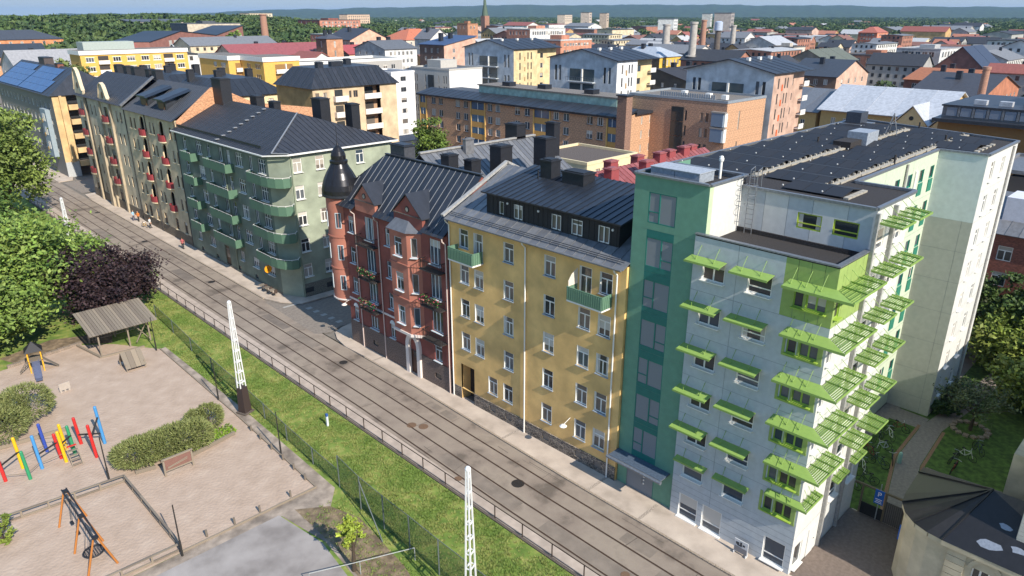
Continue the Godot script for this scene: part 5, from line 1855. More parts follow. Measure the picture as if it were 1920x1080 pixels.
func corner_house() -> void:
	var b := thing("apartment_building", "cream corner house with recessed balconies and blue solar panels on its roof", "building")
	var wl := paint("corner_cream", rgb(224, 190, 138), 0.9, "blotch_soft", 0.06)
	var gb := paint("corner_blue", rgb(150, 164, 172), 0.85, "plaster", 0.2)
	var gy := paint("corner_grey", rgb(128, 124, 118), 0.85, "plaster", 0.2)
	var wh := flat("frame_white", rgb(232, 230, 224), 0.5)
	var X := 39.4
	var list := []
	for y in [14.6, 11.6, 8.6, 5.6]:
		for k in 14:
			list.append([2.5 + k * 3.4, y, 1.4, 1.4, "two"])
	facade(b, Vector3(X, 0, -226.0), UZ, 50.0, 17.0, list, gy, wh, null, 0.16, null, "wall", [0, 1, 4])
	var bay := node(b, "bay", Vector3(X, 0, -182.0))
	boxes(bay, "wall", Vector3(-0.9, 4.0, -2.2), Vector3(0, 14.0, 2.2), gb)
	for y in [12.3, 9.4, 6.4]:
		win(bay, Vector3(-0.93, y, 0.2), UZ, 1.5, 1.6, "two", wh, 0)
		for k in 2:
			var s := Shape.new()
			s.tube(Vector3(-0.9, y - 0.9, -1.4 + k * 0.0), Vector3(-0.98, y - 0.9, -1.4), 0.45, 0.45, 12)
			if k == 0:
				make(bay, "round_panel", s, paint("ochre", rgb(186, 150, 92), 0.8, "plaster", 0.4))
	# end wall facing the side street
	wall(b, "wall", Vector3(X, 3.2, -176.0), UX, 2.6, 13.8, [], wl)
	boxes(b, "pier", Vector3(40.6, 3.2, -176.0), Vector3(41.1, 17.0, -175.4), wl)
	boxes(b, "base", Vector3(X, 0, -176.0), Vector3(42.0, 3.2, -175.9), paint("base_grey", rgb(178, 180, 180), 0.8, "plaster", 0.3))
	wall(b, "wall", Vector3(42.0, 0, -177.6), UX, 6.4, 17.0, [], flat("loggia_dark", rgb(96, 88, 80), 0.9))
	wall(b, "wall", Vector3(48.4, 0, -176.0), UX, 5.6, 17.0, [], wl)
	for y in [14.0, 11.0, 8.0, 5.0, 2.2]:
		var o := node(b, "balcony", Vector3(45.2, y, -176.0))
		cube(o, "front", Vector3(0, 0.55, 0.6), Vector3(6.2, 1.1, 0.08), wl)
		cube(o, "side", Vector3(-3.06, 0.55, -0.2), Vector3(0.08, 1.1, 1.6), wl)
		cube(o, "floor", Vector3(0, 0.05, -0.4), Vector3(6.1, 0.15, 2.0), wl)
		cube(o, "glazing", Vector3(0, 1.75, -1.4), Vector3(5.4, 1.3, 0.08), glass(0))
	wall(b, "wall", Vector3(54.0, 0, -176.0), Vector3(0, 0, -1), 50.0, 17.0, [], wl)
	var rf := node(b, "roof")
	var m := [dark_roof(0), dark_roof(2)]
	var r0 := PackedVector3Array([Vector3(38.8, 17.0, -226.0), Vector3(38.8, 17.0, -175.6), Vector3(45.9, 22.0, -179.6), Vector3(45.9, 22.0, -226.0)])
	sheets(rf, r0, UZ, 3.0, m, dark_roof(0), 0.1, 0.04)
	sheets(rf, PackedVector3Array([Vector3(38.8, 17.0, -175.6), Vector3(54.5, 17.0, -175.6), Vector3(45.9, 22.0, -179.6)]), UX, 1.2, m, dark_roof(0), 0.1, 0.04)
	sheets(rf, PackedVector3Array([Vector3(45.9, 22.0, -179.6), Vector3(45.9, 22.0, -226.0), Vector3(54.5, 17.0, -226.0), Vector3(54.5, 17.0, -175.6)]), UZ, 3.0, m, dark_roof(0), 0.1, 0.04)
	var arr := node(b, "solar_array")
	var blue := paint("solar_blue", rgb(44, 82, 132), 0.22, "", 1.0)
	var blue2 := paint("solar_blue2", rgb(50, 90, 140), 0.25, "", 1.0)
	var along_slope := Vector3(7.1, 5.0, 0).normalized()
	var ang := atan2(5.0, 7.1)
	for i in 14:
		for j in 4:
			if i == 13 and j > 1:
				continue
			if i == 6 and j == 3:
				continue
			var z := -222.0 + i * 2.95 + (0.6 if i > 6 else 0.0)
			var c := Vector3(38.8, 17.0, z) + along_slope * (1.3 + j * 1.85) + Vector3(-sin(ang), cos(ang), 0) * 0.14
			var p := cube(arr, "solar_panel", c, Vector3(1.8, 0.05, 2.86), blue if (i + j) % 2 else blue2)
			p.rotation.z = ang
	chimney(b, Vector3(46.5, 21.6, -205.0), Vector3(2.0, 1.6, 5.0), paint("stack_brown", rgb(82, 72, 70), 0.7, "plaster", 0.4), dark_roof(0))
	chimney(b, Vector3(45.9, 21.6, -192.0), Vector3(1.2, 0.8, 2.4), paint("stack_red", rgb(132, 80, 64), 0.7, "plaster", 0.4), dark_roof(0))

# ------------------------------------------------------------------ leaves
func leaf_mat() -> StandardMaterial3D:
	if mats.has("leaf"):
		return mats["leaf"]
	var m := StandardMaterial3D.new()
	m.vertex_color_use_as_albedo = true
	m.roughness = 0.7
	m.cull_mode = BaseMaterial3D.CULL_DISABLED
	m.backlight_enabled = true
	m.backlight = Color(0.25, 0.3, 0.1)
	mats["leaf"] = m
	return m

func leaf(s: Shape, p: Vector3, size: float, r: RandomNumberGenerator, up_bias := 0.4) -> void:
	var n := Vector3(r.randfn(), r.randfn() + up_bias, r.randfn()).normalized()
	var t := n.cross(Vector3(r.randfn(), r.randfn(), r.randfn())).normalized()
	var bb := n.cross(t)
	var a := size * r.randf_range(0.7, 1.3)
	var w := a * 0.55
	s.quad(p - t * a, p + bb * w, p + t * a, p - bb * w)

# ------------------------------------------------------------------ the town behind
var plots := []      # footprints already taken: Rect2 in x, z

func grid(w: float, ys: Array, n: int, ww: float, wh: float, style: String, margin := 1.2) -> Array:
	var a := []
	for y in ys:
		for k in n:
			a.append([lerpf(margin + ww / 2, w - margin - ww / 2, (k + 0.5) / n), y, ww, wh, style])
	return a

func floors(h: float, step: float, n: int, below := 1.6) -> Array:
	var a := []
	for k in n:
		a.append(h - below - k * step)
	return a

# box house with its four walls; windows lists for the side to the street (-x) and the sunny side (+z)
func shell(b: Node, x0: float, x1: float, z0: float, z1: float, h: float, mf: Material, ms: Material, lf: Array, ls: Array, frame: Material, sill: Material = null, depth := 0.15) -> void:
	plots.append(Rect2(x0 - 2, z0 - 2, x1 - x0 + 4, z1 - z0 + 4))
	facade(b, Vector3(x0, 0, z0), UZ, z1 - z0, h, lf, mf, frame, sill, depth)
	facade(b, Vector3(x0, 0, z1), UX, x1 - x0, h, ls, ms, frame, sill, depth)
	wall(b, "wall", Vector3(x1, 0, z1), Vector3(0, 0, -1), z1 - z0, h, [], mf)
	wall(b, "wall", Vector3(x1, 0, z0), Vector3(-1, 0, 0), x1 - x0, h, [], mf)

func flat_roof(b: Node, x0: float, x1: float, z0: float, z1: float, h: float, mat: Material, edge: Material, lip := 0.35) -> void:
	boxes(b, "roof", Vector3(x0 + 0.2, h - 0.15, z0 + 0.2), Vector3(x1 - 0.2, h - 0.02, z1 - 0.2), mat)
	var s := Shape.new()
	s.span(Vector3(x0 - 0.08, h - 0.1, z0 - 0.08), Vector3(x0 + 0.24, h + lip, z1 + 0.08))
	s.span(Vector3(x1 - 0.24, h - 0.1, z0 - 0.08), Vector3(x1 + 0.08, h + lip, z1 + 0.08))
	s.span(Vector3(x0 + 0.24, h - 0.1, z1 - 0.24), Vector3(x1 - 0.24, h + lip, z1 + 0.08))
	s.span(Vector3(x0 + 0.24, h - 0.1, z0 - 0.08), Vector3(x1 - 0.24, h + lip, z0 + 0.24))
	make(b, "roof_edge", s, edge)

func gable_roof(b: Node, x0: float, x1: float, z0: float, z1: float, h: float, rise: float, along_x: bool, mat: Array, wall_mat: Material, over := 0.5, width := 2.4) -> void:
	var rf := node(b, "roof")
	if along_x:
		var zc := (z0 + z1) / 2
		var k := over * rise / ((z1 - z0) / 2)
		sheets(rf, PackedVector3Array([Vector3(x0 - over, h + rise, zc), Vector3(x0 - over, h - k, z1 + over), Vector3(x1 + over, h - k, z1 + over), Vector3(x1 + over, h + rise, zc)]), UX, width, mat, mat[0], 0.18, 0.05)
		sheets(rf, PackedVector3Array([Vector3(x0 - over, h + rise, zc), Vector3(x0 - over, h - k, z0 - over), Vector3(x1 + over, h - k, z0 - over), Vector3(x1 + over, h + rise, zc)]), UX, width, mat, mat[0], 0.18, 0.05)
		for x in [x0, x1]:
			var s := Shape.new()
			s.prism(PackedVector3Array([Vector3(x, h - 0.01, z0), Vector3(x, h - 0.01, z1), Vector3(x, h + rise - 0.15, zc)]), Vector3(0.2 if x == x0 else -0.2, 0, 0))
			make(b, "gable", s, wall_mat)
	else:
		var xc := (x0 + x1) / 2
		var k := over * rise / ((x1 - x0) / 2)
		sheets(rf, PackedVector3Array([Vector3(xc, h + rise, z0 - over), Vector3(x0 - over, h - k, z0 - over), Vector3(x0 - over, h - k, z1 + over), Vector3(xc, h + rise, z1 + over)]), UZ, width, mat, mat[0], 0.18, 0.05)
		sheets(rf, PackedVector3Array([Vector3(xc, h + rise, z0 - over), Vector3(x1 + over, h - k, z0 - over), Vector3(x1 + over, h - k, z1 + over), Vector3(xc, h + rise, z1 + over)]), UZ, width, mat, mat[0], 0.18, 0.05)
		for z in [z0, z1]:
			var s := Shape.new()
			s.prism(PackedVector3Array([Vector3(x0, h - 0.01, z), Vector3(x1, h - 0.01, z), Vector3(xc, h + rise - 0.15, z)]), Vector3(0, 0, 0.2 if z == z0 else -0.2))
			make(b, "gable", s, wall_mat)

func hip_roof(b: Node, x0: float, x1: float, z0: float, z1: float, h: float, rise: float, inset: float, mat: Array, width := 1.2, over := 0.5) -> void:   # mansard: flat top when inset is small
	var rf := node(b, "roof")
	var a := [Vector3(x0 - over, h - 0.1, z0 - over), Vector3(x1 + over, h - 0.1, z0 - over), Vector3(x1 + over, h - 0.1, z1 + over), Vector3(x0 - over, h - 0.1, z1 + over)]
	var t := [Vector3(x0 + inset, h + rise, z0 + inset), Vector3(x1 - inset, h + rise, z0 + inset), Vector3(x1 - inset, h + rise, z1 - inset), Vector3(x0 + inset, h + rise, z1 - inset)]
	for k in 4:
		var j := (k + 1) % 4
		sheets(rf, PackedVector3Array([a[k], a[j], t[j], t[k]]), (a[j] - a[k]).normalized(), width, mat, mat[0], 0.12, 0.05)
	var s := Shape.new()
	s.quad(t[3], t[2], t[1], t[0])
	make(rf, "roof_top", s, mat[0])

func beige_block() -> void:
	var b := thing("apartment_building", "beige apartment block with white recessed balconies and a dark mansard roof", "building")
	var wl := paint("block_beige", rgb(222, 196, 160), 0.9, "blotch_soft", 0.06)
	var sh := paint("block_ochre", rgb(188, 158, 104), 0.9, "blotch_soft", 0.06)
	var wh := paint("balcony_white", rgb(232, 222, 212), 0.8, "plaster", 0.3)
	var fr := flat("frame_grey_brown", rgb(128, 110, 94), 0.6)
	var x0 := 70.2
	var z1 := -124.3
	plots.append(Rect2(68, -140, 24, 17))
	wall(b, "wall", Vector3(x0, 0, -138.2), UZ, 13.9, 20.0, [], sh)
	var list := []
	for y in floors(20.0, 2.95, 5):
		list.append_array([[0.95, y, 0.8, 1.3, "two"], [2.6, y, 0.8, 1.3, "two"], [8.1, y, 0.5, 1.3, "one"], [9.3, y, 1.0, 1.3, "two"]])
	facade(b, Vector3(x0, 0, z1), UX, 11.3, 20.0, list, wl, fr, null, 0.15, null, "wall", [0, 1, 2])
	wall(b, "wall", Vector3(x0 + 15.0, 0, z1), UX, 4.0, 20.0, [], wl)
	var bm := flat("loggia_shade", rgb(176, 142, 112), 0.9)
	wall(b, "loggia_wall", Vector3(x0 + 11.3, 0, z1 - 1.3), UX, 3.7, 20.0, [], bm)
	for y in floors(20.0, 2.95, 6, 2.75):
		for q in [[5.7, 2.9, 0.9], [13.15, 3.9, 0.3]]:
			var o := node(b, "balcony", Vector3(x0 + q[0], y, z1))
			cube(o, "front", Vector3(0, 0.5, q[2]), Vector3(q[1], 1.05, 0.08), wh)
			cube(o, "floor", Vector3(0, 0.03, q[2] - 0.75), Vector3(q[1], 0.14, 1.45), wh)
			cube(o, "side", Vector3(-q[1] / 2 + 0.04, 0.5, q[2] - 0.5), Vector3(0.08, 1.05, 0.9), wh)
			cube(o, "glazed_door", Vector3(-0.2, 1.2, 0.03 if q[0] < 10 else -1.25), Vector3(q[1] * 0.6, 1.9, 0.06), glass([0, 1, 2][rng.randi() % 3]))
	wall(b, "wall", Vector3(x0 + 19.0, 0, z1), Vector3(0, 0, -1), 13.9, 20.0, [], wl)
	wall(b, "wall", Vector3(x0 + 19.0, 0, -138.2), Vector3(-1, 0, 0), 19.0, 20.0, [], wl)
	hip_roof(b, x0, x0 + 19.0, -138.2, z1, 20.0, 3.3, 2.6, [dark_roof(0), dark_roof(1), dark_roof(2)], 0.9)
	var st := Shape.new()
	st.span(Vector3(0, 0, 0), Vector3(2.6, 1.0, 1.2))
	make(b, "roof_hatch", st, dark_roof(1), Vector3(78.0, 23.2, -131.0))
	for q in [[x0 + 4.0, -128.0], [x0 + 14.0, -134.0]]:
		chimney(b, Vector3(q[0], 23.0, q[1]), Vector3(1.2, 1.2, 1.2), dark_roof(0), dark_roof(1))

func hotel() -> void:
	var b := thing("office_building", "long brown brick building with orange bays and a pale green roof storey", "building")
	var bk := brick("brick_brown", rgb(200, 156, 122), rgb(178, 144, 118))
	var bs := brick("brick_sunny", rgb(200, 156, 122), rgb(184, 148, 120))
	var og := paint("orange_bay", rgb(206, 158, 88), 0.8, "plaster", 0.3)
	var fr := flat("frame_white", rgb(232, 230, 224), 0.5)
	var x0 := 110.5
	var z0 := -144.6
	var z1 := -83.3
	plots.append(Rect2(106, -147, 22, 67))
	var list := []
	for y in [13.6, 10.85, 8.2, 5.45, 2.7]:
		for z in [-139.2, -136.5, -130.3, -127.5, -119.4, -116.9, -110.8, -107.9, -99.7, -97.0, -90.9, -88.3]:
			list.append([z - z0, y, 1.5, 1.55, "two"])
	facade(b, Vector3(x0, 0, z0), UZ, z1 - z0, 15.0, list, bk, fr, flat("sill_dark", rgb(60, 54, 50), 0.6), 0.15, null, "wall", [4, 5, 1, 3])
	for zc in [-143.2, -123.3, -103.6, -85.3]:
		var w := 4.6 if zc > -130 and zc < -90 else 2.4
		var bay := node(b, "bay", Vector3(x0, 0, zc))
		for y in [13.6, 10.85, 8.2, 5.45, 2.7]:
			cube(bay, "window", Vector3(-0.06, y, 0), Vector3(0.06, 1.5, w - 0.5), flat("bay_blue%d" % (int(y) % 2), rgb(74, 96, 124) if int(y) % 2 else rgb(92, 118, 140), 0.12))
			cube(bay, "spandrel", Vector3(-0.08, y - 1.4, 0), Vector3(0.1, 1.2, w - 0.4), og)
			cube(bay, "mullion", Vector3(-0.12, y, 0), Vector3(0.06, 1.5, 0.12), fr)
		for s in [-1, 1]:
			cube(bay, "pier", Vector3(-0.1, 7.5, s * w / 2), Vector3(0.22, 14.9, 0.3), paint("orange_pier", rgb(222, 180, 106), 0.8, "plaster", 0.3))
	var el := []
	for y in [13.7, 11.0, 8.3, 5.5]:
		el.append([6.5, y, 0.5, 1.5, "one"])
		el.append([9.5, y, 1.0, 1.4, "one"])
	facade(b, Vector3(x0, 0, z1), UX, 13.2, 15.0, el, bs, fr, null, 0.15, null, "wall", [3, 3, 2])
	wall(b, "wall", Vector3(x0 + 13.2, 0, z1), Vector3(0, 0, -1), z1 - z0, 15.0, [], bs)
	wall(b, "wall", Vector3(x0 + 13.2, 0, z0), Vector3(-1, 0, 0), 13.2, 15.0, [], bs)
	var rf := node(b, "roof")
	sheets(rf, PackedVector3Array([Vector3(x0 - 0.7, 14.9, z0 - 0.6), Vector3(x0 - 0.7, 14.9, z1 + 0.6), Vector3(x0 + 4.2, 16.0, z1 + 0.6), Vector3(x0 + 4.2, 16.0, z0 - 0.6)]), UZ, 2.0, [dark_roof(0), dark_roof(1), dark_roof(2)], dark_roof(0), 0.4, 0.05)
	boxes(rf, "rear_roof", Vector3(x0 + 4.2, 14.9, z0 - 0.5), Vector3(x0 + 13.8, 15.4, z1 + 0.5), dark_roof(2))
	var copper := paint("verdigris", rgb(186, 212, 198), 0.7, "blotch_soft", 0.1)
	var pv := node(b, "roof_storey")
	var zz := -128.0
	var k := 0
	while zz < -88.0:
		cube(pv, "panel", Vector3(x0 + 4.6, 16.6, zz + 2.5), Vector3(0.12, 1.9, 4.96), [copper, paint("verdigris2", rgb(178, 206, 192), 0.7, "blotch_soft", 0.1)][k % 2])
		zz += 5.0
		k += 1
	cube(pv, "panel", Vector3(x0 + 7.7, 16.6, -88.0), Vector3(6.2, 1.9, 0.12), copper)
	boxes(pv, "flat_roof", Vector3(x0 + 4.3, 17.5, -128.3), Vector3(x0 + 11.0, 17.75, -87.7), paint("felt_pale", rgb(150, 142, 134), 0.9, "rough", 0.2))
	boxes(pv, "core", Vector3(x0 + 4.75, 15.4, -127.9), Vector3(x0 + 10.8, 17.5, -88.2), copper)
	# brown brick shaft at the near corner
	var sh := Shape.new()
	sh.span(Vector3(108.6, 0, -83.0), Vector3(110.4, 18.9, -80.9))
	make(b, "brick_shaft", sh, brick("brick_shaft", rgb(144, 112, 96), rgb(128, 104, 92)))
	boxes(b, "shaft_cap", Vector3(108.4, 18.9, -83.2), Vector3(110.6, 19.15, -80.7), dark_roof(0))
	for q in [[118.0, -110.0], [117.0, -96.0], [117.0, -120.0]]:
		cube(b, "roof_unit", Vector3(q[0], 18.2, q[1]), Vector3(2.0, 0.9, 2.4), dark_roof(1))

func brick_block() -> void:
	var b := thing("office_building", "orange brick building with a dark glass strip and a white corner bay", "building")
	var bk := brick("brick_front", rgb(186, 146, 120), rgb(170, 138, 116))
	var bs := brick("brick_sunny", rgb(200, 156, 122), rgb(184, 148, 120))
	var fr := flat("frame_grey", rgb(150, 144, 138), 0.5)
	var lf := []
	for y in [15.1, 12.3, 9.4, 6.5]:
		lf.append([13.2, y, 0.45, 1.9, "one"])
		lf.append([16.6, y, 0.65, 1.7, "one"])
		lf.append([17.7, y, 0.65, 1.7, "one"])
	var ls := []
	for y in [14.6, 9.0]:
		ls.append([4.6, y, 0.5, 3.4, "one"])
	shell(b, 119.8, 134.0, -88.6, -67.0, 18.0, bk, bs, lf, ls, fr)
	flat_roof(b, 119.8, 134.0, -88.6, -67.0, 18.0, paint("felt_pale", rgb(150, 142, 134), 0.9, "rough", 0.2), paint("edge_blue_grey", rgb(150, 158, 166), 0.5, "metal", 0.3))
	var g := node(b, "glass_strip", Vector3(119.7, 8.4, -77.2))
	for k in 6:
		cube(g, "pane", Vector3(-0.02, -6.9 + k * 2.75, 0), Vector3(0.08, 2.65, 2.7), flat("glass_strip", rgb(54, 58, 60), 0.08))
	var bay := node(b, "bay", Vector3(119.6, 0, -68.4))
	for y in [15.0, 12.2, 7.6]:
		cube(bay, "window", Vector3(-0.25, y, 0), Vector3(0.6, 2.4, 2.4), flat("bay_glass", rgb(120, 136, 156), 0.12))
		cube(bay, "frame", Vector3(-0.2, y + 1.3, 0.1), Vector3(0.8, 0.25, 2.9), fr)
		cube(bay, "corner_panel", Vector3(0.1, y, 1.35), Vector3(0.9, 2.4, 0.3), flat("frame_white", rgb(232, 230, 224), 0.5))
	var rail := Shape.new()
	for k in 24:
		rail.box(Vector3(121.0, 18.6, -82.0 + k * 0.5), Vector3(0.08, 0.9, 0.35))
	make(b, "roof_screen", rail, paint("edge_blue_grey", rgb(150, 158, 166), 0.5, "metal", 0.3)).set_meta("kind", "stuff")
	for q in [[125.0, -74.0], [126.0, -80.0], [124.0, -70.0]]:
		cube(b, "roof_unit", Vector3(q[0], 18.5, q[1]), Vector3(1.0, 0.8, 1.0), flat("frame_white", rgb(232, 230, 224), 0.5))

func gabled_tower(x0: float, x1: float, z0: float, z1: float, h: float, rise: float, side: Material, side2: Material, accent: Color, label: String) -> void:
	var b := thing("apartment_tower", label, "building", Vector3.ZERO, 0.0, "gabled grey white apartment towers in a row")
	var face := paint("tower_grey_blue", rgb(206, 212, 216), 0.8, "blotch_soft", 0.06)
	var fr := flat("frame_slate", rgb(90, 96, 104), 0.5)
	plots.append(Rect2(x0 - 2, z0 - 2, x1 - x0 + 6, z1 - z0 + 4))
	var w := z1 - z0
	var lf := []
	for y in [h - 3.6, h - 9.4, h - 15.2]:
		for u in [0.1, 0.165, 0.83, 0.9]:
			lf.append([w * u, y, 0.7, 3.6, "one"])
	facade(b, Vector3(x0, 0, z0), UZ, w, h, lf, face, fr, null, 0.15, null, "wall", [4, 5, 0])
	var ls := []
	var l := x1 - x0
	for k in 6:
		var y := h - 2.2 - k * 2.9
		ls.append([l * 0.13, y, 0.55, 2.0, "one"])
		ls.append([l * 0.3, y, 0.5, 2.0, "one"])
		ls.append([l * 0.37, y, 0.5, 2.0, "one"])
	facade(b, Vector3(x0, 0, z1), UX, l * 0.5, h, ls, side, fr, null, 0.15, null, "wall", [0, 1, 2])
	wall(b, "wall", Vector3(x0 + l * 0.5, 0, z1), Vector3(0, 0, -1), 1.4, h, [], side)
	var l2 := []
	for k in 6:
		l2.append([l * 0.17, h - 2.4 - k * 2.9, 1.3, 1.4, "one"])
	facade(b, Vector3(x0 + l * 0.5, 0, z1 - 1.4), UX, l * 0.5, h, l2, side2, fr, null, 0.15, null, "wall", [0, 3, 4])
	for k in 6:
		cube(b, "accent_panel", Vector3(x0 + l * 0.23, h - 2.4 - k * 2.9 - 0.6, z1 + 0.03), Vector3(0.5, 1.2, 0.06), flat("accent%d" % int(accent.r * 255), accent, 0.6))
		var o := node(b, "balcony", Vector3(x1 - 0.9, h - 3.4 - k * 2.9, z1 - 1.4))
		cube(o, "front", Vector3(0.3, 0.55, 1.0), Vector3(2.2, 0.9, 0.06), flat("frame_white", rgb(232, 230, 224), 0.5))
		cube(o, "floor", Vector3(0.3, 0.0, 0.5), Vector3(2.2, 0.12, 1.0), flat("frame_white", rgb(232, 230, 224), 0.5))
	wall(b, "wall", Vector3(x1, 0, z1 - 1.4), Vector3(0, 0, -1), w - 1.4, h, [], face)
	wall(b, "wall", Vector3(x1, 0, z0), Vector3(-1, 0, 0), l, h, [], face)
	# recessed double balcony under the gable
	for k in 3:
		var o := node(b, "loggia", Vector3(x0, h - 5.4 - k * 3.4, (z0 + z1) / 2))
		cube(o, "opening", Vector3(-0.03, 1.5, 0), Vector3(0.1, 2.9, w * 0.36), flat("loggia_glass", rgb(70, 82, 86), 0.15))
		cube(o, "divider", Vector3(-0.2, 1.5, 0.2), Vector3(0.35, 2.9, 0.4), flat("frame_white", rgb(232, 230, 224), 0.5))
		cube(o, "floor", Vector3(-0.5, 0.0, 0), Vector3(1.1, 0.2, w * 0.4), face)
		var r := Shape.new()
		for j in 16:
			r.box(Vector3(-1.0, 0.6, lerpf(-w * 0.2, w * 0.2, j / 15.0)), Vector3(0.05, 1.0, 0.06))
		r.box(Vector3(-1.0, 1.1, 0), Vector3(0.07, 0.06, w * 0.4))
		make(o, "railing", r, fr).set_meta("kind", "stuff")
	gable_roof(b, x0, x1, z0, z1, h, rise, true, [dark_roof(2), dark_roof(0)], face, 0.6, 3.0)
	for k in 3:
		cube(b, "roof_vent", Vector3(lerpf(x0 + 4, x1 - 3, k / 2.0), h + rise * 0.75 + 0.3, (z0 + z1) / 2 + 1.8), Vector3(0.7, 0.7, 0.7), flat("frame_white", rgb(232, 230, 224), 0.5))

func yellow_blocks() -> void:
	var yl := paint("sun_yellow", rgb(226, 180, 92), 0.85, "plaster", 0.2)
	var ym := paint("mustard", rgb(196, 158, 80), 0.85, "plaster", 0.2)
	var wh := flat("frame_white", rgb(232, 230, 224), 0.5)
	var pale := paint("pale_band", rgb(232, 232, 226), 0.7, "plaster", 0.3)
	var b := thing("apartment_building", "long bright yellow apartment block with white trimmed windows at upper left", "building")
	plots.append(Rect2(64, -272, 40, 18))
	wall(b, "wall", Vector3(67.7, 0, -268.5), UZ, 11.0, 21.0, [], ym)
	var ls := []
	for y in [19.5, 16.7, 13.9]:
		for x in [2.6, 10.4, 14.6, 18.9, 22.6, 30.0]:
			ls.append([x, y, 2.3, 1.3, "three"])
	facade(b, Vector3(67.7, 0, -257.5), UX, 32.5, 21.0, ls, yl, wh, null, 0.12, null, "wall", [0, 4, 5, 3])
	for q in ls:
		var s := Shape.new()
		s.span(Vector3(-1.35, -0.85, 0), Vector3(1.35, -0.65, 0.06))
		s.span(Vector3(-1.35, 0.65, 0), Vector3(1.35, 0.8, 0.06))
		make(b, "window_trim", s, wh, Vector3(67.7 + q[0], q[1], -257.5))
	for y in [19.5, 16.7, 13.9]:
		for x in [6.4, 26.2]:
			var o := node(b, "balcony", Vector3(67.7 + x, y - 1.3, -257.5))
			cube(o, "front", Vector3(0, 0.5, 0.7), Vector3(3.2, 1.1, 0.08), pale)
			cube(o, "opening", Vector3(0, 1.75, 0.03), Vector3(3.0, 1.3, 0.06), glass(1))
			cube(o, "floor", Vector3(0, 0.0, 0.35), Vector3(3.2, 0.1, 0.7), pale)
	wall(b, "wall", Vector3(100.2, 0, -257.5), Vector3(0, 0, -1), 11.0, 21.0, [], ym)
	wall(b, "wall", Vector3(100.2, 0, -268.5), Vector3(-1, 0, 0), 32.5, 21.0, [], ym)
	boxes(b, "cornice", Vector3(67.4, 21.0, -268.8), Vector3(100.5, 22.2, -257.2), pale)
	boxes(b, "roof", Vector3(67.6, 22.2, -268.6), Vector3(100.3, 22.26, -257.4), paint("felt_pale", rgb(150, 142, 134), 0.9, "rough", 0.2))
	boxes(b, "roof_house", Vector3(70.0, 22.2, -267.5), Vector3(85.0, 24.6, -261.0), paint("roof_house", rgb(168, 178, 172), 0.8, "plaster", 0.2))
	for q in [[93.3, 101.5, -231.0, -211.0, "left"], [97.0, 108.0, -210.8, -197.0, "right"]]:
		var c := thing("apartment_building", "staggered yellow apartment block with white balconies, %s one of two behind the black roofs" % q[4], "building", Vector3.ZERO, 0.0, "staggered yellow blocks")
		var lf := []
		for y in [19.0, 16.2, 13.4, 10.6]:
			lf.append([(q[3] - q[2]) - 3.5, y, 3.2, 1.4, "three"])
			lf.append([(q[3] - q[2]) - 9.0, y, 2.2, 1.4, "two"])
		shell(c, q[0], q[1], q[2], q[3], 20.4, yl, yl, lf, [], wh)
		for y in [17.2, 14.4, 11.6, 8.8]:
			var o := node(c, "balcony", Vector3((q[0] + q[1]) / 2 + 0.6, y, q[3]))
			cube(o, "front", Vector3(0, 0.55, 0.9), Vector3(5.6, 1.0, 0.08), pale)
			cube(o, "floor", Vector3(0, 0.0, 0.45), Vector3(5.6, 0.12, 0.9), pale)
			cube(o, "opening", Vector3(0, 1.3, 0.04), Vector3(5.4, 2.2, 0.06), flat("loggia_brown", rgb(148, 112, 64), 0.6))
			cube(o, "pier", Vector3(0.4, 1.3, 0.3), Vector3(0.3, 2.4, 0.5), pale)
		boxes(c, "cornice", Vector3(q[0] - 0.25, 20.4, q[2] - 0.2), Vector3(q[1] + 0.25, 21.6, q[3] + 0.25), pale)
		boxes(c, "roof", Vector3(q[0], 21.6, q[2]), Vector3(q[1], 21.66, q[3]), paint("felt_pale", rgb(150, 142, 134), 0.9, "rough", 0.2))
	var gray := paint("parapet_grey", rgb(176, 172, 166), 0.8, "plaster", 0.2)
	var d := thing("apartment_building", "low white parapet block with flat grey roof behind the dark mansard roof", "building")
	shell(d, 108.3, 150.0, -222.0, -205.0, 18.6, gray, gray, [], grid(41.7, [16.6, 13.8], 12, 1.6, 1.4, "two"), wh)
	flat_roof(d, 108.3, 150.0, -222.0, -205.0, 18.6, paint("felt_pale", rgb(150, 142, 134), 0.9, "rough", 0.2), pale, 0.7)

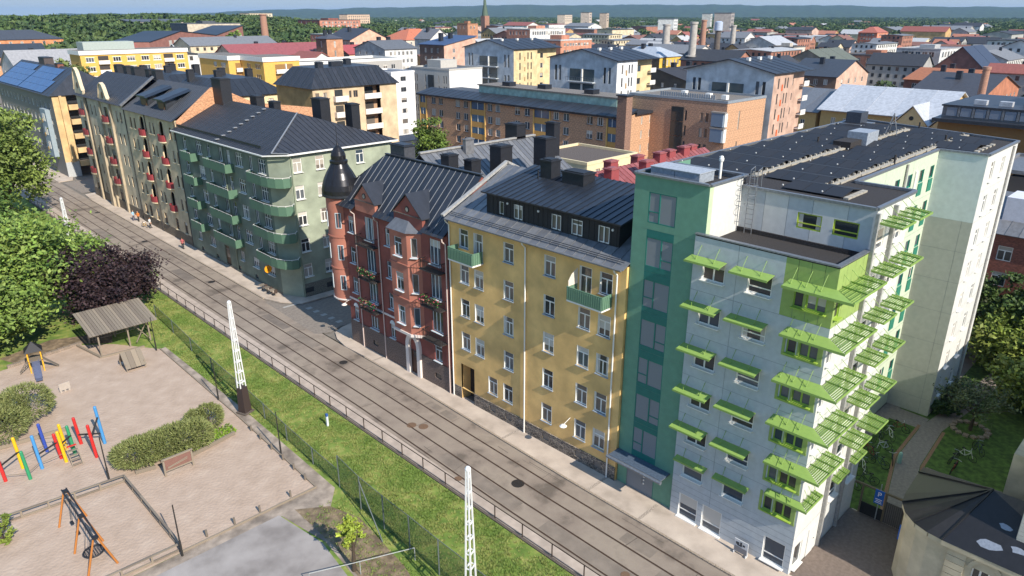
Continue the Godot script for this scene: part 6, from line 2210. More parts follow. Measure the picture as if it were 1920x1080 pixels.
func courtyard() -> void:
	# grey sheet-metal roof behind the red house
	var b := thing("rear_building", "courtyard house with a light grey metal roof and tall black chimneys", "building")
	var wl := paint("court_wall", rgb(190, 178, 156), 0.9, "plaster", 0.2)
	shell(b, 46.8, 65.0, -66.2, -54.6, 14.6, wl, wl, [], [], wl)
	var rf := node(b, "roof")
	var m := [grey_roof(0), grey_roof(1), grey_roof(2), grey_roof(1)]
	sheets(rf, PackedVector3Array([Vector3(46.4, 14.5, -54.0), Vector3(65.6, 14.5, -54.0), Vector3(64.0, 19.1, -61.2), Vector3(46.4, 19.1, -61.2)]), UX, 0.7, m, grey_roof(2), 0.08, 0.06)
	sheets(rf, PackedVector3Array([Vector3(46.4, 14.9, -66.8), Vector3(65.6, 14.9, -66.8), Vector3(64.0, 19.1, -61.2), Vector3(46.4, 19.1, -61.2)]), UX, 0.7, m, grey_roof(2), 0.08, 0.06)
	var gs := Shape.new()
	gs.prism(PackedVector3Array([Vector3(65.0, 14.4, -66.2), Vector3(65.0, 14.4, -54.6), Vector3(63.9, 18.9, -61.2)]), Vector3(-0.2, 0, 0))
	make(b, "gable", gs, grey_roof(0))
	var rc := Shape.new()
	rc.bar(Vector3(46.4, 19.2, -61.2), Vector3(64.0, 19.2, -61.2), 0.4, 0.16)
	make(rf, "ridge_cap", rc, paint("flash_pale", rgb(172, 170, 166), 0.5, "metal", 0.3))
	var dk := paint("stack_black", rgb(46, 48, 54), 0.55, "metal", 0.3, 0.2)
	chimney(b, Vector3(48.2, 17.6, -58.4), Vector3(1.3, 1.5, 1.3), dk, dk)
	chimney(b, Vector3(49.8, 17.2, -56.6), Vector3(1.3, 1.4, 1.2), dk, dk)
	chimney(b, Vector3(53.0, 16.6, -55.6), Vector3(1.7, 3.2, 1.7), dk, dk)
	chimney(b, Vector3(57.4, 16.2, -53.4), Vector3(1.5, 4.2, 1.8), dk, dk)
	chimney(b, Vector3(61.5, 19.0, -62.0), Vector3(1.5, 1.6, 2.0), dk, dk)
	chimney(b, Vector3(64.4, 17.6, -58.6), Vector3(1.0, 3.2, 1.4), dk, dk)
	chimney(b, Vector3(52.6, 18.6, -60.4), Vector3(1.2, 1.4, 0.5), grey_roof(2), grey_roof(0))
	# red metal roof with its row of chimneys
	var r := thing("rear_building", "courtyard house with a red metal roof and a row of red chimneys", "building")
	shell(r, 55.0, 82.0, -56.5, -41.0, 12.6, wl, wl, [], [], wl)
	var red := [paint("roof_red0", rgb(156, 90, 90), 0.55, "metal", 0.2, 0.1), paint("roof_red1", rgb(164, 98, 98), 0.55, "metal", 0.2, 0.1), paint("roof_red2", rgb(148, 86, 86), 0.55, "metal", 0.2, 0.1)]
	gable_roof(r, 55.0, 82.0, -56.5, -41.0, 12.6, 4.4, true, red, wl, 0.5, 0.8)
	for q in [[58.2, -47.5, 1.1], [60.6, -46.6, 1.4], [63.0, -48.6, 1.6], [66.2, -46.2, 1.5], [69.0, -49.4, 1.3], [72.0, -48.4, 1.4], [74.6, -48.8, 1.3], [77.4, -48.6, 1.4], [80.0, -49.2, 1.2]]:
		chimney(r, Vector3(q[0], 16.2, q[1]), Vector3(1.3, q[2], 1.0), paint("stack_red2", rgb(150, 72, 74), 0.7, "plaster", 0.4), red[1])
	# small cream house
	var c := thing("rear_building", "small cream courtyard house with flat roof before the brown brick building", "building")
	var cr := paint("cream_small", rgb(226, 208, 168), 0.9, "plaster", 0.2)
	shell(c, 80.0, 92.0, -78.0, -66.0, 12.6, cr, cr, [], [[2.5, 11.0, 1.0, 1.4, "two"], [3.9, 11.0, 1.0, 1.4, "two"], [7.0, 11.0, 1.0, 1.4, "two"]], flat("frame_brown", rgb(112, 88, 70), 0.6))
	flat_roof(c, 80.0, 92.0, -78.0, -66.0, 12.6, paint("felt_brown", rgb(116, 104, 96), 0.9, "rough", 0.2), cr)
	var e := thing("rear_building", "lower cream annex with flat roof below the small cream house", "building")
	shell(e, 82.5, 96.0, -65.8, -58.0, 9.6, cr, cr, [], [], cr)
	flat_roof(e, 82.5, 96.0, -65.8, -58.0, 9.6, paint("felt_brown", rgb(116, 104, 96), 0.9, "rough", 0.2), cr)
	# black-roofed houses behind the beige row
	for q in [[60.0, 76.0, -168.0, -146.0, 17.4, "near the long yellow block"], [60.0, 74.0, -196.0, -172.0, 17.0, "behind the rounded gables"]]:
		var h := thing("rear_building", "cream house with black roof and black chimneys %s" % q[5], "building")
		shell(h, q[0], q[1], q[2], q[3], q[4], cr, cr, [], grid(q[1] - q[0], [q[4] - 1.8, q[4] - 4.8], 4, 1.1, 1.6, "two"), flat("frame_brown", rgb(112, 88, 70), 0.6))
		hip_roof(h, q[0], q[1], q[2], q[3], q[4], 3.0, 4.0, [dark_roof(0), dark_roof(1)], 1.4)
		for k in 4:
			chimney(h, Vector3(q[0] + 3 + k * 3.4, q[4] + 2.8, q[2] + 6 + (k % 2) * 6), Vector3(1.3, 1.5, 1.3), dk, dk)

func right_side() -> void:
	# hall with pale metal roof
	var b := thing("hall", "yellow hall with a wide pale metal roof and small gabled wings behind the solar roof", "building")
	var yl := paint("hall_yellow", rgb(206, 172, 112), 0.9, "plaster", 0.2)
	var fr := flat("frame_white", rgb(232, 230, 224), 0.5)
	shell(b, 172.0, 196.0, -72.0, -47.0, 12.4, yl, yl, grid(25.0, [9.6, 6.0], 8, 1.0, 1.8, "two"), [], fr)
	var pale := [paint("roof_pale0", rgb(206, 208, 212), 0.5, "metal", 0.1, 0.2), paint("roof_pale1", rgb(198, 201, 206), 0.5, "metal", 0.1, 0.2)]
	gable_roof(b, 172.0, 196.0, -72.0, -47.0, 12.4, 4.6, false, pale, yl, 0.8, 5.0)
	for q in [[168.5, -50.5], [167.0, -43.0]]:
		var w := node(b, "wing")
		boxes(w, "wall", Vector3(q[0], 0, q[1] - 4.0), Vector3(182.0, 11.0, q[1] + 2.4), yl)
		var zc: float = q[1] - 0.8
		var s := Shape.new()
		s.prism(PackedVector3Array([Vector3(q[0], 11.0, q[1] - 4.0), Vector3(q[0], 11.0, q[1] + 2.4), Vector3(q[0], 14.6, zc)]), Vector3(0.3, 0, 0))
		make(w, "gable", s, paint("hall_gable", rgb(232, 204, 150), 0.9, "plaster", 0.2))
		for sd in [-1, 1]:
			var r := Shape.new()
			r.prism(PackedVector3Array([Vector3(q[0] - 0.4, 14.8, zc), Vector3(q[0] - 0.4, 10.9, zc + sd * 3.6), Vector3(182.0, 10.9, zc + sd * 3.6), Vector3(182.0, 14.8, zc)]), Vector3(0, 0.16, 0))
			make(w, "roof", r, pale[0])
		var o := Shape.new()
		o.tube(Vector3(q[0], 12.3, zc), Vector3(q[0] - 0.08, 12.3, zc), 0.45, 0.45, 14)
		make(w, "round_window", o, glass(0))
	var b2 := thing("hall", "ochre industrial hall with grey ridged roof left of the pale roofed hall", "building")
	shell(b2, 172.0, 200.0, -96.0, -73.0, 11.5, yl, yl, grid(23.0, [8.6, 5.4], 7, 1.0, 1.7, "two"), [], fr)
	gable_roof(b2, 172.0, 200.0, -96.0, -73.0, 11.5, 4.0, false, [grey_roof(0), grey_roof(1)], yl, 0.6, 4.0)
	# dark building with a band of roof windows
	var d := thing("office_building", "brown building with black roof and a band of roof windows at the right edge", "building")
	var br := paint("brown_wall", rgb(134, 104, 62), 0.9, "plaster", 0.2)
	shell(d, 150.0, 176.0, -41.0, -14.0, 14.6, br, br, [], [], br)
	boxes(d, "eave", Vector3(148.6, 14.6, -41.8), Vector3(176.0, 15.2, -13.5), dark_roof(0))
	var rb := node(d, "roof_band")
	for k in 11:
		cube(rb, "roof_window", Vector3(151.0, 16.3, -39.4 + k * 2.3), Vector3(0.2, 1.5, 1.7), flat("band_glass", rgb(126, 136, 150), 0.15))
		cube(rb, "pier", Vector3(151.0, 16.3, -38.25 + k * 2.3), Vector3(0.3, 1.7, 0.35), grey_roof(2))
	boxes(rb, "back", Vector3(151.1, 15.2, -41.0), Vector3(175.0, 17.2, -14.0), grey_roof(0))
	boxes(d, "roof", Vector3(150.8, 17.2, -41.2), Vector3(175.6, 17.5, -13.8), dark_roof(2))
	boxes(d, "roof_house", Vector3(158.0, 17.5, -30.0), Vector3(172.0, 20.5, -14.0), grey_roof(0))
	for k in 4:
		cube(d, "roof_unit", Vector3(155.0, 17.9, -36.0 + k * 4.0), Vector3(1.4, 0.8, 2.0), paint("roof_pale0", rgb(206, 208, 212), 0.5, "metal", 0.1, 0.2))
	# red brick house behind the garden
	var r := thing("brick_house", "dark red brick house with white windows behind the garden trees", "building")
	var bk := brick("brick_dark_red", rgb(138, 84, 70), rgb(126, 86, 74))
	var lf := []
	for y in [10.3, 7.6, 4.9]:
		for u in [3.5, 7.4, 11.0, 15.0]:
			lf.append([u, y, 1.3, 1.5, "cross"])
	shell(r, 84.0, 98.0, -18.0, 4.0, 12.4, bk, bk, lf, [], fr)
	var rf := node(r, "roof")
	sheets(rf, PackedVector3Array([Vector3(83.6, 12.3, -18.4), Vector3(83.6, 12.3, 4.4), Vector3(91.0, 15.2, 4.4), Vector3(91.0, 15.2, -18.4)]), UZ, 1.2, [grey_roof(2), grey_roof(0)], grey_roof(1), 0.08, 0.05)
	sheets(rf, PackedVector3Array([Vector3(98.4, 12.3, -18.4), Vector3(98.4, 12.3, 4.4), Vector3(91.0, 15.2, 4.4), Vector3(91.0, 15.2, -18.4)]), UZ, 1.2, [grey_roof(2), grey_roof(0)], grey_roof(1), 0.08, 0.05)
	boxes(r, "dormer", Vector3(86.0, 12.8, -15.8), Vector3(90.0, 15.6, -13.4), paint("dormer_pale", rgb(214, 214, 222), 0.7, "plaster", 0.3))
	var t := thing("terrace_house", "dark glazed house with white framed balconies beyond the white wing", "building")
	shell(t, 106.0, 120.0, -22.0, 0.0, 12.0, dark_roof(0), dark_roof(0), [], [], fr)
	for y in [3.0, 6.0, 9.0, 11.6]:
		var o := node(t, "balcony", Vector3(106.0, y, -11.0))
		cube(o, "floor", Vector3(-0.9, 0, 0), Vector3(1.8, 0.22, 22.0), fr)
		for k in 6:
			cube(o, "post", Vector3(-1.7, 1.4, -10.0 + k * 4.0), Vector3(0.14, 2.8, 0.14), fr)
		cube(o, "glazing", Vector3(-0.1, 1.4, 0), Vector3(0.1, 2.4, 21.0), flat("band_dark", rgb(70, 66, 64), 0.2))
	flat_roof(t, 106.0, 120.0, -22.0, 0.0, 14.6, grey_roof(0), grey_roof(2))

# generic box building of the middle distance
func midtown() -> void:
	var fr := flat("frame_white", rgb(232, 230, 224), 0.5)
	var dk := flat("frame_slate", rgb(90, 96, 104), 0.5)
	# white slab and grey office between the beige block and the hotel
	var s := thing("apartment_building", "narrow white slab with small windows beside the beige block", "building")
	var wh := paint("slab_white", rgb(232, 230, 228), 0.85, "plaster", 0.2)
	shell(s, 116.0, 123.6, -176.0, -163.6, 18.2, wh, wh, [], grid(7.6, floors(18.2, 2.8, 6), 1, 1.8, 1.2, "two"), dk)
	flat_roof(s, 116.0, 123.6, -176.0, -163.6, 18.2, grey_roof(1), wh)
	var g := thing("office_building", "grey office block with narrow upright windows behind the brown brick building", "building")
	var gy := paint("office_grey", rgb(186, 182, 174), 0.85, "plaster", 0.2)
	var lf := []
	for y in floors(18.0, 2.8, 6, 2.0):
		for u in [1.6, 2.6, 6.5, 12.4, 14.6, 15.6]:
			lf.append([u, y, 0.45, 2.0, "one"])
	shell(g, 130.0, 142.0, -173.5, -156.5, 18.6, gy, wh, lf, [], dk)
	cube(g, "glass_strip", Vector3(129.95, 9.0, -164.5), Vector3(0.1, 16.0, 2.6), flat("glass_strip", rgb(54, 58, 60), 0.08))
	flat_roof(g, 130.0, 142.0, -173.5, -156.5, 18.6, grey_roof(1), gy)
	cube(g, "roof_house", Vector3(137.0, 19.6, -168.0), Vector3(6.0, 2.2, 6.0), gy)
	var pale := paint("felt_pale", rgb(150, 142, 134), 0.9, "rough", 0.2)
	var specs := [
		["apartment_building", "white apartment house with grey roof and long balconies left of the blue roof", 177.0, 193.0, -275.0, -253.0, 19.6, rgb(170, 172, 174), rgb(232, 232, 230), "gable_x", 3.0, rgb(110, 112, 116), 4, 4, 6, 1.1, 1.5],
		["apartment_building", "brown panelled house with a bright blue roof", 183.0, 199.0, -238.0, -223.0, 21.6, rgb(110, 90, 80), rgb(220, 178, 156), "mono", 3.0, rgb(70, 92, 128), 4, 3, 2, 1.2, 1.6],
		["brick_tower", "square orange brick tower with dark cap among the black roofs", 177.0, 185.2, -306.0, -297.0, 22.6, rgb(112, 90, 78), rgb(206, 152, 118), "hip", 1.6, rgb(80, 82, 92), 2, 1, 1, 0.9, 2.6],
		["brick_tower", "plain orange brick cube tower left of the church spire", 371.0, 381.0, -436.0, -424.0, 25.6, rgb(192, 140, 108), rgb(200, 146, 112), "flat", 0.0, rgb(150, 110, 80), 1, 2, 2, 1.2, 2.2],
		["office_building", "white banded office block with orange base right of the church spire", 341.0, 374.0, -352.0, -331.0, 23.6, rgb(190, 136, 112), rgb(232, 230, 226), "flat", 0.0, rgb(196, 196, 192), 1, 6, 14, 1.5, 2.2],
		["office_building", "orange office block with a white top storey behind the gabled towers", 258.0, 280.0, -252.0, -231.0, 21.4, rgb(190, 130, 106), rgb(206, 146, 118), "flat", 0.0, rgb(206, 206, 204), 3, 5, 9, 1.5, 1.3],
		["mansard_house", "yellow house with a black and white mansard roof beside the concrete chimneys", 248.0, 264.0, -192.0, -170.0, 17.0, rgb(96, 84, 66), rgb(240, 196, 84), "hip", 3.4, rgb(176, 184, 194), 2, 5, 5, 1.2, 2.2],
		["brick_block", "tall red brick block with white balconies in front of the far hill", 420.0, 470.0, -760.0, -715.0, 26.0, rgb(150, 88, 72), rgb(204, 140, 116), "flat", 0.0, rgb(90, 84, 82), 3, 4, 12, 2.0, 2.0],
		["warehouse", "dark sided hall with a blank pale end wall before the left woods", 235.0, 288.0, -770.0, -720.0, 26.0, rgb(96, 70, 66), rgb(206, 192, 176), "gable_x", 2.0, rgb(96, 100, 106), 1, 0, 4, 2.4, 2.4],
		["warehouse", "slate sided hall with a blank cream wall right of the other hall", 232.0, 274.0, -622.0, -588.0, 25.4, rgb(86, 92, 100), rgb(214, 200, 178), "flat", 0.0, rgb(96, 100, 106), 1, 0, 0, 2.0, 2.0],
		["apartment_building", "pink apartment house with a dark gable roof left of the white dormer house", 205.0, 228.0, -345.0, -322.0, 21.0, rgb(196, 156, 138), rgb(232, 188, 162), "gable_z", 5.0, rgb(66, 68, 76), 3, 4, 5, 1.2, 1.8],
		["apartment_building", "pink flat roofed office right of the brick chimney", 268.0, 306.0, -470.0, -448.0, 19.6, rgb(196, 128, 106), rgb(228, 166, 136), "flat", 0.0, rgb(150, 160, 160), 3, 5, 8, 1.8, 1.6],
		["black_roof_house", "long black roofed house with an orange wall at the upper left edge", 40.0, 92.0, -420.0, -398.0, 15.0, rgb(200, 150, 110), rgb(222, 164, 122), "gable_x", 5.0, rgb(60, 66, 74), 2, 0, 14, 1.2, 1.6],
		["black_roof_house", "dark hipped house with an orange cube tower before the left woods", 70.0, 132.0, -560.0, -530.0, 18.5, rgb(190, 130, 92), rgb(220, 150, 104), "hip", 5.0, rgb(74, 78, 86), 1, 0, 10, 1.5, 2.0],
		["red_roof_house", "row with a red metal roof behind the staggered yellow blocks", 140.0, 185.0, -330.0, -310.0, 16.0, rgb(220, 190, 160), rgb(228, 200, 172), "gable_x", 4.5, rgb(158, 88, 88), 2, 3, 9, 1.2, 1.6],
		["red_roof_house", "second red metal roof right of the first behind the yellow blocks", 190.0, 214.0, -318.0, -300.0, 15.6, rgb(220, 190, 160), rgb(228, 200, 172), "gable_x", 3.6, rgb(180, 84, 84), 2, 3, 5, 1.2, 1.6],
		["pale_roof_house", "white house with a light grey saddle roof in front of the left yellow block", 60.0, 84.0, -330.0, -306.0, 15.2, rgb(206, 202, 200), rgb(226, 214, 208), "gable_x", 5.5, rgb(170, 168, 168), 2, 3, 6, 1.2, 1.6],
		["gable_house", "white villa with steep stepped gable beside the orange hipped roof", 262.0, 276.0, -345.0, -331.0, 20.0, rgb(206, 204, 200), rgb(232, 230, 226), "gable_z", 5.0, rgb(120, 120, 124), 2, 2, 2, 1.2, 1.6],
		["hip_house", "house with a broad orange hipped roof before the park trees", 276.0, 306.0, -398.0, -372.0, 18.0, rgb(206, 196, 184), rgb(226, 214, 196), "hip", 6.0, rgb(206, 122, 88), 2, 4, 6, 1.2, 1.6],
		["brick_factory", "long factory of dark brick with lit gabled front at the right edge", 224.0, 262.0, -70.0, -52.0, 12.6, rgb(178, 120, 92), rgb(186, 122, 92), "gable_z", 4.5, rgb(70, 70, 76), 3, 8, 8, 1.4, 2.0],
		["brick_factory", "brick building with a rust orange metal roof behind the long factory", 268.0, 300.0, -86.0, -68.0, 12.6, rgb(150, 96, 76), rgb(176, 112, 84), "gable_z", 3.0, rgb(176, 110, 70), 1, 5, 6, 1.4, 2.0],
		["barn", "barn with a curved dark blue roof and pink brick end at the far right", 330.0, 356.0, -96.0, -78.0, 13.0, rgb(150, 104, 92), rgb(222, 170, 146), "gable_x", 8.0, rgb(58, 70, 92), 1, 2, 3, 2.4, 3.0],
		["red_house_far", "tall orange brick block with stepped red roof far right of the chimneys", 684.0, 708.0, -264.0, -248.0, 17.5, rgb(186, 110, 84), rgb(222, 142, 110), "hip", 4.5, rgb(184, 108, 88), 6, 5, 6, 1.6, 1.8],
		["white_hall", "white hall with grey roof right of the concrete chimneys", 430.0, 456.0, -236.0, -212.0, 15.0, rgb(206, 204, 200), rgb(230, 224, 214), "gable_x", 5.0, rgb(186, 188, 192), 2, 4, 3, 2.2, 4.0],
		["cream_house", "cream house with three tall windows right of the concrete chimneys", 388.0, 402.0, -196.0, -182.0, 16.0, rgb(206, 196, 182), rgb(232, 222, 206), "flat", 0.0, rgb(120, 116, 112), 1, 3, 3, 1.8, 4.0],
		["grey_hall", "grey shed with mossy roof and brick gable before the white hall", 330.0, 362.0, -158.0, -138.0, 13.0, rgb(150, 140, 126), rgb(206, 182, 140), "gable_x", 5.0, rgb(108, 112, 98), 1, 2, 4, 1.6, 2.2],
		["brick_workshop", "orange brick workshop with flat dark roof behind the mossy shed", 398.0, 432.0, -160.0, -138.0, 13.0, rgb(170, 116, 92), rgb(214, 146, 112), "flat", 0.0, rgb(96, 92, 92), 2, 4, 6, 1.6, 2.0],
		["grey_factory", "pale grey factory with a row of arched openings at right", 440.0, 478.0, -148.0, -126.0, 15.0, rgb(180, 180, 180), rgb(222, 222, 220), "flat", 0.0, rgb(170, 170, 172), 2, 5, 7, 2.6, 2.8],
		["wrapped_building", "building site wrapped in bright blue sheeting behind the pale roofed hall", 214.0, 223.0, -88.0, -79.0, 11.5, rgb(40, 104, 176), rgb(52, 122, 196), "flat", 0.0, rgb(170, 166, 160), 1, 0, 0, 1.0, 1.0],
		["black_hall", "low black roofed hall with a strip of skylights behind the brown tower", 206.0, 240.0, -128.0, -104.0, 11.0, rgb(120, 104, 88), rgb(150, 126, 100), "gable_z", 3.6, rgb(74, 80, 90), 1, 6, 6, 1.4, 1.8],
		["black_hall", "dark industrial roof with a lit gable below the orange brick workshop", 262.0, 290.0, -124.0, -106.0, 12.5, rgb(130, 106, 90), rgb(222, 186, 164), "gable_z", 5.0, rgb(66, 72, 82), 1, 4, 4, 1.4, 1.8],
		["black_hall", "dark brown block with small windows below the concrete chimneys", 196.0, 226.0, -146.0, -124.0, 14.0, rgb(92, 84, 74), rgb(178, 160, 130), "gable_x", 3.0, rgb(58, 54, 54), 2, 4, 5, 0.9, 1.3],
	]
	for q in specs:
		var b := thing(q[0], q[1], "building")
		var x0: float = q[2]
		var x1: float = q[3]
		var z0: float = q[4]
		var z1: float = q[5]
		var h: float = q[6]
		var key: String = q[1]
		var mf := paint("f" + key, q[7], 0.9, "blotch_soft", 0.05)
		var ms := paint("s" + key, q[8], 0.9, "blotch_soft", 0.05)
		var ys := floors(h, maxf(3.0, q[16] + 1.3), q[12], 1.2 + q[16] / 2)
		var la := grid(z1 - z0, ys, q[13], q[15], q[16], "two") if q[13] > 0 else []
		var lb := grid(x1 - x0, ys, q[14], q[15], q[16], "two") if q[14] > 0 else []
		shell(b, x0, x1, z0, z1, h, mf, ms, la, lb, fr if h < 30 else dk)
		var rm := paint("r" + key, q[11], 0.6, "metal", 0.08)
		match q[9]:
			"flat":
				flat_roof(b, x0, x1, z0, z1, h, rm, rm, 0.5)
				boxes(b, "roof_house", Vector3(x0 + (x1 - x0) * 0.4, h, z0 + (z1 - z0) * 0.3), Vector3(x0 + (x1 - x0) * 0.65, h + 2.0, z0 + (z1 - z0) * 0.65), mf)
			"gable_x":
				gable_roof(b, x0, x1, z0, z1, h, q[10], true, [rm], mf, 0.5, 12.0)
			"gable_z":
				gable_roof(b, x0, x1, z0, z1, h, q[10], false, [rm], ms, 0.5, 12.0)
			"hip":
				hip_roof(b, x0, x1, z0, z1, h, q[10], minf(x1 - x0, z1 - z0) * 0.42, [rm], 12.0)
			"mono":
				var rr := Shape.new()
				rr.prism(PackedVector3Array([Vector3(x0 - 0.5, h, z1 + 0.5), Vector3(x1 + 0.5, h + q[10], z1 + 0.5), Vector3(x1 + 0.5, h + q[10], z0 - 0.5), Vector3(x0 - 0.5, h, z0 - 0.5)]), Vector3(0, 0.25, 0))
				make(b, "roof", rr, rm)
				var gs := Shape.new()
				gs.prism(PackedVector3Array([Vector3(x0, h, z1), Vector3(x1, h, z1), Vector3(x1, h + q[10], z1)]), Vector3(0, 0, -0.3))
				make(b, "gable", gs, ms)
		if q[9] != "flat":
			for k in 2:
				chimney(b, Vector3(lerpf(x0, x1, 0.35 + 0.3 * k), h + q[10] * 0.7, (z0 + z1) / 2 - 1), Vector3(1.4, 2.0, 1.4), dark_roof(k), dark_roof(0))
	# long brick factory with a wavy roof line, set across the view
	var w := thing("brick_factory", "long red brick factory with a sagging zigzag roof behind the left yellow block", "building", Vector3(182, 0, -465), deg_to_rad(45))
	plots.append(Rect2(130, -520, 105, 110))
	var bk := paint("far_brick", rgb(172, 118, 104), 0.9, "blotch_soft", 0.05)
	var tops := [[-68, 19.0], [-50, 21.0], [-30, 23.5], [-8, 22.0], [20, 20.0], [44, 22.5], [68, 25.0]]
	for k in tops.size() - 1:
		var sh := Shape.new()
		var xa: float = tops[k][0]
		var xb: float = tops[k + 1][0]
		sh.prism(PackedVector3Array([Vector3(xa, 0, 10), Vector3(xb, 0, 10), Vector3(xb, tops[k + 1][1], 10), Vector3(xa, tops[k][1], 10)]), Vector3(0, 0, -20))
		make(w, "bay", sh, bk)
		var rs := Shape.new()
		rs.prism(PackedVector3Array([Vector3(xa, tops[k][1] + 0.05, 10.3), Vector3(xb, tops[k + 1][1] + 0.05, 10.3), Vector3(xb, tops[k + 1][1] + 0.05, -10.3), Vector3(xa, tops[k][1] + 0.05, -10.3)]), Vector3(0, 0.3, 0))
		make(w, "roof", rs, dark_roof(k))
	for q in [-44.0, -38.0, -32.0, -26.0, -20.0, 44.0, 50.0, 56.0, 63.0]:
		cube(w, "window", Vector3(q, 17.5, 10.05), Vector3(3.2, 3.4, 0.12), flat("far_pane", rgb(206, 200, 190), 0.3))
	for k in 9:
		cube(w, "window", Vector3(16.0 + k * 6.0, 12.0, 10.05), Vector3(3.2, 2.4, 0.12), flat("far_pane", rgb(206, 200, 190), 0.3))

func stacks() -> void:
	var conc := paint("concrete", rgb(190, 184, 176), 0.9, "blotch_soft", 0.1)
	var bk := brick("brick_stack", rgb(178, 134, 112), rgb(160, 124, 108))
	var list := [[346.0, -234.0, 27.4, 2.2, conc, "leftmost and thickest of the tall concrete chimneys"], [250.0, -157.0, 29.8, 1.5, conc, "tall concrete chimney with a collar nearest the gabled towers"], [409.0, -250.0, 29.1, 1.8, bk, "slender orange brick chimney between the concrete chimneys"], [375.0, -220.0, 28.4, 1.7, paint("stack_dark", rgb(110, 100, 92), 0.9, "blotch_soft", 0.1), "dark chimney with a pale blue tank at its top"], [395.0, -222.0, 26.5, 1.6, conc, "rightmost of the tall concrete chimneys, with a side arm"], [250.0, -500.0, 32.3, 2.6, bk, "tall orange brick factory chimney at upper left"], [222.0, -52.0, 20.0, 1.0, bk, "slim brick chimney beside the long factory at right"]]
	for q in list:
		var t := thing("factory_chimney", q[5], "chimney", Vector3(q[0], 0, q[1]), 0.0, "tall factory chimneys")
		var s := Shape.new()
		s.tube(Vector3.ZERO, Vector3(0, q[2], 0), q[3] * 1.15, q[3] * 0.85, 14)
		make(t, "shaft", s, q[4])
		var r := Shape.new()
		r.lathe(Vector3(0, q[2] - 0.6, 0), [[q[3] * 0.85, 0.0], [q[3] * 1.02, 0.1], [q[3] * 1.02, 0.8], [q[3] * 0.7, 0.85], [0.0, 0.85]], 14)
		make(t, "rim", r, q[4])
		if q[0] == 250.0 and q[1] > -200:
			var c := Shape.new()
			c.lathe(Vector3(0, 17.5, 0), [[1.6, 0.0], [2.3, 0.1], [2.3, 0.5], [1.6, 0.6]], 14)
			make(t, "collar", c, q[4])
		if q[0] == 375.0:
			var c := Shape.new()
			c.lathe(Vector3(0, 24.0, 0), [[1.7, 0.0], [2.2, 0.2], [2.2, 4.5], [1.0, 5.0]], 14)
			make(t, "tank", c, paint("tank_blue", rgb(190, 202, 220), 0.5, "metal", 0.2))
		if q[0] == 395.0:
			cube(t, "arm", Vector3(2.6, 25.6, -2.6), Vector3(5.0, 0.8, 0.8), conc)
	# church spire
	var c := thing("church", "slim green church spire that rises above the far hills", "church", Vector3(676, 0, -738))
	var st := Shape.new()
	st.span(Vector3(-4, 0, -4), Vector3(4, 30, 4))
	make(c, "tower", st, paint("church_brick", rgb(170, 126, 104), 0.9, "blotch_soft", 0.1))
	var sp := Shape.new()
	sp.tube(Vector3(0, 30, 0), Vector3(0, 44, 0), 4.4, 1.8, 8)
	sp.tube(Vector3(0, 44, 0), Vector3(0, 66, 0), 2.0, 0.1, 8)
	make(c, "spire", sp, paint("copper", rgb(98, 116, 96), 0.7, "metal", 0.1))
	boxes(c, "nave", Vector3(4, 0, -5), Vector3(34, 14, 8), paint("church_brick", rgb(170, 126, 104), 0.9, "blotch_soft", 0.1))
	# far blocks and silos
	var far := [[1150.0, -1020.0, 26.0, 40.0, 30.0, 16.0, rgb(226, 206, 184), "pale block of flats just left of the far hills"], [930.0, -780.0, 30.0, 12.0, 34.0, 14.0, rgb(214, 196, 180), "beige tower block right of the church spire"], [1000.0, -800.0, 26.0, 12.0, 33.0, 12.0, rgb(206, 184, 164), "second beige tower block right of the church spire"], [830.0, -560.0, 30.0, 22.0, 26.0, 20.0, rgb(232, 232, 230), "white slab block with a dark stripe below the hills"], [1120.0, -680.0, 26.0, 14.0, 32.0, 14.0, rgb(200, 200, 196), "grey silo tower below the hills"], [760.0, -440.0, 30.0, 20.0, 33.0, 18.0, rgb(176, 168, 164), "grey mill block behind the concrete chimneys"], [520.0, -1060.0, 30.0, 46.0, 33.0, 18.0, rgb(236, 220, 190), "cream mansion on the wooded rise at left"], [700.0, -1080.0, 30.0, 60.0, 31.0, 16.0, rgb(230, 200, 172), "pinkish block row left of the church spire"]]
	for q in far:
		var t := thing("tower_block", q[7], "building", Vector3(q[0], 0, q[1]), deg_to_rad(20))
		var m := paint("far" + q[7], q[6], 0.9, "blotch_soft", 0.04)
		cube(t, "wall", Vector3(0, q[4] / 2, 0), Vector3(q[3], q[4], q[5]), m)
		cube(t, "roof", Vector3(0, q[4] + 0.4, 0), Vector3(q[3] + 0.6, 0.8, q[5] + 0.6), grey_roof(1))
		for k in 3:
			for j in maxi(2, int(q[3] / 6)):
				cube(t, "window", Vector3(lerpf(-q[3] / 2 + 2.0, q[3] / 2 - 2.0, (j + 0.5) / maxi(2, int(q[3] / 6))), q[4] - 3.0 - k * 4.0, q[5] / 2 + 0.05), Vector3(2.0, 2.0, 0.1), glass(4))
		plots.append(Rect2(q[0] - 30, q[1] - 30, 60, 60))

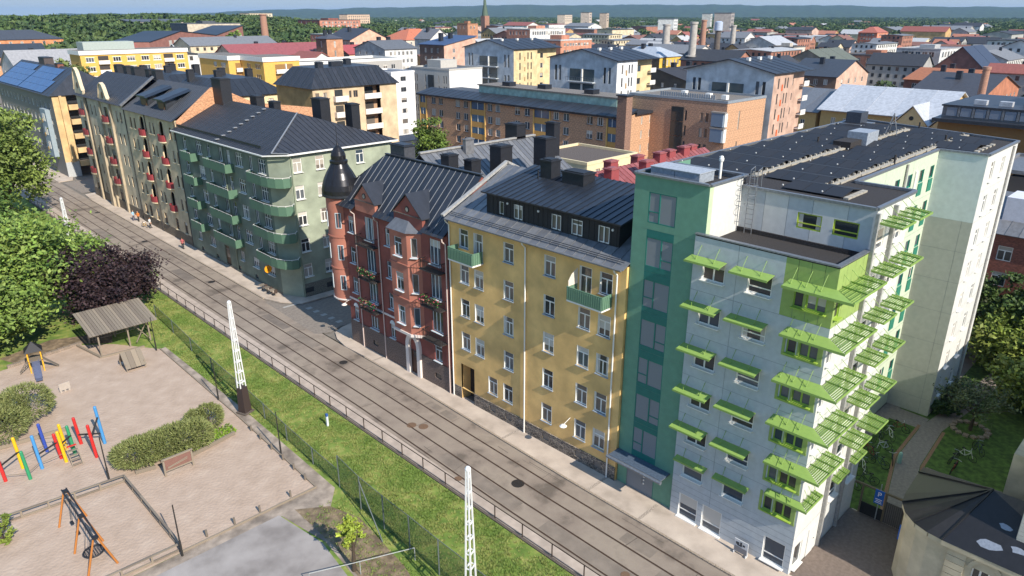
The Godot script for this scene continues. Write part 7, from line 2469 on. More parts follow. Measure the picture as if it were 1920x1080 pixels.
# small houses spread over the far town: every one its own thing
func far_houses() -> void:
	var r := RandomNumberGenerator.new()
	r.seed = 4242
	var walls := [["cream", rgb(226, 210, 178)], ["white", rgb(228, 226, 222)], ["pink", rgb(212, 180, 164)], ["ochre", rgb(206, 170, 116)], ["brick", rgb(176, 124, 104)], ["grey", rgb(180, 178, 174)]]
	var roofs := [["black", rgb(62, 64, 70)], ["grey", rgb(128, 130, 134)], ["red", rgb(156, 92, 80)], ["orange", rgb(186, 124, 98)], ["rust", rgb(140, 98, 84)], ["pale", rgb(190, 190, 190)]]
	var made := 0
	var tries := 0
	while made < 299 and tries < 12000:
		tries += 1
		var th := deg_to_rad(r.randf_range(15.0, 79.0))
		var d := 290.0 + 950.0 * pow(r.randf(), 1.25)
		if made > 240:
			d = r.randf_range(1200.0, 2600.0)
		if th < deg_to_rad(33.0) and d > 430.0:
			continue
		if d > 800 and d < 1200 and r.randf() < 0.5:
			continue
		var x := sin(th) * d
		var z := -cos(th) * d
		var block := r.randf() < 0.4 and d < 1100.0
		var sz := r.randf_range(9.0, 17.0) * (1.0 if d < 700 else 1.2) * (1.35 if block else 1.0)
		var sx := sz * r.randf_range(1.0, 1.9) * (1.3 if block else 1.0)
		if r.randf() < 0.5:
			var tmp := sx
			sx = sz
			sz = tmp
		var rc := Rect2(x - sx / 2 - 3, z - sz / 2 - 3, sx + 6, sz + 6)
		var clash := false
		for p in plots:
			if rc.intersects(p):
				clash = true
				break
		if clash:
			continue
		plots.append(rc)
		made += 1
		var h := r.randf_range(7.0, 15.5) if d < 700 else r.randf_range(6.0, 13.0)
		if block:
			h = r.randf_range(13.0, 19.0)
		var wc: Array = walls[r.randi() % walls.size()]
		var rf: Array = roofs[[0, 0, 0, 1, 1, 2, 3, 4, 5, 1][r.randi() % 10]]
		var zone := "left of the brick chimney" if th < deg_to_rad(24) else ("between brick chimney and church spire" if th < deg_to_rad(42.7) else ("between church spire and concrete chimneys" if th < deg_to_rad(56) else ("right of the concrete chimneys" if th < deg_to_rad(67) else "near the right edge")))
		var dist := "in midtown" if d < 480 else ("in far town" if d < 800 else "far off")
		var t := thing("town_house", "%s %s %s house with %s roof %s %s" % ["tall" if h > 10.5 else "low", "long" if maxf(sx, sz) > minf(sx, sz) * 1.45 else "square", wc[0], rf[0], dist, zone], "house", Vector3(x, 0, z), 0.0, "%s houses with %s roofs %s %s" % [wc[0], rf[0], dist, zone])
		var wm := paint("hw" + wc[0], wc[1], 0.9, "blotch_soft", 0.04)
		var rm := paint("hr" + rf[0], rf[1], 0.7, "metal", 0.08)
		var s := Shape.new()
		var rise := 0.4 if block and r.randf() < 0.6 else r.randf_range(2.2, 4.5)
		var ax := sx > sz
		var hx := sx / 2
		var hz := sz / 2
		s.span(Vector3(-hx, 0, -hz), Vector3(hx, h, hz))
		if ax:
			for e in [-hx, hx - 0.2]:
				s.prism(PackedVector3Array([Vector3(e, h, -hz), Vector3(e, h, hz), Vector3(e, h + rise, 0)]), Vector3(0.2, 0, 0))
		else:
			for e in [-hz, hz - 0.2]:
				s.prism(PackedVector3Array([Vector3(-hx, h, e), Vector3(hx, h, e), Vector3(0, h + rise, e)]), Vector3(0, 0, 0.2))
		make(t, "wall", s, wm)
		for sd in [-1, 1]:
			var q := Shape.new()
			if ax:
				q.prism(PackedVector3Array([Vector3(-hx - 0.5, h + rise, 0), Vector3(-hx - 0.5, h - 0.3, sd * (hz + 0.5)), Vector3(hx + 0.5, h - 0.3, sd * (hz + 0.5)), Vector3(hx + 0.5, h + rise, 0)]), Vector3(0, 0.3, 0))
			else:
				q.prism(PackedVector3Array([Vector3(0, h + rise, -hz - 0.5), Vector3(sd * (hx + 0.5), h - 0.3, -hz - 0.5), Vector3(sd * (hx + 0.5), h - 0.3, hz + 0.5), Vector3(0, h + rise, hz + 0.5)]), Vector3(0, 0.3, 0))
			make(t, "roof", q, rm)
		cube(t, "chimney", Vector3(hx * 0.2, h + rise + 0.3, hz * 0.15), Vector3(1.0, 1.8, 1.0), dark_roof(made % 3))
		if d < 650:
			for k in int(h / 3.2):
				for j in int(sz / 3.4):
					cube(t, "window", Vector3(-hx - 0.02, h - 1.6 - k * 3.0, lerpf(-hz + 1.5, hz - 1.5, (j + 0.5) / int(sz / 3.4))), Vector3(0.1, 1.5, 1.2), glass(0))
				for j in int(sx / 3.4):
					cube(t, "window", Vector3(lerpf(-hx + 1.5, hx - 1.5, (j + 0.5) / int(sx / 3.4)), h - 1.6 - k * 3.0, hz + 0.02), Vector3(1.2, 1.5, 0.1), glass(1))

func towers() -> void:
	var ye := paint("tower_yellow", rgb(230, 206, 158), 0.85, "blotch_soft", 0.06)
	var wt := paint("tower_white", rgb(238, 238, 238), 0.85, "blotch_soft", 0.06)
	var pk := paint("tower_pink", rgb(206, 172, 152), 0.85, "blotch_soft", 0.06)
	gabled_tower(156.0, 176.0, -180.0, -158.0, 23.3, 2.4, ye, ye, rgb(170, 140, 100), "leftmost of three gabled grey towers, with a yellow sunny side")
	gabled_tower(138.0, 153.5, -127.0, -106.0, 23.0, 2.2, wt, ye, rgb(170, 170, 170), "middle one of three gabled grey towers, with a white and yellow sunny side")
	gabled_tower(136.0, 152.0, -86.2, -66.8, 22.4, 2.2, pk, pk, rgb(214, 96, 50), "rightmost of three gabled grey towers, with a brown pink side and red accents")

# ------------------------------------------------------------------ plants and far country
func tree(called: String, label: String, at: Vector3, h: float, rad: float, base: float, clumps: int, leaves: int, size: float, tones: Array, seed_: int, group := "", flat_top := 1.0, category := "tree") -> Node3D:
	var t := thing(called, label, category, at, 0.0, group)
	var r := RandomNumberGenerator.new()
	r.seed = seed_
	var s := Shape.new()
	s.coloured = true
	var limbs := Shape.new()
	var ch := (h - base) / 2
	var mid := base + ch
	limbs.tube(Vector3.ZERO, Vector3(0.1, base + ch * 0.6, 0.05), 0.05 * h * 0.5 + 0.05, 0.03 * h * 0.4, 9)
	for k in clumps:
		# clump centres crowd towards the outside of an uneven egg shape
		var dir := Vector3(r.randfn(), r.randfn() * 0.8, r.randfn()).normalized()
		var q := pow(r.randf(), 0.45)
		var bulge := 1.0 + 0.18 * sin(dir.x * 4.0 + seed_) + 0.16 * cos(dir.z * 5.0 + seed_ * 0.7)
		var taper := 1.0 if dir.y < 0 else flat_top + (1.0 - flat_top) * (1.0 - dir.y)
		var c := Vector3(dir.x * rad * taper, dir.y * ch, dir.z * rad * taper) * q * bulge + Vector3(0, mid, 0)
		var cr := rad * r.randf_range(0.16, 0.3)
		var tone: Color = tones[r.randi() % tones.size()]
		var br := r.randf_range(0.75, 1.25)
		for j in leaves:
			var o := Vector3(r.randfn(), r.randfn() * 0.7, r.randfn()) * cr * 0.55
			var v := br * r.randf_range(0.7, 1.3)
			s.col = Color(tone.r * v, tone.g * v, tone.b * v)
			leaf(s, c + o, size, r, 1.3)
		if k % 4 == 0:
			limbs.tube(Vector3(0.05, base * 0.75 + r.randf() * ch * 0.5, 0.05), c, 0.018 * h * 0.5, 0.02, 5, false)
	make(t, "trunk", limbs, paint("bark", rgb(92, 78, 64), 0.95, "rough", 0.8))
	make(t, "crown", s, leaf_mat())
	return t

func greens() -> Array:
	return [Color(0.15, 0.235, 0.04), Color(0.18, 0.26, 0.05), Color(0.125, 0.205, 0.035), Color(0.21, 0.285, 0.06)]

func park_trees() -> void:
	var g := greens()
	var y := [Color(0.2, 0.265, 0.055), Color(0.17, 0.235, 0.045), Color(0.22, 0.28, 0.065), Color(0.135, 0.19, 0.035)]
	tree("maple_tree", "broad bright green tree left of the purple tree", Vector3(13.4, 0, -92.0), 12.2, 7.0, 2.2, 250, 90, 0.26, g, 5)
	tree("maple_tree", "low bright green tree above the playground slide at the left edge", Vector3(8.8, 0, -86.0), 8.0, 5.2, 1.2, 170, 90, 0.24, g, 6)
	tree("linden_tree", "tall yellowish green tree by the road at the upper left edge", Vector3(22.6, 0, -146.0), 18.5, 7.6, 3.0, 240, 80, 0.34, y, 7)
	tree("linden_tree", "dark green tree in the gap between the two tallest trees at left", Vector3(14.0, 0, -122.0), 10.5, 6.5, 1.8, 170, 80, 0.32, [Color(0.06, 0.115, 0.018), Color(0.075, 0.135, 0.02)], 8)
	tree("linden_tree", "farthest tree along the road at the left edge", Vector3(18.0, 0, -172.0), 15.0, 7.0, 3.0, 150, 70, 0.36, y, 18)
	tree("plum_tree", "round dark purple leaved tree behind the shelter", Vector3(20.4, 0, -87.2), 8.3, 4.9, 1.2, 260, 120, 0.2, [Color(0.035, 0.019, 0.021), Color(0.045, 0.024, 0.026), Color(0.028, 0.015, 0.018), Color(0.055, 0.031, 0.03)], 9)
	tree("shrub", "rounded light green shrub between the purple tree and the road", Vector3(26.6, 0, -96.6), 3.8, 2.0, 0.1, 70, 60, 0.16, [Color(0.12, 0.2, 0.03), Color(0.1, 0.18, 0.025)], 10, "", 1.0, "shrub")
	tree("shrub", "low olive green shrubs left of the purple tree by the railing", Vector3(24.4, 0, -113.0), 3.6, 3.4, 0.0, 90, 60, 0.2, [Color(0.09, 0.13, 0.03), Color(0.075, 0.12, 0.025)], 11, "", 1.0, "shrub")
	tree("sapling", "thin young tree with bright leaves beside the green mesh fence", Vector3(18.3, 0, -32.9), 4.8, 0.7, 1.6, 40, 50, 0.1, [Color(0.3, 0.36, 0.04), Color(0.26, 0.33, 0.04)], 12, "", 0.4)
	tree("shrub", "small bright shrub at the lower left edge of the picture", Vector3(3.0, 0, -51.5), 2.4, 0.8, 0.1, 30, 40, 0.12, [Color(0.2, 0.26, 0.04), Color(0.16, 0.22, 0.03)], 13, "", 1.0, "shrub")
	# clipped pines in the playground
	var pine := [Color(0.19, 0.215, 0.07), Color(0.155, 0.185, 0.055), Color(0.22, 0.235, 0.085)]
	pine_bush("rounded mountain pine beside the climbing poles, its lobe at the left edge", [[5.6, -66.2, 2.3, 2.7], [8.2, -68.4, 2.1, 3.0], [3.4, -67.6, 2.2, 2.6], [6.4, -68.0, 2.0, 2.9]], pine, 21)
	pine_bush("long rounded mountain pine hedge behind the notice board", [[13.0, -54.6, 1.6, 2.0], [14.3, -54.4, 1.5, 2.1], [15.6, -54.2, 1.6, 2.2], [16.8, -54.1, 1.5, 2.2], [12.3, -55.1, 1.3, 1.7]], pine, 22)
	pine_bush("small round mountain pine on a bare stem at the end of the hedge", [[18.9, -56.0, 1.15, 2.0], [18.0, -56.6, 0.8, 1.6]], pine, 23)

func pine_bush(label: String, lobes: Array, tones: Array, seed_: int) -> void:
	var t := thing("pine_bush", label, "shrub", Vector3(lobes[0][0], 0, lobes[0][1]), 0.0, "mountain pines in the playground")
	var r := RandomNumberGenerator.new()
	r.seed = seed_
	var s := Shape.new()
	s.coloured = true
	var st := Shape.new()
	for q in lobes:
		var c := Vector3(q[0] - lobes[0][0], q[3] * 0.5, q[1] - lobes[0][1])
		st = Shape.new()
		st.tube(Vector3(c.x, 0, c.z), c, 0.1, 0.07, 6)
		make(t, "stem", st, paint("bark", rgb(92, 78, 64), 0.95, "rough", 0.8))
		for k in int(2600 * q[2]):
			var dir := Vector3(r.randfn(), r.randfn(), r.randfn()).normalized()
			if dir.y < -0.55:
				continue
			var wob := 1.0 + 0.1 * sin(dir.x * 9.0 + q[0]) * cos(dir.z * 8.0)
			var p := c + Vector3(dir.x * q[2], dir.y * q[3] * 0.52, dir.z * q[2]) * wob * r.randf_range(0.86, 1.03)
			var tone: Color = tones[r.randi() % tones.size()]
			var v := r.randf_range(0.7, 1.35)
			s.col = Color(tone.r * v, tone.g * v, tone.b * v)
			# needle tuft: a narrow blade that points outwards
			var d2 := (dir + Vector3(r.randfn(), r.randfn() + 0.3, r.randfn()) * 0.35).normalized()
			var sd := d2.cross(Vector3(r.randfn(), r.randfn(), r.randfn())).normalized() * 0.045
			s.tri(p - sd, p + sd, p + d2 * r.randf_range(0.16, 0.34))
	make(t, "needles", s, leaf_mat())

func garden_trees() -> void:
	var lime := [Color(0.16, 0.21, 0.03), Color(0.13, 0.18, 0.025), Color(0.19, 0.23, 0.04)]
	var dark := [Color(0.05, 0.09, 0.018), Color(0.065, 0.11, 0.02), Color(0.04, 0.075, 0.015)]
	tree("maple_tree", "yellow green tree in the sun beside the white wing", Vector3(78.5, 0, -10.6), 6.6, 4.0, 0.8, 130, 80, 0.24, lime, 31)
	tree("maple_tree", "yellow green tree at the right edge below the dark tree", Vector3(71.5, 0, -7.6), 4.8, 3.2, 0.6, 100, 80, 0.22, lime, 32)
	tree("linden_tree", "dark green tree in front of the red brick house", Vector3(81.0, 0, -12.8), 8.8, 3.4, 1.0, 130, 80, 0.24, dark, 33)
	tree("linden_tree", "dark green tree at the right edge before the brick house", Vector3(80.5, 0, -8.8), 8.6, 3.4, 1.0, 120, 80, 0.24, dark, 34)
	tree("cherry_tree", "thin leaved spreading tree over the garden path in the shade", Vector3(64.6, 0, -10.4), 4.6, 2.8, 1.8, 46, 40, 0.13, [Color(0.06, 0.08, 0.03), Color(0.075, 0.1, 0.035)], 35)
	tree("spruce_tree", "slim pale conifer between the white wing and the brick house", Vector3(80.0, 0, -15.2), 10.2, 1.5, 1.0, 60, 60, 0.16, [Color(0.12, 0.14, 0.06), Color(0.1, 0.12, 0.05)], 36, "", 0.2)
	tree("shrub", "bushes with pale twigs at the foot of the white wing", Vector3(68.8, 0, -13.0), 1.8, 1.7, 0.0, 50, 50, 0.14, [Color(0.1, 0.13, 0.04), Color(0.14, 0.15, 0.06)], 37, "", 1.0, "shrub")
	tree("shrub", "leafy low bush beside the garden path corner", Vector3(65.8, 0, -13.0), 1.4, 1.0, 0.0, 36, 50, 0.13, dark, 38, "", 1.0, "shrub")
	tree("shrub", "flower bush at the end of the pale green wall", Vector3(50.6, 0, -16.2), 1.2, 0.8, 0.0, 24, 40, 0.1, [Color(0.1, 0.14, 0.03), Color(0.3, 0.26, 0.06)], 39, "", 1.0, "shrub")
	tree("courtyard_tree", "bright green tree between the beige block and the brown brick building", Vector3(90.5, 0, -116.0), 13.6, 3.6, 3.0, 110, 70, 0.3, [Color(0.13, 0.19, 0.03), Color(0.11, 0.17, 0.025)], 40)
	tree("courtyard_tree", "green tree crown showing behind the blue solar roof", Vector3(60.0, 0, -236.0), 20.5, 6.0, 6.0, 100, 60, 0.5, [Color(0.12, 0.15, 0.04), Color(0.1, 0.13, 0.03)], 41)
	tree("courtyard_tree", "green tree behind the first gabled tower chimneys", Vector3(352.0, 0, -206.0), 14.0, 5.5, 2.0, 60, 50, 0.6, greens(), 42)
	tree("courtyard_tree", "conical green tree right of the brick factory chimney", Vector3(196.0, 0, -430.0), 24.0, 7.0, 3.0, 80, 50, 0.8, greens(), 43, "", 0.3)

func far_country() -> void:
	# low crown used many times over for the distant woods
	var r := RandomNumberGenerator.new()
	r.seed = 99
	var crowns := []
	for v in 3:
		var s := Shape.new()
		s.coloured = true
		for k in 190:
			var dir := Vector3(r.randfn(), r.randfn(), r.randfn()).normalized()
			var q := r.randf_range(0.65, 1.02) * (1.0 + 0.2 * sin(dir.x * 4 + v))
			var p := Vector3(dir.x * 0.52, 0.58 + dir.y * 0.42, dir.z * 0.52) * Vector3(q, 1.0, q)
			var b := r.randf_range(0.6, 1.3)
			s.col = Color(b, b, b)
			leaf(s, p, 0.12, r, 0.8)
		s.col = Color(0.7, 0.6, 0.5)
		s.tube(Vector3.ZERO, Vector3(0, 0.5, 0), 0.04, 0.03, 5, false)
		crowns.append(s.mesh())
	var hill := FastNoiseLite.new()
	hill.seed = 8
	hill.frequency = 0.0022
	# wooded rise on the left
	var rise := Shape.new()
	var nr := 14
	var na := 24
	for i in nr:
		for j in na:
			var p := []
			for e in [[0, 0], [0, 1], [1, 1], [1, 0]]:
				var d: float = 470.0 + 1500.0 * (i + e[0]) / nr
				var th: float = deg_to_rad(-4.0 + 42.0 * (j + e[1]) / na)
				p.append(Vector3(sin(th) * d, rise_height(d, th, hill), -cos(th) * d))
			rise.quad(p[0], p[3], p[2], p[1])
	structure("wooded_rise", rise, paint("rise", rgb(84, 104, 54), 0.95, "blotch", 0.01))
	var sets := [["left", 2600], ["plain", 9000], ["town", 520]]
	for st in sets:
		for v in 3:
			var spots := []
			var want: int = st[1] / 3
			var tries := 0
			while spots.size() < want and tries < want * 6:
				tries += 1
				var th: float
				var d: float
				if st[0] == "left":
					th = deg_to_rad(r.randf_range(6.0, 36.0))
					d = 480.0 + 900.0 * pow(r.randf(), 1.3)
					if th > deg_to_rad(30.0) and d < 620.0:
						continue
				elif st[0] == "plain":
					th = deg_to_rad(r.randf_range(32.0, 82.0))
					d = 980.0 + 3600.0 * pow(r.randf(), 1.8)
					if d < 1500.0 and r.randf() < 0.6:
						continue
				else:
					th = deg_to_rad(r.randf_range(14.0, 80.0))
					d = r.randf_range(300.0, 900.0)
				var x := sin(th) * d
				var z := -cos(th) * d
				var bad := false
				if d < 1300.0:
					var pt := Vector2(x, z)
					for q in plots:
						if q.has_point(pt):
							bad = true
							break
				if not bad:
					spots.append([x, z, d, th])
			var mm := MultiMesh.new()
			mm.transform_format = MultiMesh.TRANSFORM_3D
			mm.use_colors = true
			mm.mesh = crowns[v]
			mm.instance_count = spots.size()
			for k in spots.size():
				var q: Array = spots[k]
				var hh := r.randf_range(8.0, 15.0) if st[0] != "town" else r.randf_range(5.0, 10.0)
				if st[0] == "left":
					hh = r.randf_range(11.0, 18.0)
				var w := hh * r.randf_range(0.75, 1.2) * (1.0 if q[2] < 1500 else 1.5)
				var y := 0.0
				if st[0] == "left":
					y = rise_height(q[2], q[3], hill) - 0.5
				mm.set_instance_transform(k, Transform3D(Basis(Vector3.UP, r.randf() * TAU).scaled(Vector3(w, hh, w)), Vector3(q[0], y, q[1])))
				var gg: Color = [Color(0.055, 0.1, 0.022), Color(0.075, 0.125, 0.026), Color(0.045, 0.08, 0.02), Color(0.095, 0.14, 0.032)][r.randi() % 4]
				mm.set_instance_color(k, gg)
			var mi := MultiMeshInstance3D.new()
			mi.multimesh = mm
			mi.material_override = leaf_mat()
			mi.name = numbered("woodland")
			add_child(mi)
			tag(mi, ["dense woodland on the rise at the upper left", "woodland spread over the plain below the hills", "trees scattered between the far houses"][["left", "plain", "town"].find(st[0])], "woodland", "", "stuff")
	# blue hills on the skyline
	var hs := Shape.new()
	var hn := FastNoiseLite.new()
	hn.seed = 31
	hn.frequency = 0.9
	hn.fractal_octaves = 5
	var cols := 220
	var rows := [[5200.0, 0.0], [5700.0, 0.3], [6300.0, 0.62], [7000.0, 0.9], [7600.0, 1.0], [9000.0, 0.8]]
	for i in rows.size() - 1:
		for j in cols:
			var p := []
			for e in [[0, 0], [0, 1], [1, 1], [1, 0]]:
				var row: Array = rows[i + e[0]]
				var deg: float = 14.0 + 80.0 * (j + e[1]) / cols
				var th := deg_to_rad(deg)
				var top := 100.0
				if deg < 32.0:
					top = 30.0 + 44.0 * smoothstep(18.0, 32.0, deg)
				elif deg < 45.0:
					top = lerpf(78.0, 112.0, (deg - 32.0) / 13.0)
				elif deg < 58.0:
					top = 110.0
				else:
					top = lerpf(110.0, 78.0, minf(1.0, (deg - 58.0) / 22.0))
				top += 12.0 * hn.get_noise_2d(deg * 0.35, 2.0 + row[0] * 0.00012) + 3.0 * hn.get_noise_2d(deg * 2.4, row[0] * 0.001)
				p.append(Vector3(sin(th) * row[0], row[1] * top - (3.0 if row[1] == 0.0 else 0.0), -cos(th) * row[0]))
			hs.quad(p[0], p[3], p[2], p[1])
	structure("hills", hs, paint("hill_forest", rgb(66, 88, 58), 0.95, "blotch", 0.004))

func rise_height(d: float, th: float, n: FastNoiseLite) -> float:
	var fade := smoothstep(deg_to_rad(37.0), deg_to_rad(24.0), th)
	return (smoothstep(470.0, 900.0, d) * 14.0 + 3.0 * n.get_noise_2d(sin(th) * d, cos(th) * d)) * fade - 0.6

func grass_tufts() -> void:
	# short blades on the lawn strip by the street
	var r := RandomNumberGenerator.new()
	r.seed = 71
	var s := Shape.new()
	s.coloured = true
	for k in 9:
		var a := r.randf() * TAU
		var p := Vector3(cos(a), 0, sin(a)) * r.randf() * 0.12
		var b := r.randf_range(0.7, 1.3)
		s.col = Color(b, b, b)
		var sd := Vector3(-sin(a), 0, cos(a)) * 0.02
		s.tri(p - sd, p + sd, p + Vector3(cos(a) * 0.06, r.randf_range(0.06, 0.15), sin(a) * 0.06))
	var mm := MultiMesh.new()
	mm.transform_format = MultiMesh.TRANSFORM_3D
	mm.use_colors = true
	mm.mesh = s.mesh()
	var n := FastNoiseLite.new()
	n.seed = 12
	n.frequency = 0.25
	var spots := []
	for k in 60000:
		var x := r.randf_range(18.0, 27.8)
		var z := r.randf_range(-112.0, -14.0)
		if x < 22.3 and not (z > -40.0 and x > 18.6):
			continue
		var v := n.get_noise_2d(x, z)
		if v < -0.25 and r.randf() < 0.8:
			continue
		if x < 22.0 and r.randf() < 0.6:
			continue
		spots.append([x, z, v])
	mm.instance_count = spots.size()
	for k in spots.size():
		var q: Array = spots[k]
		var sc := r.randf_range(0.6, 1.3)
		mm.set_instance_transform(k, Transform3D(Basis(Vector3.UP, r.randf() * TAU).scaled(Vector3(sc, sc, sc)), Vector3(q[0], -0.04, q[1])))
		var c := Color(0.16, 0.25, 0.04).lerp(Color(0.34, 0.34, 0.1), clampf(0.45 - q[2] * 1.4 + r.randf_range(-0.25, 0.25), 0.0, 1.0))
		mm.set_instance_color(k, c)
	var mi := MultiMeshInstance3D.new()
	mi.multimesh = mm
	mi.material_override = leaf_mat()
	mi.name = "grass"
	add_child(mi)
	tag(mi, "short patchy grass on the strip between mesh fence and street", "grass", "", "stuff")

# ------------------------------------------------------------------ street furniture and playground
func wood(k := 0) -> Material:
	return paint("wood%d" % (k % 3), [rgb(150, 138, 122), rgb(138, 126, 112), rgb(162, 148, 130)][k % 3], 0.9, "fine", 0.8)

func street_things() -> void:
	var iron := flat("rail_iron", rgb(72, 58, 50), 0.7)
	# railing along the park side of the street
	var f := thing("railing", "low brown iron railing along the park edge of the street", "railing", Vector3(28.1, 0, 0))
	var z := -6.0
	var mesh_mat := StandardMaterial3D.new()
	mesh_mat.albedo_color = Color(0.5, 0.46, 0.42, 0.16)
	mesh_mat.transparency = BaseMaterial3D.TRANSPARENCY_ALPHA
	mesh_mat.roughness = 0.7
	while z > -160.0:
		cube(f, "post", Vector3(0, 0.55, z), Vector3(0.06, 1.1, 0.06), iron)
		cube(f, "top_rail", Vector3(0, 1.08, z - 1.35), Vector3(0.05, 0.05, 2.64), iron)
		cube(f, "bottom_rail", Vector3(0, 0.12, z - 1.35), Vector3(0.03, 0.03, 2.64), iron)
		z -= 2.7
	var kb := Shape.new()
	kb.span(Vector3(-0.22, -0.1, -160), Vector3(-0.04, 0.06, -6))
	make(f, "footing", kb, paint("footing", rgb(120, 108, 98), 0.95, "rough", 0.4))
	# lattice masts
	var white := flat("mast_white", rgb(226, 226, 224), 0.5)
	var dark := flat("mast_base", rgb(58, 46, 42), 0.8)
	for q in [[22.2, -56.3, 10.5, "white lattice mast on a dark base in the middle of the grass strip"], [20.9, -24.6, 10.5, "white lattice mast nearest the camera at the bottom of the picture"], [22.4, -106.5, 10.5, "farthest white lattice mast beside the bushes at left"]]:
		var m := thing("tram_mast", q[3], "mast", Vector3(q[0], 0, q[1]), deg_to_rad(20), "white lattice masts along the street")
		var bs := Shape.new()
		var hb := 2.5
		for k in 4:
			var a := TAU * (k + 0.5) / 4
			var b2 := TAU * (k + 1.5) / 4
			bs.quad(Vector3(cos(b2) * 0.56, 0.1, sin(b2) * 0.56), Vector3(cos(a) * 0.56, 0.1, sin(a) * 0.56), Vector3(cos(a) * 0.44, hb, sin(a) * 0.44), Vector3(cos(b2) * 0.44, hb, sin(b2) * 0.44))
		bs.quad(Vector3(0.31, hb, 0.31), Vector3(0.31, hb, -0.31), Vector3(-0.31, hb, -0.31), Vector3(-0.31, hb, 0.31))
		make(m, "base_box", bs, dark)
		cube(m, "footing", Vector3(0, 0.05, 0), Vector3(1.1, 0.14, 1.1), paint("footing", rgb(120, 108, 98), 0.95, "rough", 0.4))
		var lg := Shape.new()
		var rg := Shape.new()
		for s1 in [-1, 1]:
			for s2 in [-1, 1]:
				lg.bar(Vector3(s1 * 0.3, hb, s2 * 0.18), Vector3(s1 * 0.1, q[2], s2 * 0.06), 0.075, 0.075)
		for k in 8:
			var t := (k + 0.5) / 8.0
			var y := lerpf(hb, q[2], t)
			var wx := lerpf(0.3, 0.1, t)
			var wz := lerpf(0.18, 0.06, t)
			for s2 in [-1, 1]:
				rg.box(Vector3(0, y, s2 * wz), Vector3(wx * 2, 0.12, 0.03))
			for s1 in [-1, 1]:
				rg.box(Vector3(s1 * wx, y, 0), Vector3(0.03, 0.08, wz * 2))
		make(m, "legs", lg, white)
		make(m, "battens", rg, white)
		var cap := Shape.new()
		cap.lathe(Vector3(0, q[2], 0), [[0.16, -0.1], [0.17, 0.0], [0.1, 0.1], [0.0, 0.12]], 10)
		make(m, "cap", cap, white)
	# slim dark poles
	var pm := flat("pole_dark", rgb(44, 42, 40), 0.6)
	for q in [[21.2, -74.7, 3.8, "slim dark pole beside the wooden shelter"], [21.4, -60.0, 3.8, "slim dark pole between the shelter and the lattice mast"], [21.25, -48.0, 3.9, "slim dark pole at the edge of the sand beside the mesh fence"], [11.05, -41.85, 4.0, "slim dark pole at the corner of the swing enclosure"], [10.3, -53.9, 3.8, "slim dark pole beside the climbing poles"]]:
		var p := thing("lamp_pole", q[3], "pole", Vector3(q[0], 0, q[1]), 0.0, "slim dark poles round the playground")
		var s := Shape.new()
		s.tube(Vector3.ZERO, Vector3(0, q[2] * 0.3, 0), 0.075, 0.07, 8)
		make(p, "sleeve", s, pm)
		var s2 := Shape.new()
		s2.tube(Vector3(0, q[2] * 0.3, 0), Vector3(0, q[2], 0), 0.05, 0.04, 8)
		make(p, "shaft", s2, pm)
	# green mesh fence
	var mf := thing("mesh_fence", "tall green mesh fence on grey posts between lawn and playground", "fence", Vector3.ZERO)
	var net := StandardMaterial3D.new()
	net.albedo_color = Color(0.2, 0.34, 0.22, 0.5)
	net.transparency = BaseMaterial3D.TRANSPARENCY_ALPHA
	net.roughness = 0.8
	net.cull_mode = BaseMaterial3D.CULL_DISABLED
	var pts := [[21.9, -20.0], [21.9, -24.5], [21.9, -28.8], [21.95, -31.9], [21.95, -34.8], [22.0, -37.7], [22.3, -41.0], [22.4, -45.0], [22.6, -49.5], [22.9, -54.0], [23.2, -60.0], [23.4, -66.0], [23.8, -72.0], [24.2, -78.0], [24.5, -84.0]]
	for k in pts.size():
		var hh := 2.75 if k < 7 else 1.5
		var s := Shape.new()
		s.tube(Vector3(pts[k][0], 0, pts[k][1]), Vector3(pts[k][0], hh, pts[k][1]), 0.05, 0.05, 7)
		make(mf, "post", s, paint("post_grey", rgb(110, 118, 116), 0.6, "metal", 0.4))
		if k > 0:
			var h2 := 2.7 if k < 7 else 1.45
			var a := Vector3(pts[k - 1][0], 0.05, pts[k - 1][1])
			var b := Vector3(pts[k][0], 0.05, pts[k][1])
			var q := Shape.new()
			q.quad(a, b, b + Vector3(0, h2, 0), a + Vector3(0, h2, 0))
			make(mf, "net", q, net)
			var tr := Shape.new()
			tr.bar(a + Vector3(0, h2, 0), b + Vector3(0, h2, 0), 0.03, 0.03)
			make(mf, "top_wire", tr, paint("post_grey", rgb(110, 118, 116), 0.6, "metal", 0.4))
	var st := Shape.new()
	st.tube(Vector3(21.95, 2.4, -37.6), Vector3(21.1, 0.0, -33.8), 0.04, 0.04, 6)
	make(mf, "stay", st, paint("post_grey", rgb(110, 118, 116), 0.6, "metal", 0.4))
	# bollard
	var bl := thing("bollard", "small blue and white bollard standing on the grass", "bollard", Vector3(26.2, 0, -49.2))
	cube(bl, "post", Vector3(0, 0.45, 0), Vector3(0.16, 1.0, 0.16), flat("bollard_white", rgb(214, 220, 226), 0.5))
	cube(bl, "cap", Vector3(0, 1.02, 0), Vector3(0.18, 0.24, 0.18), flat("bollard_blue", rgb(52, 92, 160), 0.5))
	# goal frame at the bottom edge
	var g := thing("goal_frame", "low grey tubular rail beside the sapling at the bottom edge", "frame", Vector3.ZERO)
	var s3 := Shape.new()
	for q in [[Vector3(18.4, 0, -32.3), Vector3(18.4, 1.0, -32.3)], [Vector3(18.4, 1.0, -32.3), Vector3(21.6, 1.0, -30.9)], [Vector3(21.6, 1.0, -30.9), Vector3(21.6, 0, -30.9)], [Vector3(18.4, 1.0, -32.3), Vector3(15.6, 1.0, -33.6)], [Vector3(15.6, 1.0, -33.6), Vector3(15.6, 0.0, -33.6)]]:
		s3.tube(q[0], q[1], 0.028, 0.028, 7)
	make(g, "tubes", s3, paint("post_grey2", rgb(170, 174, 172), 0.5, "metal", 0.4))
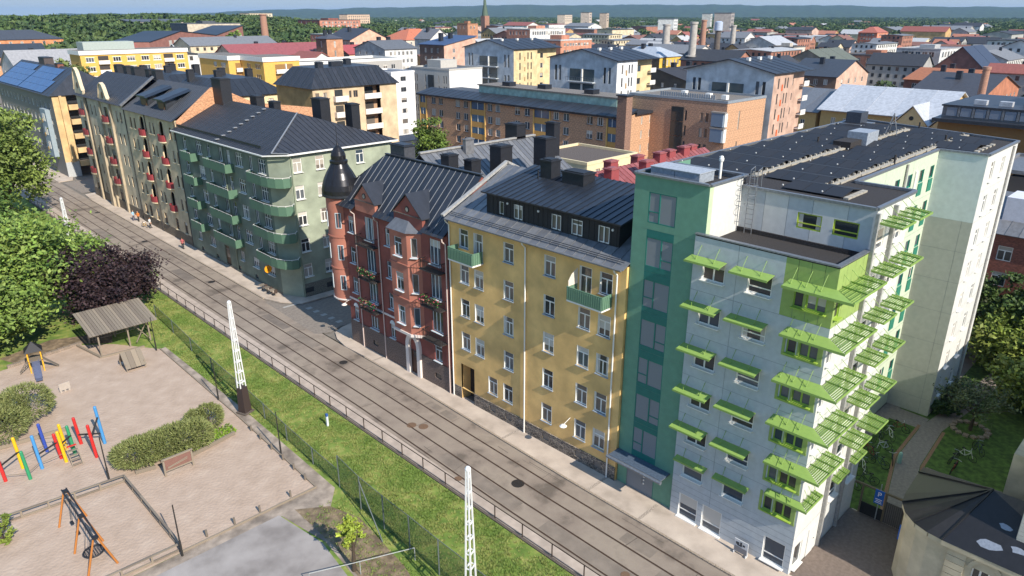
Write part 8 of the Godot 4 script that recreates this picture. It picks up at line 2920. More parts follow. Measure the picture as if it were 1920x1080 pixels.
	# orange hanging sign and board at the green corner house
	var sg := thing("hanging_sign", "round orange sign hung on the corner of the green house", "sign", Vector3(38.0, 3.4, -81.2))
	var d := Shape.new()
	d.tube(Vector3(-0.55, 0, -0.05), Vector3(-0.55, 0, 0.05), 0.48, 0.48, 18)
	make(sg, "disc", d, flat("sign_orange", rgb(240, 160, 30), 0.5))
	var dm := Shape.new()
	dm.bar(Vector3(-0.75, -0.2, 0.06), Vector3(-0.35, 0.25, 0.06), 0.1, 0.02)
	dm.bar(Vector3(-0.72, 0.22, 0.06), Vector3(-0.4, -0.25, 0.06), 0.08, 0.02)
	make(sg, "mark", dm, flat("sign_brown", rgb(150, 86, 20), 0.6))
	pipe(sg, [Vector3(-0.5, 0.7, 0), Vector3(0.4, 0.7, 0)], 0.03, iron, "bracket")
	var tb := thing("cafe_table", "cafe tables and chairs under the orange sign", "furniture", Vector3(37.3, 0.12, -81.6))
	for k in 3:
		var zz := -1.6 + k * 1.3
		cube(tb, "table_top", Vector3(0, 0.72, zz), Vector3(0.7, 0.04, 0.7), wood(k))
		cube(tb, "leg", Vector3(0, 0.36, zz), Vector3(0.08, 0.7, 0.08), iron)
		cube(tb, "chair_seat", Vector3(0.1, 0.45, zz + 0.62), Vector3(0.42, 0.05, 0.4), iron)
		cube(tb, "chair_back", Vector3(0.1, 0.72, zz + 0.82), Vector3(0.42, 0.45, 0.04), iron)
	# poster stand by the white block
	var ps := thing("poster_stand", "grey pavement board with a dark drawing at the white block", "sign", Vector3(36.9, 0.12, -16.4), deg_to_rad(0))
	cube(ps, "panel", Vector3(0, 0.62, 0), Vector3(0.06, 0.95, 0.95), flat("board_pale", rgb(196, 198, 200), 0.5))
	cube(ps, "lower_panel", Vector3(-0.04, 0.38, 0), Vector3(0.03, 0.4, 0.85), flat("board_grey", rgb(120, 120, 124), 0.5))
	var pr := Shape.new()
	for q in [[-0.25, 0.82, 0.2, 0.18], [0.0, 0.85, 0.12, 0.26], [0.2, 0.8, 0.16, 0.12], [-0.1, 0.7, 0.3, 0.08]]:
		pr.box(Vector3(-0.045, q[1], q[0]), Vector3(0.02, q[3], q[2]))
	make(ps, "drawing", pr, flat("ink", rgb(52, 54, 58), 0.7))
	for zz in [-0.42, 0.42]:
		cube(ps, "leg", Vector3(0, 0.08, zz), Vector3(0.3, 0.16, 0.05), flat("board_pale", rgb(196, 198, 200), 0.5))
	# blue parking signs
	for q in [[43.0, -8.9, 0.0, "blue parking sign on a grey pole beside the cream corner pavilion"], [46.75, -11.6, 0.9, "blue parking sign fixed to the garden gate"]]:
		var sn := thing("parking_sign", q[3], "sign", Vector3(q[0], 0.12, q[1]), 0.0, "blue parking signs")
		var pl := Shape.new()
		pl.tube(Vector3.ZERO, Vector3(0, 2.9, 0), 0.035, 0.035, 7)
		make(sn, "pole", pl, paint("post_grey2", rgb(170, 174, 172), 0.5, "metal", 0.4))
		var y0 := 2.2 if q[2] == 0.0 else 1.5
		cube(sn, "upper_plate", Vector3(-0.05, y0 + 0.62, 0), Vector3(0.03, 0.6, 0.6), flat("sign_blue", rgb(30, 98, 186), 0.5))
		cube(sn, "lower_plate", Vector3(-0.05, y0 + 0.06, 0), Vector3(0.03, 0.48, 0.6), flat("sign_blue", rgb(30, 98, 186), 0.5))
		var tx := TextMesh.new()
		tx.text = "P"
		tx.font_size = 64
		tx.pixel_size = 0.0075
		tx.depth = 0.012
		var lt := put(sn, "letter", tx, flat("sign_white", rgb(240, 240, 240), 0.5), Vector3(-0.075, y0 + 0.62, 0))
		lt.rotation.y = -PI / 2
		var ln := Shape.new()
		for k in 3:
			ln.box(Vector3(-0.07, y0 + 0.2 - k * 0.13, 0.0), Vector3(0.012, 0.05, 0.44 - 0.08 * (k % 2)))
		make(sn, "small_print", ln, flat("sign_white", rgb(240, 240, 240), 0.5))
	# people on the pavement before the beige houses
	person("person in a light blue top standing by the low wall of the beige house", Vector3(37.2, 0.12, -129.5), rgb(150, 190, 214), rgb(40, 52, 86), 0.6)
	person("person in an orange jacket beside the one in light blue", Vector3(37.6, 0.12, -128.3), rgb(206, 120, 50), rgb(60, 56, 52), -0.8)
	person("person in a white top on the pavement next to a yellow bicycle", Vector3(37.5, 0.12, -122.6), rgb(226, 224, 220), rgb(48, 46, 46), 1.2)
	person("person in a dark pink top walking before the arched doorway", Vector3(36.9, 0.12, -107.6), rgb(176, 96, 96), rgb(38, 38, 42), 2.6)
	bicycle(Vector3(37.0, 0.12, -123.6), 0.3, "yellow bicycle on the pavement beside the person in white", rgb(206, 160, 50), "")

func person(label: String, at: Vector3, top: Color, legs: Color, turn: float) -> void:
	var t := thing("person", label, "person", at, turn)
	var skin := flat("skin", rgb(208, 164, 138), 0.6)
	var body := Shape.new()
	body.coloured = true
	# one continuous figure: legs, trunk, arms and head built of overlapping tapered pieces
	var lc := legs.srgb_to_linear()
	var tc := top.srgb_to_linear()
	var sc := rgb(208, 164, 138).srgb_to_linear()
	body.col = lc
	for s in [-1, 1]:
		body.tube(Vector3(s * 0.1, 0.05, s * 0.12), Vector3(s * 0.1, 0.48, s * 0.05), 0.055, 0.07, 8)
		body.tube(Vector3(s * 0.1, 0.46, s * 0.05), Vector3(s * 0.09, 0.92, 0), 0.07, 0.1, 8)
		body.box(Vector3(s * 0.1, 0.04, s * 0.12 + 0.06), Vector3(0.09, 0.08, 0.26))
	body.col = tc
	body.lathe(Vector3.ZERO, [[0.12, 0.84], [0.17, 0.95], [0.16, 1.1], [0.2, 1.32], [0.16, 1.44], [0.06, 1.5]], 12)
	for s in [-1, 1]:
		body.tube(Vector3(s * 0.2, 1.4, 0), Vector3(s * 0.27, 1.12, 0.04), 0.055, 0.045, 7)
	body.col = sc
	for s in [-1, 1]:
		body.tube(Vector3(s * 0.27, 1.13, 0.04), Vector3(s * 0.25, 0.86, 0.14), 0.042, 0.033, 7)
		body.box(Vector3(s * 0.25, 0.8, 0.16), Vector3(0.04, 0.12, 0.08))
	body.tube(Vector3(0, 1.46, 0), Vector3(0, 1.56, 0.01), 0.055, 0.05, 8)
	body.lathe(Vector3(0, 1.52, 0.01), [[0.03, 0.0], [0.075, 0.05], [0.09, 0.13], [0.085, 0.2], [0.05, 0.25], [0.0, 0.265]], 12)
	body.box(Vector3(0, 1.63, 0.1), Vector3(0.02, 0.04, 0.03))
	var m := StandardMaterial3D.new()
	m.vertex_color_use_as_albedo = true
	m.roughness = 0.8
	make(t, "body", body, m)
	var hair := Shape.new()
	hair.lathe(Vector3(0, 1.6, -0.012), [[0.085, 0.02], [0.1, 0.08], [0.097, 0.14], [0.06, 0.185], [0.0, 0.2]], 12)
	make(t, "hair", hair, flat("hair", rgb(70, 52, 38), 0.8))

func bicycle(at: Vector3, turn: float, label: String, col: Color, group: String) -> void:
	var t := thing("bicycle", label, "bicycle", at, turn, group)
	t.rotation.z = 0.12
	if not meshes.has("wheel"):
		var w := Shape.new()
		var n := 16
		for k in n:
			var g0 := TAU * k / n
			var g1 := TAU * (k + 1) / n
			w.tube(Vector3(0, 0.34 + sin(g0) * 0.33, cos(g0) * 0.33), Vector3(0, 0.34 + sin(g1) * 0.33, cos(g1) * 0.33), 0.022, 0.022, 5, false)
		for k in 8:
			var g := PI * k / 8
			w.tube(Vector3(0, 0.34 + sin(g) * 0.32, cos(g) * 0.32), Vector3(0, 0.34 - sin(g) * 0.32, -cos(g) * 0.32), 0.005, 0.005, 3, false)
		meshes["wheel"] = w.mesh()
		var f := Shape.new()
		for q in [[Vector3(0, 0.34, -0.52), Vector3(0, 0.3, -0.08)], [Vector3(0, 0.3, -0.08), Vector3(0, 0.86, -0.24)], [Vector3(0, 0.34, -0.52), Vector3(0, 0.8, -0.22)], [Vector3(0, 0.3, -0.08), Vector3(0, 0.78, 0.36)], [Vector3(0, 0.8, -0.22), Vector3(0, 0.82, 0.36)], [Vector3(0, 0.95, 0.32), Vector3(0, 0.34, 0.54)]]:
			f.tube(q[0], q[1], 0.025, 0.025, 6)
		meshes["bike_frame"] = f.mesh()
		var h := Shape.new()
		h.tube(Vector3(-0.28, 1.02, 0.2), Vector3(0, 1.0, 0.34), 0.018, 0.018, 5)
		h.tube(Vector3(0.28, 1.02, 0.2), Vector3(0, 1.0, 0.34), 0.018, 0.018, 5)
		meshes["handlebar"] = h.mesh()
		var sd := Shape.new()
		sd.prism(PackedVector3Array([Vector3(-0.09, 0.9, -0.36), Vector3(0.09, 0.9, -0.36), Vector3(0.02, 0.9, -0.08), Vector3(-0.02, 0.9, -0.08)]), Vector3(0, 0.06, 0))
		meshes["saddle"] = sd.mesh()
	var blk := flat("tyre", rgb(30, 30, 32), 0.8)
	put(t, "wheel", meshes["wheel"], blk, Vector3(0, 0, -0.52))
	put(t, "wheel", meshes["wheel"], blk, Vector3(0, 0, 0.54))
	put(t, "frame", meshes["bike_frame"], flat("bike%d%d" % [int(col.r * 255), int(col.b * 255)], col, 0.4))
	put(t, "handlebar", meshes["handlebar"], flat("chrome", rgb(180, 182, 186), 0.3, 0.8))
	put(t, "saddle", meshes["saddle"], blk)

func playground() -> void:
	var gy := wood(0)
	# shelter with plank roof
	var t := thing("shelter", "open wooden shelter with a grey plank lean-to roof", "shelter", Vector3(19.3, 0, -79.0))
	for q in [[-2.6, 1.7, 2.5], [0.3, 1.4, 2.5], [2.4, 1.2, 2.5], [-2.6, -2.4, 3.3], [0.0, -2.4, 3.3], [2.4, -2.4, 3.3]]:
		cube(t, "post", Vector3(q[0], q[2] / 2, q[1]), Vector3(0.14, q[2], 0.14), wood(2))
	for k in 22:
		var x := -3.3 + k * 0.3
		var s := Shape.new()
		s.bar(Vector3(x, 2.55, 2.3), Vector3(x, 3.55, -2.9), 0.27, 0.05)
		make(t, "roof_plank", s, wood(k * 7 % 5))
	for q in [[1.5, 2.62], [-2.4, 3.32]]:
		cube(t, "beam", Vector3(-0.15, q[1], q[0]), Vector3(6.4, 0.16, 0.12), wood(1))
	var br := Shape.new()
	br.bar(Vector3(2.4, 0.2, 1.2), Vector3(0.9, 2.4, 1.2), 0.1, 0.08)
	br.bar(Vector3(1.0, 0.2, 1.2), Vector3(2.4, 2.4, 1.2), 0.1, 0.08)
	make(t, "braces", br, wood(2))
	for k in 9:
		cube(t, "back_slat", Vector3(-0.1, 0.3 + k * 0.24, -2.5), Vector3(5.0, 0.1, 0.04), wood(1))
	# sand box edge round the shelter front
	var sb := thing("sand_box_edge", "low plank edge of the sand box before the shelter", "edging", Vector3.ZERO)
	for q in [[Vector3(16.5, 0.1, -76.8), Vector3(20.6, 0.1, -76.4)], [Vector3(16.5, 0.1, -76.8), Vector3(15.6, 0.1, -81.6)]]:
		var s := Shape.new()
		s.bar(q[0], q[1], 0.2, 0.2)
		make(sb, "plank", s, wood(2))
	# playhouse
	var h := thing("playhouse", "small grey wooden play hut with a steep plank roof", "hut", Vector3(18.2, 0, -72.6))
	for sd in [-1, 1]:
		for k in 4:
			var s := Shape.new()
			var x := -0.72 + k * 0.48
			s.bar(Vector3(x, 1.75, 0), Vector3(x, 0.35, sd * 1.15), 0.46, 0.05)
			make(h, "roof_plank", s, wood(k))
	for q in [[-0.85, 0.95], [0.85, 0.95], [-0.85, -0.95], [0.85, -0.95]]:
		cube(h, "post", Vector3(q[0], 0.4, q[1]), Vector3(0.1, 0.8, 0.1), wood(2))
	cube(h, "bench", Vector3(0, 0.42, 0.45), Vector3(1.6, 0.05, 0.35), wood(1))
	# slide
	var sl := thing("slide", "small tower slide with a black pointed roof and a blue grey chute", "slide", Vector3(11.2, 0, -78.4), deg_to_rad(-10))
	for q in [[-0.55, -0.55], [0.55, -0.55], [-0.55, 0.55], [0.55, 0.55]]:
		cube(sl, "post", Vector3(q[0], 1.15, q[1]), Vector3(0.1, 2.3, 0.1), flat("slide_yellow", rgb(226, 170, 44), 0.5))
	var rf := Shape.new()
	for k in 4:
		var a := TAU * (k + 0.5) / 4
		var b := TAU * (k + 1.5) / 4
		rf.tri(Vector3(cos(b) * 1.1, 2.2, sin(b) * 1.1), Vector3(cos(a) * 1.1, 2.2, sin(a) * 1.1), Vector3(0, 3.1, 0))
	make(sl, "roof", rf, flat("slide_black", rgb(38, 36, 38), 0.6))
	cube(sl, "platform", Vector3(0, 1.2, 0), Vector3(1.2, 0.08, 1.2), wood(0))
	cube(sl, "side_panel", Vector3(-0.6, 1.6, 0), Vector3(0.05, 0.7, 1.0), flat("slide_yellow", rgb(226, 170, 44), 0.5))
	var ch := Shape.new()
	ch.bar(Vector3(0, 1.2, 0.6), Vector3(0, 0.25, 2.7), 0.55, 0.04)
	ch.bar(Vector3(0, 0.25, 2.7), Vector3(0, 0.2, 3.2), 0.55, 0.04)
	for s in [-0.29, 0.29]:
		ch.bar(Vector3(s, 1.3, 0.6), Vector3(s, 0.33, 2.75), 0.05, 0.2)
	make(sl, "chute", ch, paint("chute", rgb(116, 122, 146), 0.35, "metal", 0.6, 0.3))
	var ld := Shape.new()
	for s in [-0.3, 0.3]:
		ld.bar(Vector3(-0.6, 1.2, s), Vector3(-1.5, 0.0, s), 0.06, 0.06)
	for k in 5:
		ld.bar(Vector3(-0.75 - k * 0.17, 1.0 - k * 0.23, -0.3), Vector3(-0.75 - k * 0.17, 1.0 - k * 0.23, 0.3), 0.05, 0.05)
	make(sl, "ladder", ld, wood(1))
	var rp := Shape.new()
	rp.bar(Vector3(0.6, 1.2, 0), Vector3(1.8, 0.0, 0.1), 0.5, 0.05)
	make(sl, "ramp", rp, wood(1))
	# stone edging behind the slide, stone by stone
	var ed := thing("stone_edging", "row of grey kerb slabs along the back of the sand yard", "edging", Vector3.ZERO)
	for k in 12:
		cube(ed, "slab", Vector3(9.4 + k * 0.58, 0.14, -80.9 - k * 0.09), Vector3(0.56, 0.3, 0.34), paint("slab_stone%d" % (k % 2), [rgb(176, 158, 142), rgb(166, 150, 134)][k % 2], 0.95, "rough", 0.5))
	# spring rider plates
	var pl := thing("play_panel", "pale board with two slots standing on the sand near the left pine", "play panel", Vector3(11.9, 0, -71.6), deg_to_rad(8))
	cube(pl, "board", Vector3(0, 0.55, 0), Vector3(0.95, 0.7, 0.05), paint("play_grey", rgb(176, 166, 156), 0.8, "plaster", 0.4))
	for x in [-0.36, 0.0, 0.36]:
		cube(pl, "leg", Vector3(x, 0.1, 0), Vector3(0.16, 0.22, 0.05), paint("play_grey", rgb(176, 166, 156), 0.8, "plaster", 0.4))
	# climbing poles: leaning coloured logs joined by ropes
	var cl := thing("climbing_frame", "row of leaning red, yellow, green and blue climbing logs with ropes", "climbing frame", Vector3.ZERO)
	var cols := {"red": flat("log_red", rgb(196, 44, 40), 0.5), "yellow": flat("log_yellow", rgb(228, 178, 26), 0.5), "green": flat("log_green", rgb(46, 140, 96), 0.5), "blue": flat("log_blue", rgb(70, 140, 196), 0.5), "navy": flat("log_navy", rgb(48, 74, 160), 0.5)}
	for q in [[4.7, -59.3, 2.3, "red"], [6.1, -58.3, 2.4, "green"], [6.05, -60.3, 2.7, "yellow"], [7.1, -59.2, 2.9, "blue"], [8.0, -61.6, 2.5, "navy"], [8.55, -59.7, 2.2, "red"], [8.7, -58.9, 2.7, "yellow"], [9.5, -59.5, 2.6, "green"], [9.2, -60.8, 2.3, "yellow"], [10.3, -60.9, 2.4, "red"], [10.6, -57.9, 2.9, "red"], [11.7, -59.6, 3.4, "blue"]]:
		var s := Shape.new()
		s.tube(Vector3(q[0], 0, q[1]), Vector3(q[0] - 0.12, q[2], q[1] - 0.1), 0.13, 0.12, 10)
		s.lathe(Vector3(q[0] - 0.12, q[2], q[1] - 0.1), [[0.12, 0.0], [0.09, 0.06], [0.0, 0.08]], 10)
		make(cl, "log", s, cols[q[3]])
	var bmr := Shape.new()
	for q in [[Vector3(4.7, 1.4, -59.3), Vector3(6.05, 1.5, -60.3)], [Vector3(7.1, 1.3, -59.2), Vector3(8.5, 1.5, -59.7)], [Vector3(8.7, 1.7, -58.9), Vector3(9.5, 1.8, -59.5)], [Vector3(10.2, 0.9, -60.9), Vector3(11.6, 1.0, -59.6)], [Vector3(10.5, 1.8, -57.9), Vector3(11.6, 2.5, -59.6)]]:
		bmr.bar(q[0], q[1], 0.1, 0.1)
	make(cl, "beams", bmr, flat("pole_dark", rgb(44, 42, 40), 0.6))
	var rps := Shape.new()
	for q in [[Vector3(4.7, 0.5, -59.3), Vector3(6.1, 0.5, -58.3)], [Vector3(6.1, 0.6, -58.3), Vector3(7.1, 0.6, -59.2)], [Vector3(7.1, 0.5, -59.2), Vector3(8.6, 0.8, -58.9)], [Vector3(6.05, 1.0, -60.3), Vector3(8.0, 0.6, -61.6)], [Vector3(8.0, 1.2, -61.6), Vector3(9.2, 1.2, -60.8)]]:
		rps.tube(q[0], q[1], 0.025, 0.025, 5)
	make(cl, "ropes", rps, flat("rope", rgb(120, 108, 92), 0.9))
	var la := node(cl, "ladder", Vector3(9.15, 0, -58.1))
	var lr := Shape.new()
	lr.bar(Vector3(-0.3, 0, 0.5), Vector3(-0.3, 1.7, -0.6), 0.06, 0.08)
	lr.bar(Vector3(0.4, 0, 0.5), Vector3(0.4, 1.7, -0.6), 0.06, 0.08)
	make(la, "rails", lr, wood(2))
	for k in 5:
		var tt := (k + 0.6) / 5.5
		cube(la, "rung", Vector3(0.05, 1.7 * tt, 0.5 - 1.1 * tt), Vector3(0.7, 0.06, 0.16), [wood(0), wood(2), flat("log_red", rgb(196, 44, 40), 0.5)][0 if k < 4 else 2])
	# notice board
	var nb := thing("notice_board", "brown notice board on two grey posts at the pine hedge", "board", Vector3(14.6, 0, -51.45))
	for x in [-1.05, 1.05]:
		cube(nb, "post", Vector3(x, 0.65, 0), Vector3(0.13, 1.5, 0.13), wood(2))
	cube(nb, "top_rail", Vector3(0, 1.42, 0), Vector3(2.3, 0.12, 0.13), wood(2))
	cube(nb, "bottom_rail", Vector3(0, 0.42, 0), Vector3(2.1, 0.12, 0.1), wood(2))
	cube(nb, "panel", Vector3(0, 0.92, 0), Vector3(2.0, 0.9, 0.04), paint("board_brown", rgb(126, 92, 82), 0.8, "plaster", 0.4))
	for k in 2:
		var s := Shape.new()
		s.bar(Vector3(-0.8, 0.62 + k * 0.06, 0.04), Vector3(0.7, 0.86 + k * 0.12, 0.04), 0.04, 0.05)
		make(nb, "batten", s, wood(2))
	# planter frame round the hedge
	var pn := thing("planter_edge", "grey timber edging round the long pine hedge", "edging", Vector3.ZERO)
	for q in [[Vector3(12.0, 0.18, -53.3), Vector3(13.4, 0.18, -53.0)], [Vector3(15.8, 0.18, -52.6), Vector3(19.9, 0.18, -53.4)], [Vector3(17.6, 0.18, -55.2), Vector3(19.6, 0.18, -55.4)]]:
		var s := Shape.new()
		s.bar(q[0], q[1], 0.14, 0.3)
		make(pn, "beam", s, wood(0))
	var pg := thing("planter_edge", "grey timber edging before the left pine", "edging", Vector3.ZERO)
	for q in [[Vector3(1.0, 0.18, -65.2), Vector3(6.6, 0.18, -64.4)], [Vector3(6.6, 0.18, -64.4), Vector3(10.2, 0.18, -64.0)]]:
		var s := Shape.new()
		s.bar(q[0], q[1], 0.14, 0.3)
		make(pg, "beam", s, wood(2))
	var wd := Shape.new()
	wd.coloured = true
	var r := RandomNumberGenerator.new()
	r.seed = 61
	for k in 900:
		var p := Vector3(r.randf_range(15.6, 20.2), r.randf_range(0.0, 0.22), 0)
		p.z = -53.2 - (p.x - 16.0) * 0.1 - r.randf() * 1.6
		wd.col = [Color(0.16, 0.26, 0.02), Color(0.2, 0.3, 0.03), Color(0.11, 0.2, 0.02)][r.randi() % 3]
		leaf(wd, p, 0.12, r)
	tag(make(self, "weeds", wd, leaf_mat()), "bright green weeds along the timber edging of the hedge", "weeds", "", "stuff")
	# swing enclosure rails
	var en := thing("timber_rail", "low grey timber rail round the swing yard", "rail", Vector3.ZERO)
	for q in [[Vector3(-2.0, 0, -54.2), Vector3(11.1, 0, -52.9), 8], [Vector3(11.1, 0, -52.9), Vector3(11.2, 0, -42.4), 6], [Vector3(11.2, 0, -42.4), Vector3(4.0, 0, -42.6), 4]]:
		var a: Vector3 = q[0]
		var b: Vector3 = q[1]
		for k in q[2]:
			var p := a.lerp(b, float(k) / q[2])
			var p2 := a.lerp(b, float(k + 1) / q[2])
			cube(en, "post", p + Vector3(0, 0.3, 0), Vector3(0.12, 0.62, 0.12), wood(2))
			var s := Shape.new()
			s.bar(p + Vector3(0, 0.58, 0), p2 + Vector3(0, 0.58, 0), 0.14, 0.09)
			make(en, "top_rail", s, wood(k))
			var s2 := Shape.new()
			s2.bar(p + Vector3(0, 0.12, 0), p2 + Vector3(0, 0.12, 0), 0.1, 0.12)
			make(en, "bottom_rail", s2, wood(k + 1))
	# nest swing
	var sw := thing("swing_frame", "swing frame with three pairs of orange wooden legs and a black nest", "swing", Vector3.ZERO)
	var og := paint("swing_wood", rgb(206, 132, 62), 0.7, "fine", 0.8)
	var bk := flat("swing_black", rgb(36, 36, 40), 0.5)
	for z in [-50.6, -47.0, -44.1]:
		for q in [[6.1, 6.85], [7.82, 7.05]]:
			var s := Shape.new()
			s.tube(Vector3(q[0], 0, z), Vector3(q[1], 2.5, z), 0.075, 0.06, 9)
			make(sw, "leg", s, og)
		cube(sw, "head_joint", Vector3(6.95, 2.52, z), Vector3(0.26, 0.2, 0.26), bk)
	for dx in [-0.14, 0.14]:
		var s := Shape.new()
		s.tube(Vector3(6.95 + dx, 2.6, -50.8), Vector3(6.95 + dx, 2.6, -43.9), 0.05, 0.05, 8)
		make(sw, "top_bar", s, bk)
	var ns := node(sw, "nest", Vector3(6.95, 0.55, -45.6))
	var ring := Shape.new()
	for k in 20:
		var g0 := TAU * k / 20
		var g1 := TAU * (k + 1) / 20
		ring.tube(Vector3(cos(g0) * 0.6, 0, sin(g0) * 0.6), Vector3(cos(g1) * 0.6, 0, sin(g1) * 0.6), 0.06, 0.06, 6, false)
	make(ns, "ring", ring, bk)
	var web := Shape.new()
	for k in 7:
		var o := -0.45 + k * 0.15
		var l := sqrt(0.36 - o * o)
		web.tube(Vector3(o, -0.03, -l), Vector3(o, -0.03, l), 0.018, 0.018, 4, false)
		web.tube(Vector3(-l, -0.03, o), Vector3(l, -0.03, o), 0.018, 0.018, 4, false)
	make(ns, "net", web, bk)
	var ch2 := Shape.new()
	for q in [[-0.4, -0.4], [0.4, -0.4], [-0.4, 0.4], [0.4, 0.4]]:
		ch2.tube(Vector3(q[0], 0.02, q[1]), Vector3(0, 2.0, q[1]), 0.012, 0.012, 4, false)
	make(ns, "chains", ch2, bk)
	for z in [-49.6, -48.2]:
		var st := node(sw, "swing_seat", Vector3(6.95, 0.6, z))
		cube(st, "seat", Vector3(-0.2, 0, 0), Vector3(0.2, 0.05, 0.42), bk)
		var c2 := Shape.new()
		for s in [-0.2, 0.2]:
			c2.tube(Vector3(-0.2, 0, s), Vector3(0, 1.95, s), 0.012, 0.012, 4, false)
		make(st, "chains", c2, bk)
	# stumps along the edges of the sand
	var k2 := 0
	for q in [[12.95, -42.55], [14.85, -42.45], [16.7, -42.45], [19.1, -42.5], [20.9, -43.6], [20.95, -45.4], [21.0, -47.2], [21.05, -49.2], [21.1, -51.2], [21.15, -53.0]]:
		var s := Shape.new()
		s.tube(Vector3.ZERO, Vector3(0, 0.55, 0), 0.08, 0.075, 8)
		var names := ["first short wooden stake from the swing yard along the sand edge", "second short wooden stake from the swing yard along the sand edge", "third short wooden stake from the swing yard along the sand edge", "short wooden stake next to the right corner of the sand", "short stake on the fence side nearest the sand corner", "second stake on the fence side from the sand corner", "third stake on the fence side from the sand corner", "fourth stake on the fence side from the sand corner", "fifth stake on the fence side from the sand corner", "sixth stake on the fence side from the sand corner"]
		var o := make(self, "stake", s, wood(1), Vector3(q[0], 0, q[1]))
		tag(o, names[k2], "stake", "short stakes round the sand yard")
		k2 += 1
	var be := thing("border_plank", "thin timber border along the right and lower edge of the sand yard", "edging", Vector3.ZERO)
	for q in [[Vector3(11.2, 0.05, -42.2), Vector3(21.0, 0.05, -42.2)], [Vector3(21.0, 0.05, -42.2), Vector3(21.4, 0.05, -57.0)], [Vector3(21.4, 0.05, -57.0), Vector3(21.6, 0.05, -74.8)]]:
		var s := Shape.new()
		s.bar(q[0], q[1], 0.1, 0.14)
		make(be, "plank", s, wood(2))

func garden_things() -> void:
	# cream corner pavilion with a black hipped roof
	var b := thing("pavilion", "cream corner pavilion with a rounded end and patchy black metal roof", "building")
	var cr := paint("cream_stone", rgb(206, 194, 166), 0.85, "blotch_soft", 0.1)
	var blk := paint("tar_roof", rgb(40, 40, 44), 0.45, "metal", 0.25, 0.2)
	var e := 5.0
	var path := [Vector3(46.4, 0, -9.4), Vector3(43.6, 0, -9.2), Vector3(42.6, 0, -9.05), Vector3(41.75, 0, -8.6), Vector3(41.15, 0, -7.95), Vector3(40.85, 0, -7.2), Vector3(40.75, 0, -6.4)]
	for k in path.size() - 1:
		var s := Shape.new()
		var p: Vector3 = path[k]
		var q: Vector3 = path[k + 1]
		s.quad(p, q, q + Vector3(0, e, 0), p + Vector3(0, e, 0))
		make(b, "rounded_wall", s, cr)
	facade(b, Vector3(40.75, 0, -6.4), UZ, 9.0, e, [[2.2, 2.9, 1.25, 2.4, "three"], [6.4, 2.9, 1.25, 2.4, "three"]], cr, flat("frame_white", rgb(232, 230, 224), 0.5), null, 0.25, null, "wall", [0])
	for zc in [-4.2, 0.0]:
		var a := Shape.new()
		for k in 10:
			var g0 := PI * k / 10
			var g1 := PI * (k + 1) / 10
			a.prism(PackedVector3Array([Vector3(0, sin(g0) * 0.85, -cos(g0) * 0.85), Vector3(0, sin(g1) * 0.85, -cos(g1) * 0.85), Vector3(0, sin(g1) * 0.62, -cos(g1) * 0.62), Vector3(0, sin(g0) * 0.62, -cos(g0) * 0.62)]), Vector3(-0.08, 0, 0))
		make(b, "window_arch", a, cr, Vector3(40.73, 4.05, zc))
	for k in 11:
		cube(b, "rusticated_block", Vector3(40.7, 0.35 + k * 0.42, -5.65), Vector3(0.12, 0.38, 0.95), cr)
		cube(b, "rusticated_block", Vector3(40.7, 0.35 + k * 0.42, -2.3), Vector3(0.12, 0.38, 0.7), cr)
	var cn := Shape.new()
	for k in path.size() - 1:
		cn.bar(path[k] + Vector3(0, e - 0.05, 0), path[k + 1] + Vector3(0, e - 0.05, 0), 0.4, 0.3)
	cn.bar(Vector3(40.72, e - 0.05, -6.5), Vector3(40.72, e - 0.05, 2.6), 0.4, 0.3)
	make(b, "cornice", cn, cr)
	var rf := node(b, "roof")
	var ap := Vector3(43.6, 7.6, -5.2)
	var rim := []
	for p in path:
		rim.append(p + Vector3(0, e + 0.12, 0) + (p - Vector3(44.0, 0, -5.0)).normalized() * 0.25)
	rim.append(Vector3(40.45, e + 0.12, 2.6))
	for k in rim.size() - 1:
		var s := Shape.new()
		s.tri(rim[k], rim[k + 1], ap)
		make(rf, "roof_sheet", s, [blk, paint("tar_roof2", rgb(52, 50, 52), 0.5, "metal", 0.25, 0.2)][k % 2])
	var back := Shape.new()
	back.tri(rim[0], ap, Vector3(46.9, 5.4, -9.5))
	back.quad(Vector3(46.9, 5.4, -9.5), ap, Vector3(44.0, 7.6, 2.6), Vector3(48.4, 5.6, 2.6))
	back.tri(ap, Vector3(40.45, e + 0.12, 2.6), Vector3(44.0, 7.6, 2.6))
	make(rf, "roof_back", back, paint("tar_roof3", rgb(84, 78, 74), 0.7, "metal", 0.25))
	for k in rim.size():
		if k % 2 == 0:
			var rb := Shape.new()
			rb.bar(rim[k] + Vector3(0, 0.05, 0), ap + Vector3(0, 0.05, 0), 0.08, 0.08)
			make(rf, "roof_rib", rb, blk)
	# bare patches where the black coating has come off
	var bare := paint("bare_zinc", rgb(150, 158, 172), 0.5, "metal", 0.6, 0.3)
	var r := RandomNumberGenerator.new()
	r.seed = 55
	for q in [[0.22, 0.3, 0.55], [0.3, 0.55, 0.35], [0.2, 0.75, 0.45], [0.55, 0.5, 0.3], [0.15, 0.9, 0.3]]:
		var base: Vector3 = rim[6].lerp(rim[7], q[1] * 0.85)
		var c := base.lerp(ap, q[0])
		var nn: Vector3 = (rim[7] - rim[6]).cross(ap - rim[6]).normalized()
		if nn.y < 0:
			nn = -nn
		var ux: Vector3 = (rim[7] - rim[6]).normalized()
		var uy: Vector3 = nn.cross(ux)
		var s := Shape.new()
		var n := 9
		var ring := []
		for k in n:
			var g := TAU * k / n
			ring.append(c + nn * 0.012 + (ux * cos(g) * 1.3 + uy * sin(g) * 0.7) * q[2] * r.randf_range(0.55, 1.0))
		for k in n:
			s.tri(c + nn * 0.012, ring[k], ring[(k + 1) % n])
		make(rf, "bare_patch", s, bare)
	for q in [[41.7, -8.2], [46.4, -9.4]]:
		pass
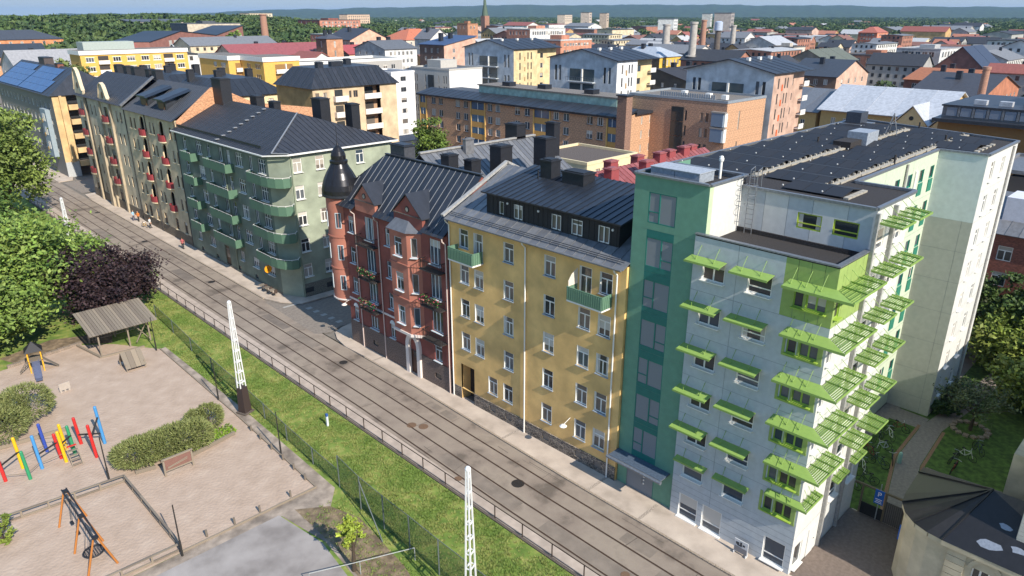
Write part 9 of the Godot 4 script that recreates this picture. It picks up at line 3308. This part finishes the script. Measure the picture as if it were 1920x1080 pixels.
	wall(b, "wall", Vector3(46.9, 0, -9.4), Vector3(-1, 0, 0), 0.5, 5.3, [], cr)
	wall(b, "wall", Vector3(47.2, 0, 2.6), Vector3(0, 0, -1), 12.0, 5.3, [], cr)
	# taller main house beyond the right edge, whose shade lies on the garden
	var m := thing("assembly_hall", "cream house with pale boarding at the lower right edge", "building")
	var pb := paint("pale_boards", rgb(206, 202, 192), 0.8, "plaster", 0.3)
	for k in 26:
		cube(m, "board", Vector3(41.88, 4.6 + k * 0.26, 0.4), Vector3(0.06, 0.24, 7.6), pb)
		cube(m, "board", Vector3(43.5, 4.6 + k * 0.26, -3.4), Vector3(3.2, 0.24, 0.06), pb)
	boxes(m, "wall", Vector3(41.92, 0, -3.36), Vector3(72.0, 11.3, 14.0), cr)
	boxes(m, "cornice", Vector3(41.5, 11.3, -3.8), Vector3(72.4, 11.7, 14.4), cr)
	hip_roof(m, 41.9, 72.0, -3.4, 14.0, 11.75, 2.4, 5.0, [blk, dark_roof(0)], 2.0)
	boxes(m, "side_wing", Vector3(46.0, 0, -5.0), Vector3(66.0, 9.0, -3.3), cr)
	# garden gate
	var g := thing("garden_gate", "timber framed gate with a slatted leaf between the white block and the pavilion", "gate", Vector3(46.85, 0.0, 0))
	var tw := paint("gate_wood", rgb(132, 116, 90), 0.85, "fine", 0.8)
	for z in [-12.75, -11.2, -9.95]:
		cube(g, "post", Vector3(0, 1.2, z), Vector3(0.12, 2.4, 0.12), tw)
	cube(g, "top_beam", Vector3(0, 2.42, -11.3), Vector3(0.14, 0.12, 4.0), tw)
	for k in 9:
		cube(g, "slat", Vector3(0, 0.95, -11.08 + k * 0.125), Vector3(0.04, 1.7, 0.105), paint("gate_grey", rgb(96, 90, 86), 0.85, "fine", 0.8))
	cube(g, "lower_panel", Vector3(0, 0.55, -11.98), Vector3(0.05, 1.0, 1.45), flat("gate_dark", rgb(34, 34, 34), 0.8))
	var dn := Shape.new()
	dn.span(Vector3(44.6, 0.125, -8.75), Vector3(45.3, 0.14, -8.05))
	tag(make(self, "drain_grate", dn, paint("rust_cover", rgb(142, 112, 88), 0.85, "rough", 1.0)), "square drain grate in the dark driveway", "drain")
	# bicycles on the lawn
	var r2 := RandomNumberGenerator.new()
	r2.seed = 14
	var spots := [[49.4, -14.4], [50.6, -13.6], [52.2, -14.6], [53.6, -13.9], [54.6, -15.0], [56.0, -14.4], [57.2, -15.2], [58.4, -14.8], [55.0, -13.3], [60.2, -14.6], [51.0, -15.3], [58.4, -10.0], [59.6, -9.4], [61.2, -9.0], [57.0, -9.6]]
	var where := ["nearest the garden gate", "second from the garden gate", "third from the gate", "beside the path before the lawn edge", "in the middle of the lawn by the wall", "in the middle of the lawn", "behind the middle of the lawn", "near the far end of the lawn", "close to the path edging", "nearest the white wing", "against the white block", "on the far lawn nearest the path", "second on the far lawn", "last on the far lawn", "on the far lawn by the pavilion roof"]
	for k in spots.size():
		var cc: Color = [rgb(190, 192, 196), rgb(60, 62, 66), rgb(206, 206, 202), rgb(40, 60, 70), rgb(120, 40, 40)][k % 5]
		bicycle(Vector3(spots[k][0], 0.02, spots[k][1]), r2.randf() * TAU, "%s bicycle on the shaded lawn %s" % [["silver", "black", "white", "dark blue", "dark red"][k % 5], where[k]], cc, "bicycles parked on the garden lawn")
	var st := thing("stone_post", "pale green stone post on the lawn beside the path", "post", Vector3(55.3, 0, -12.9))
	var s := Shape.new()
	s.lathe(Vector3.ZERO, [[0.16, 0.0], [0.15, 0.8], [0.1, 0.95], [0.0, 0.98]], 10)
	make(st, "shaft", s, flat("post_mint", rgb(150, 186, 176), 0.7))
	# stone ring round the garden tree
	var tr := thing("stone_ring", "ring of stones round the garden tree", "stones", Vector3(64.6, 0, -10.4))
	for k in 14:
		var g2 := TAU * k / 14
		cube(tr, "stone", Vector3(cos(g2) * 1.3, 0.08, sin(g2) * 1.3), Vector3(0.4, 0.22, 0.4), paint("slab_stone0", rgb(176, 158, 142), 0.95, "rough", 0.5)).rotation.y = g2
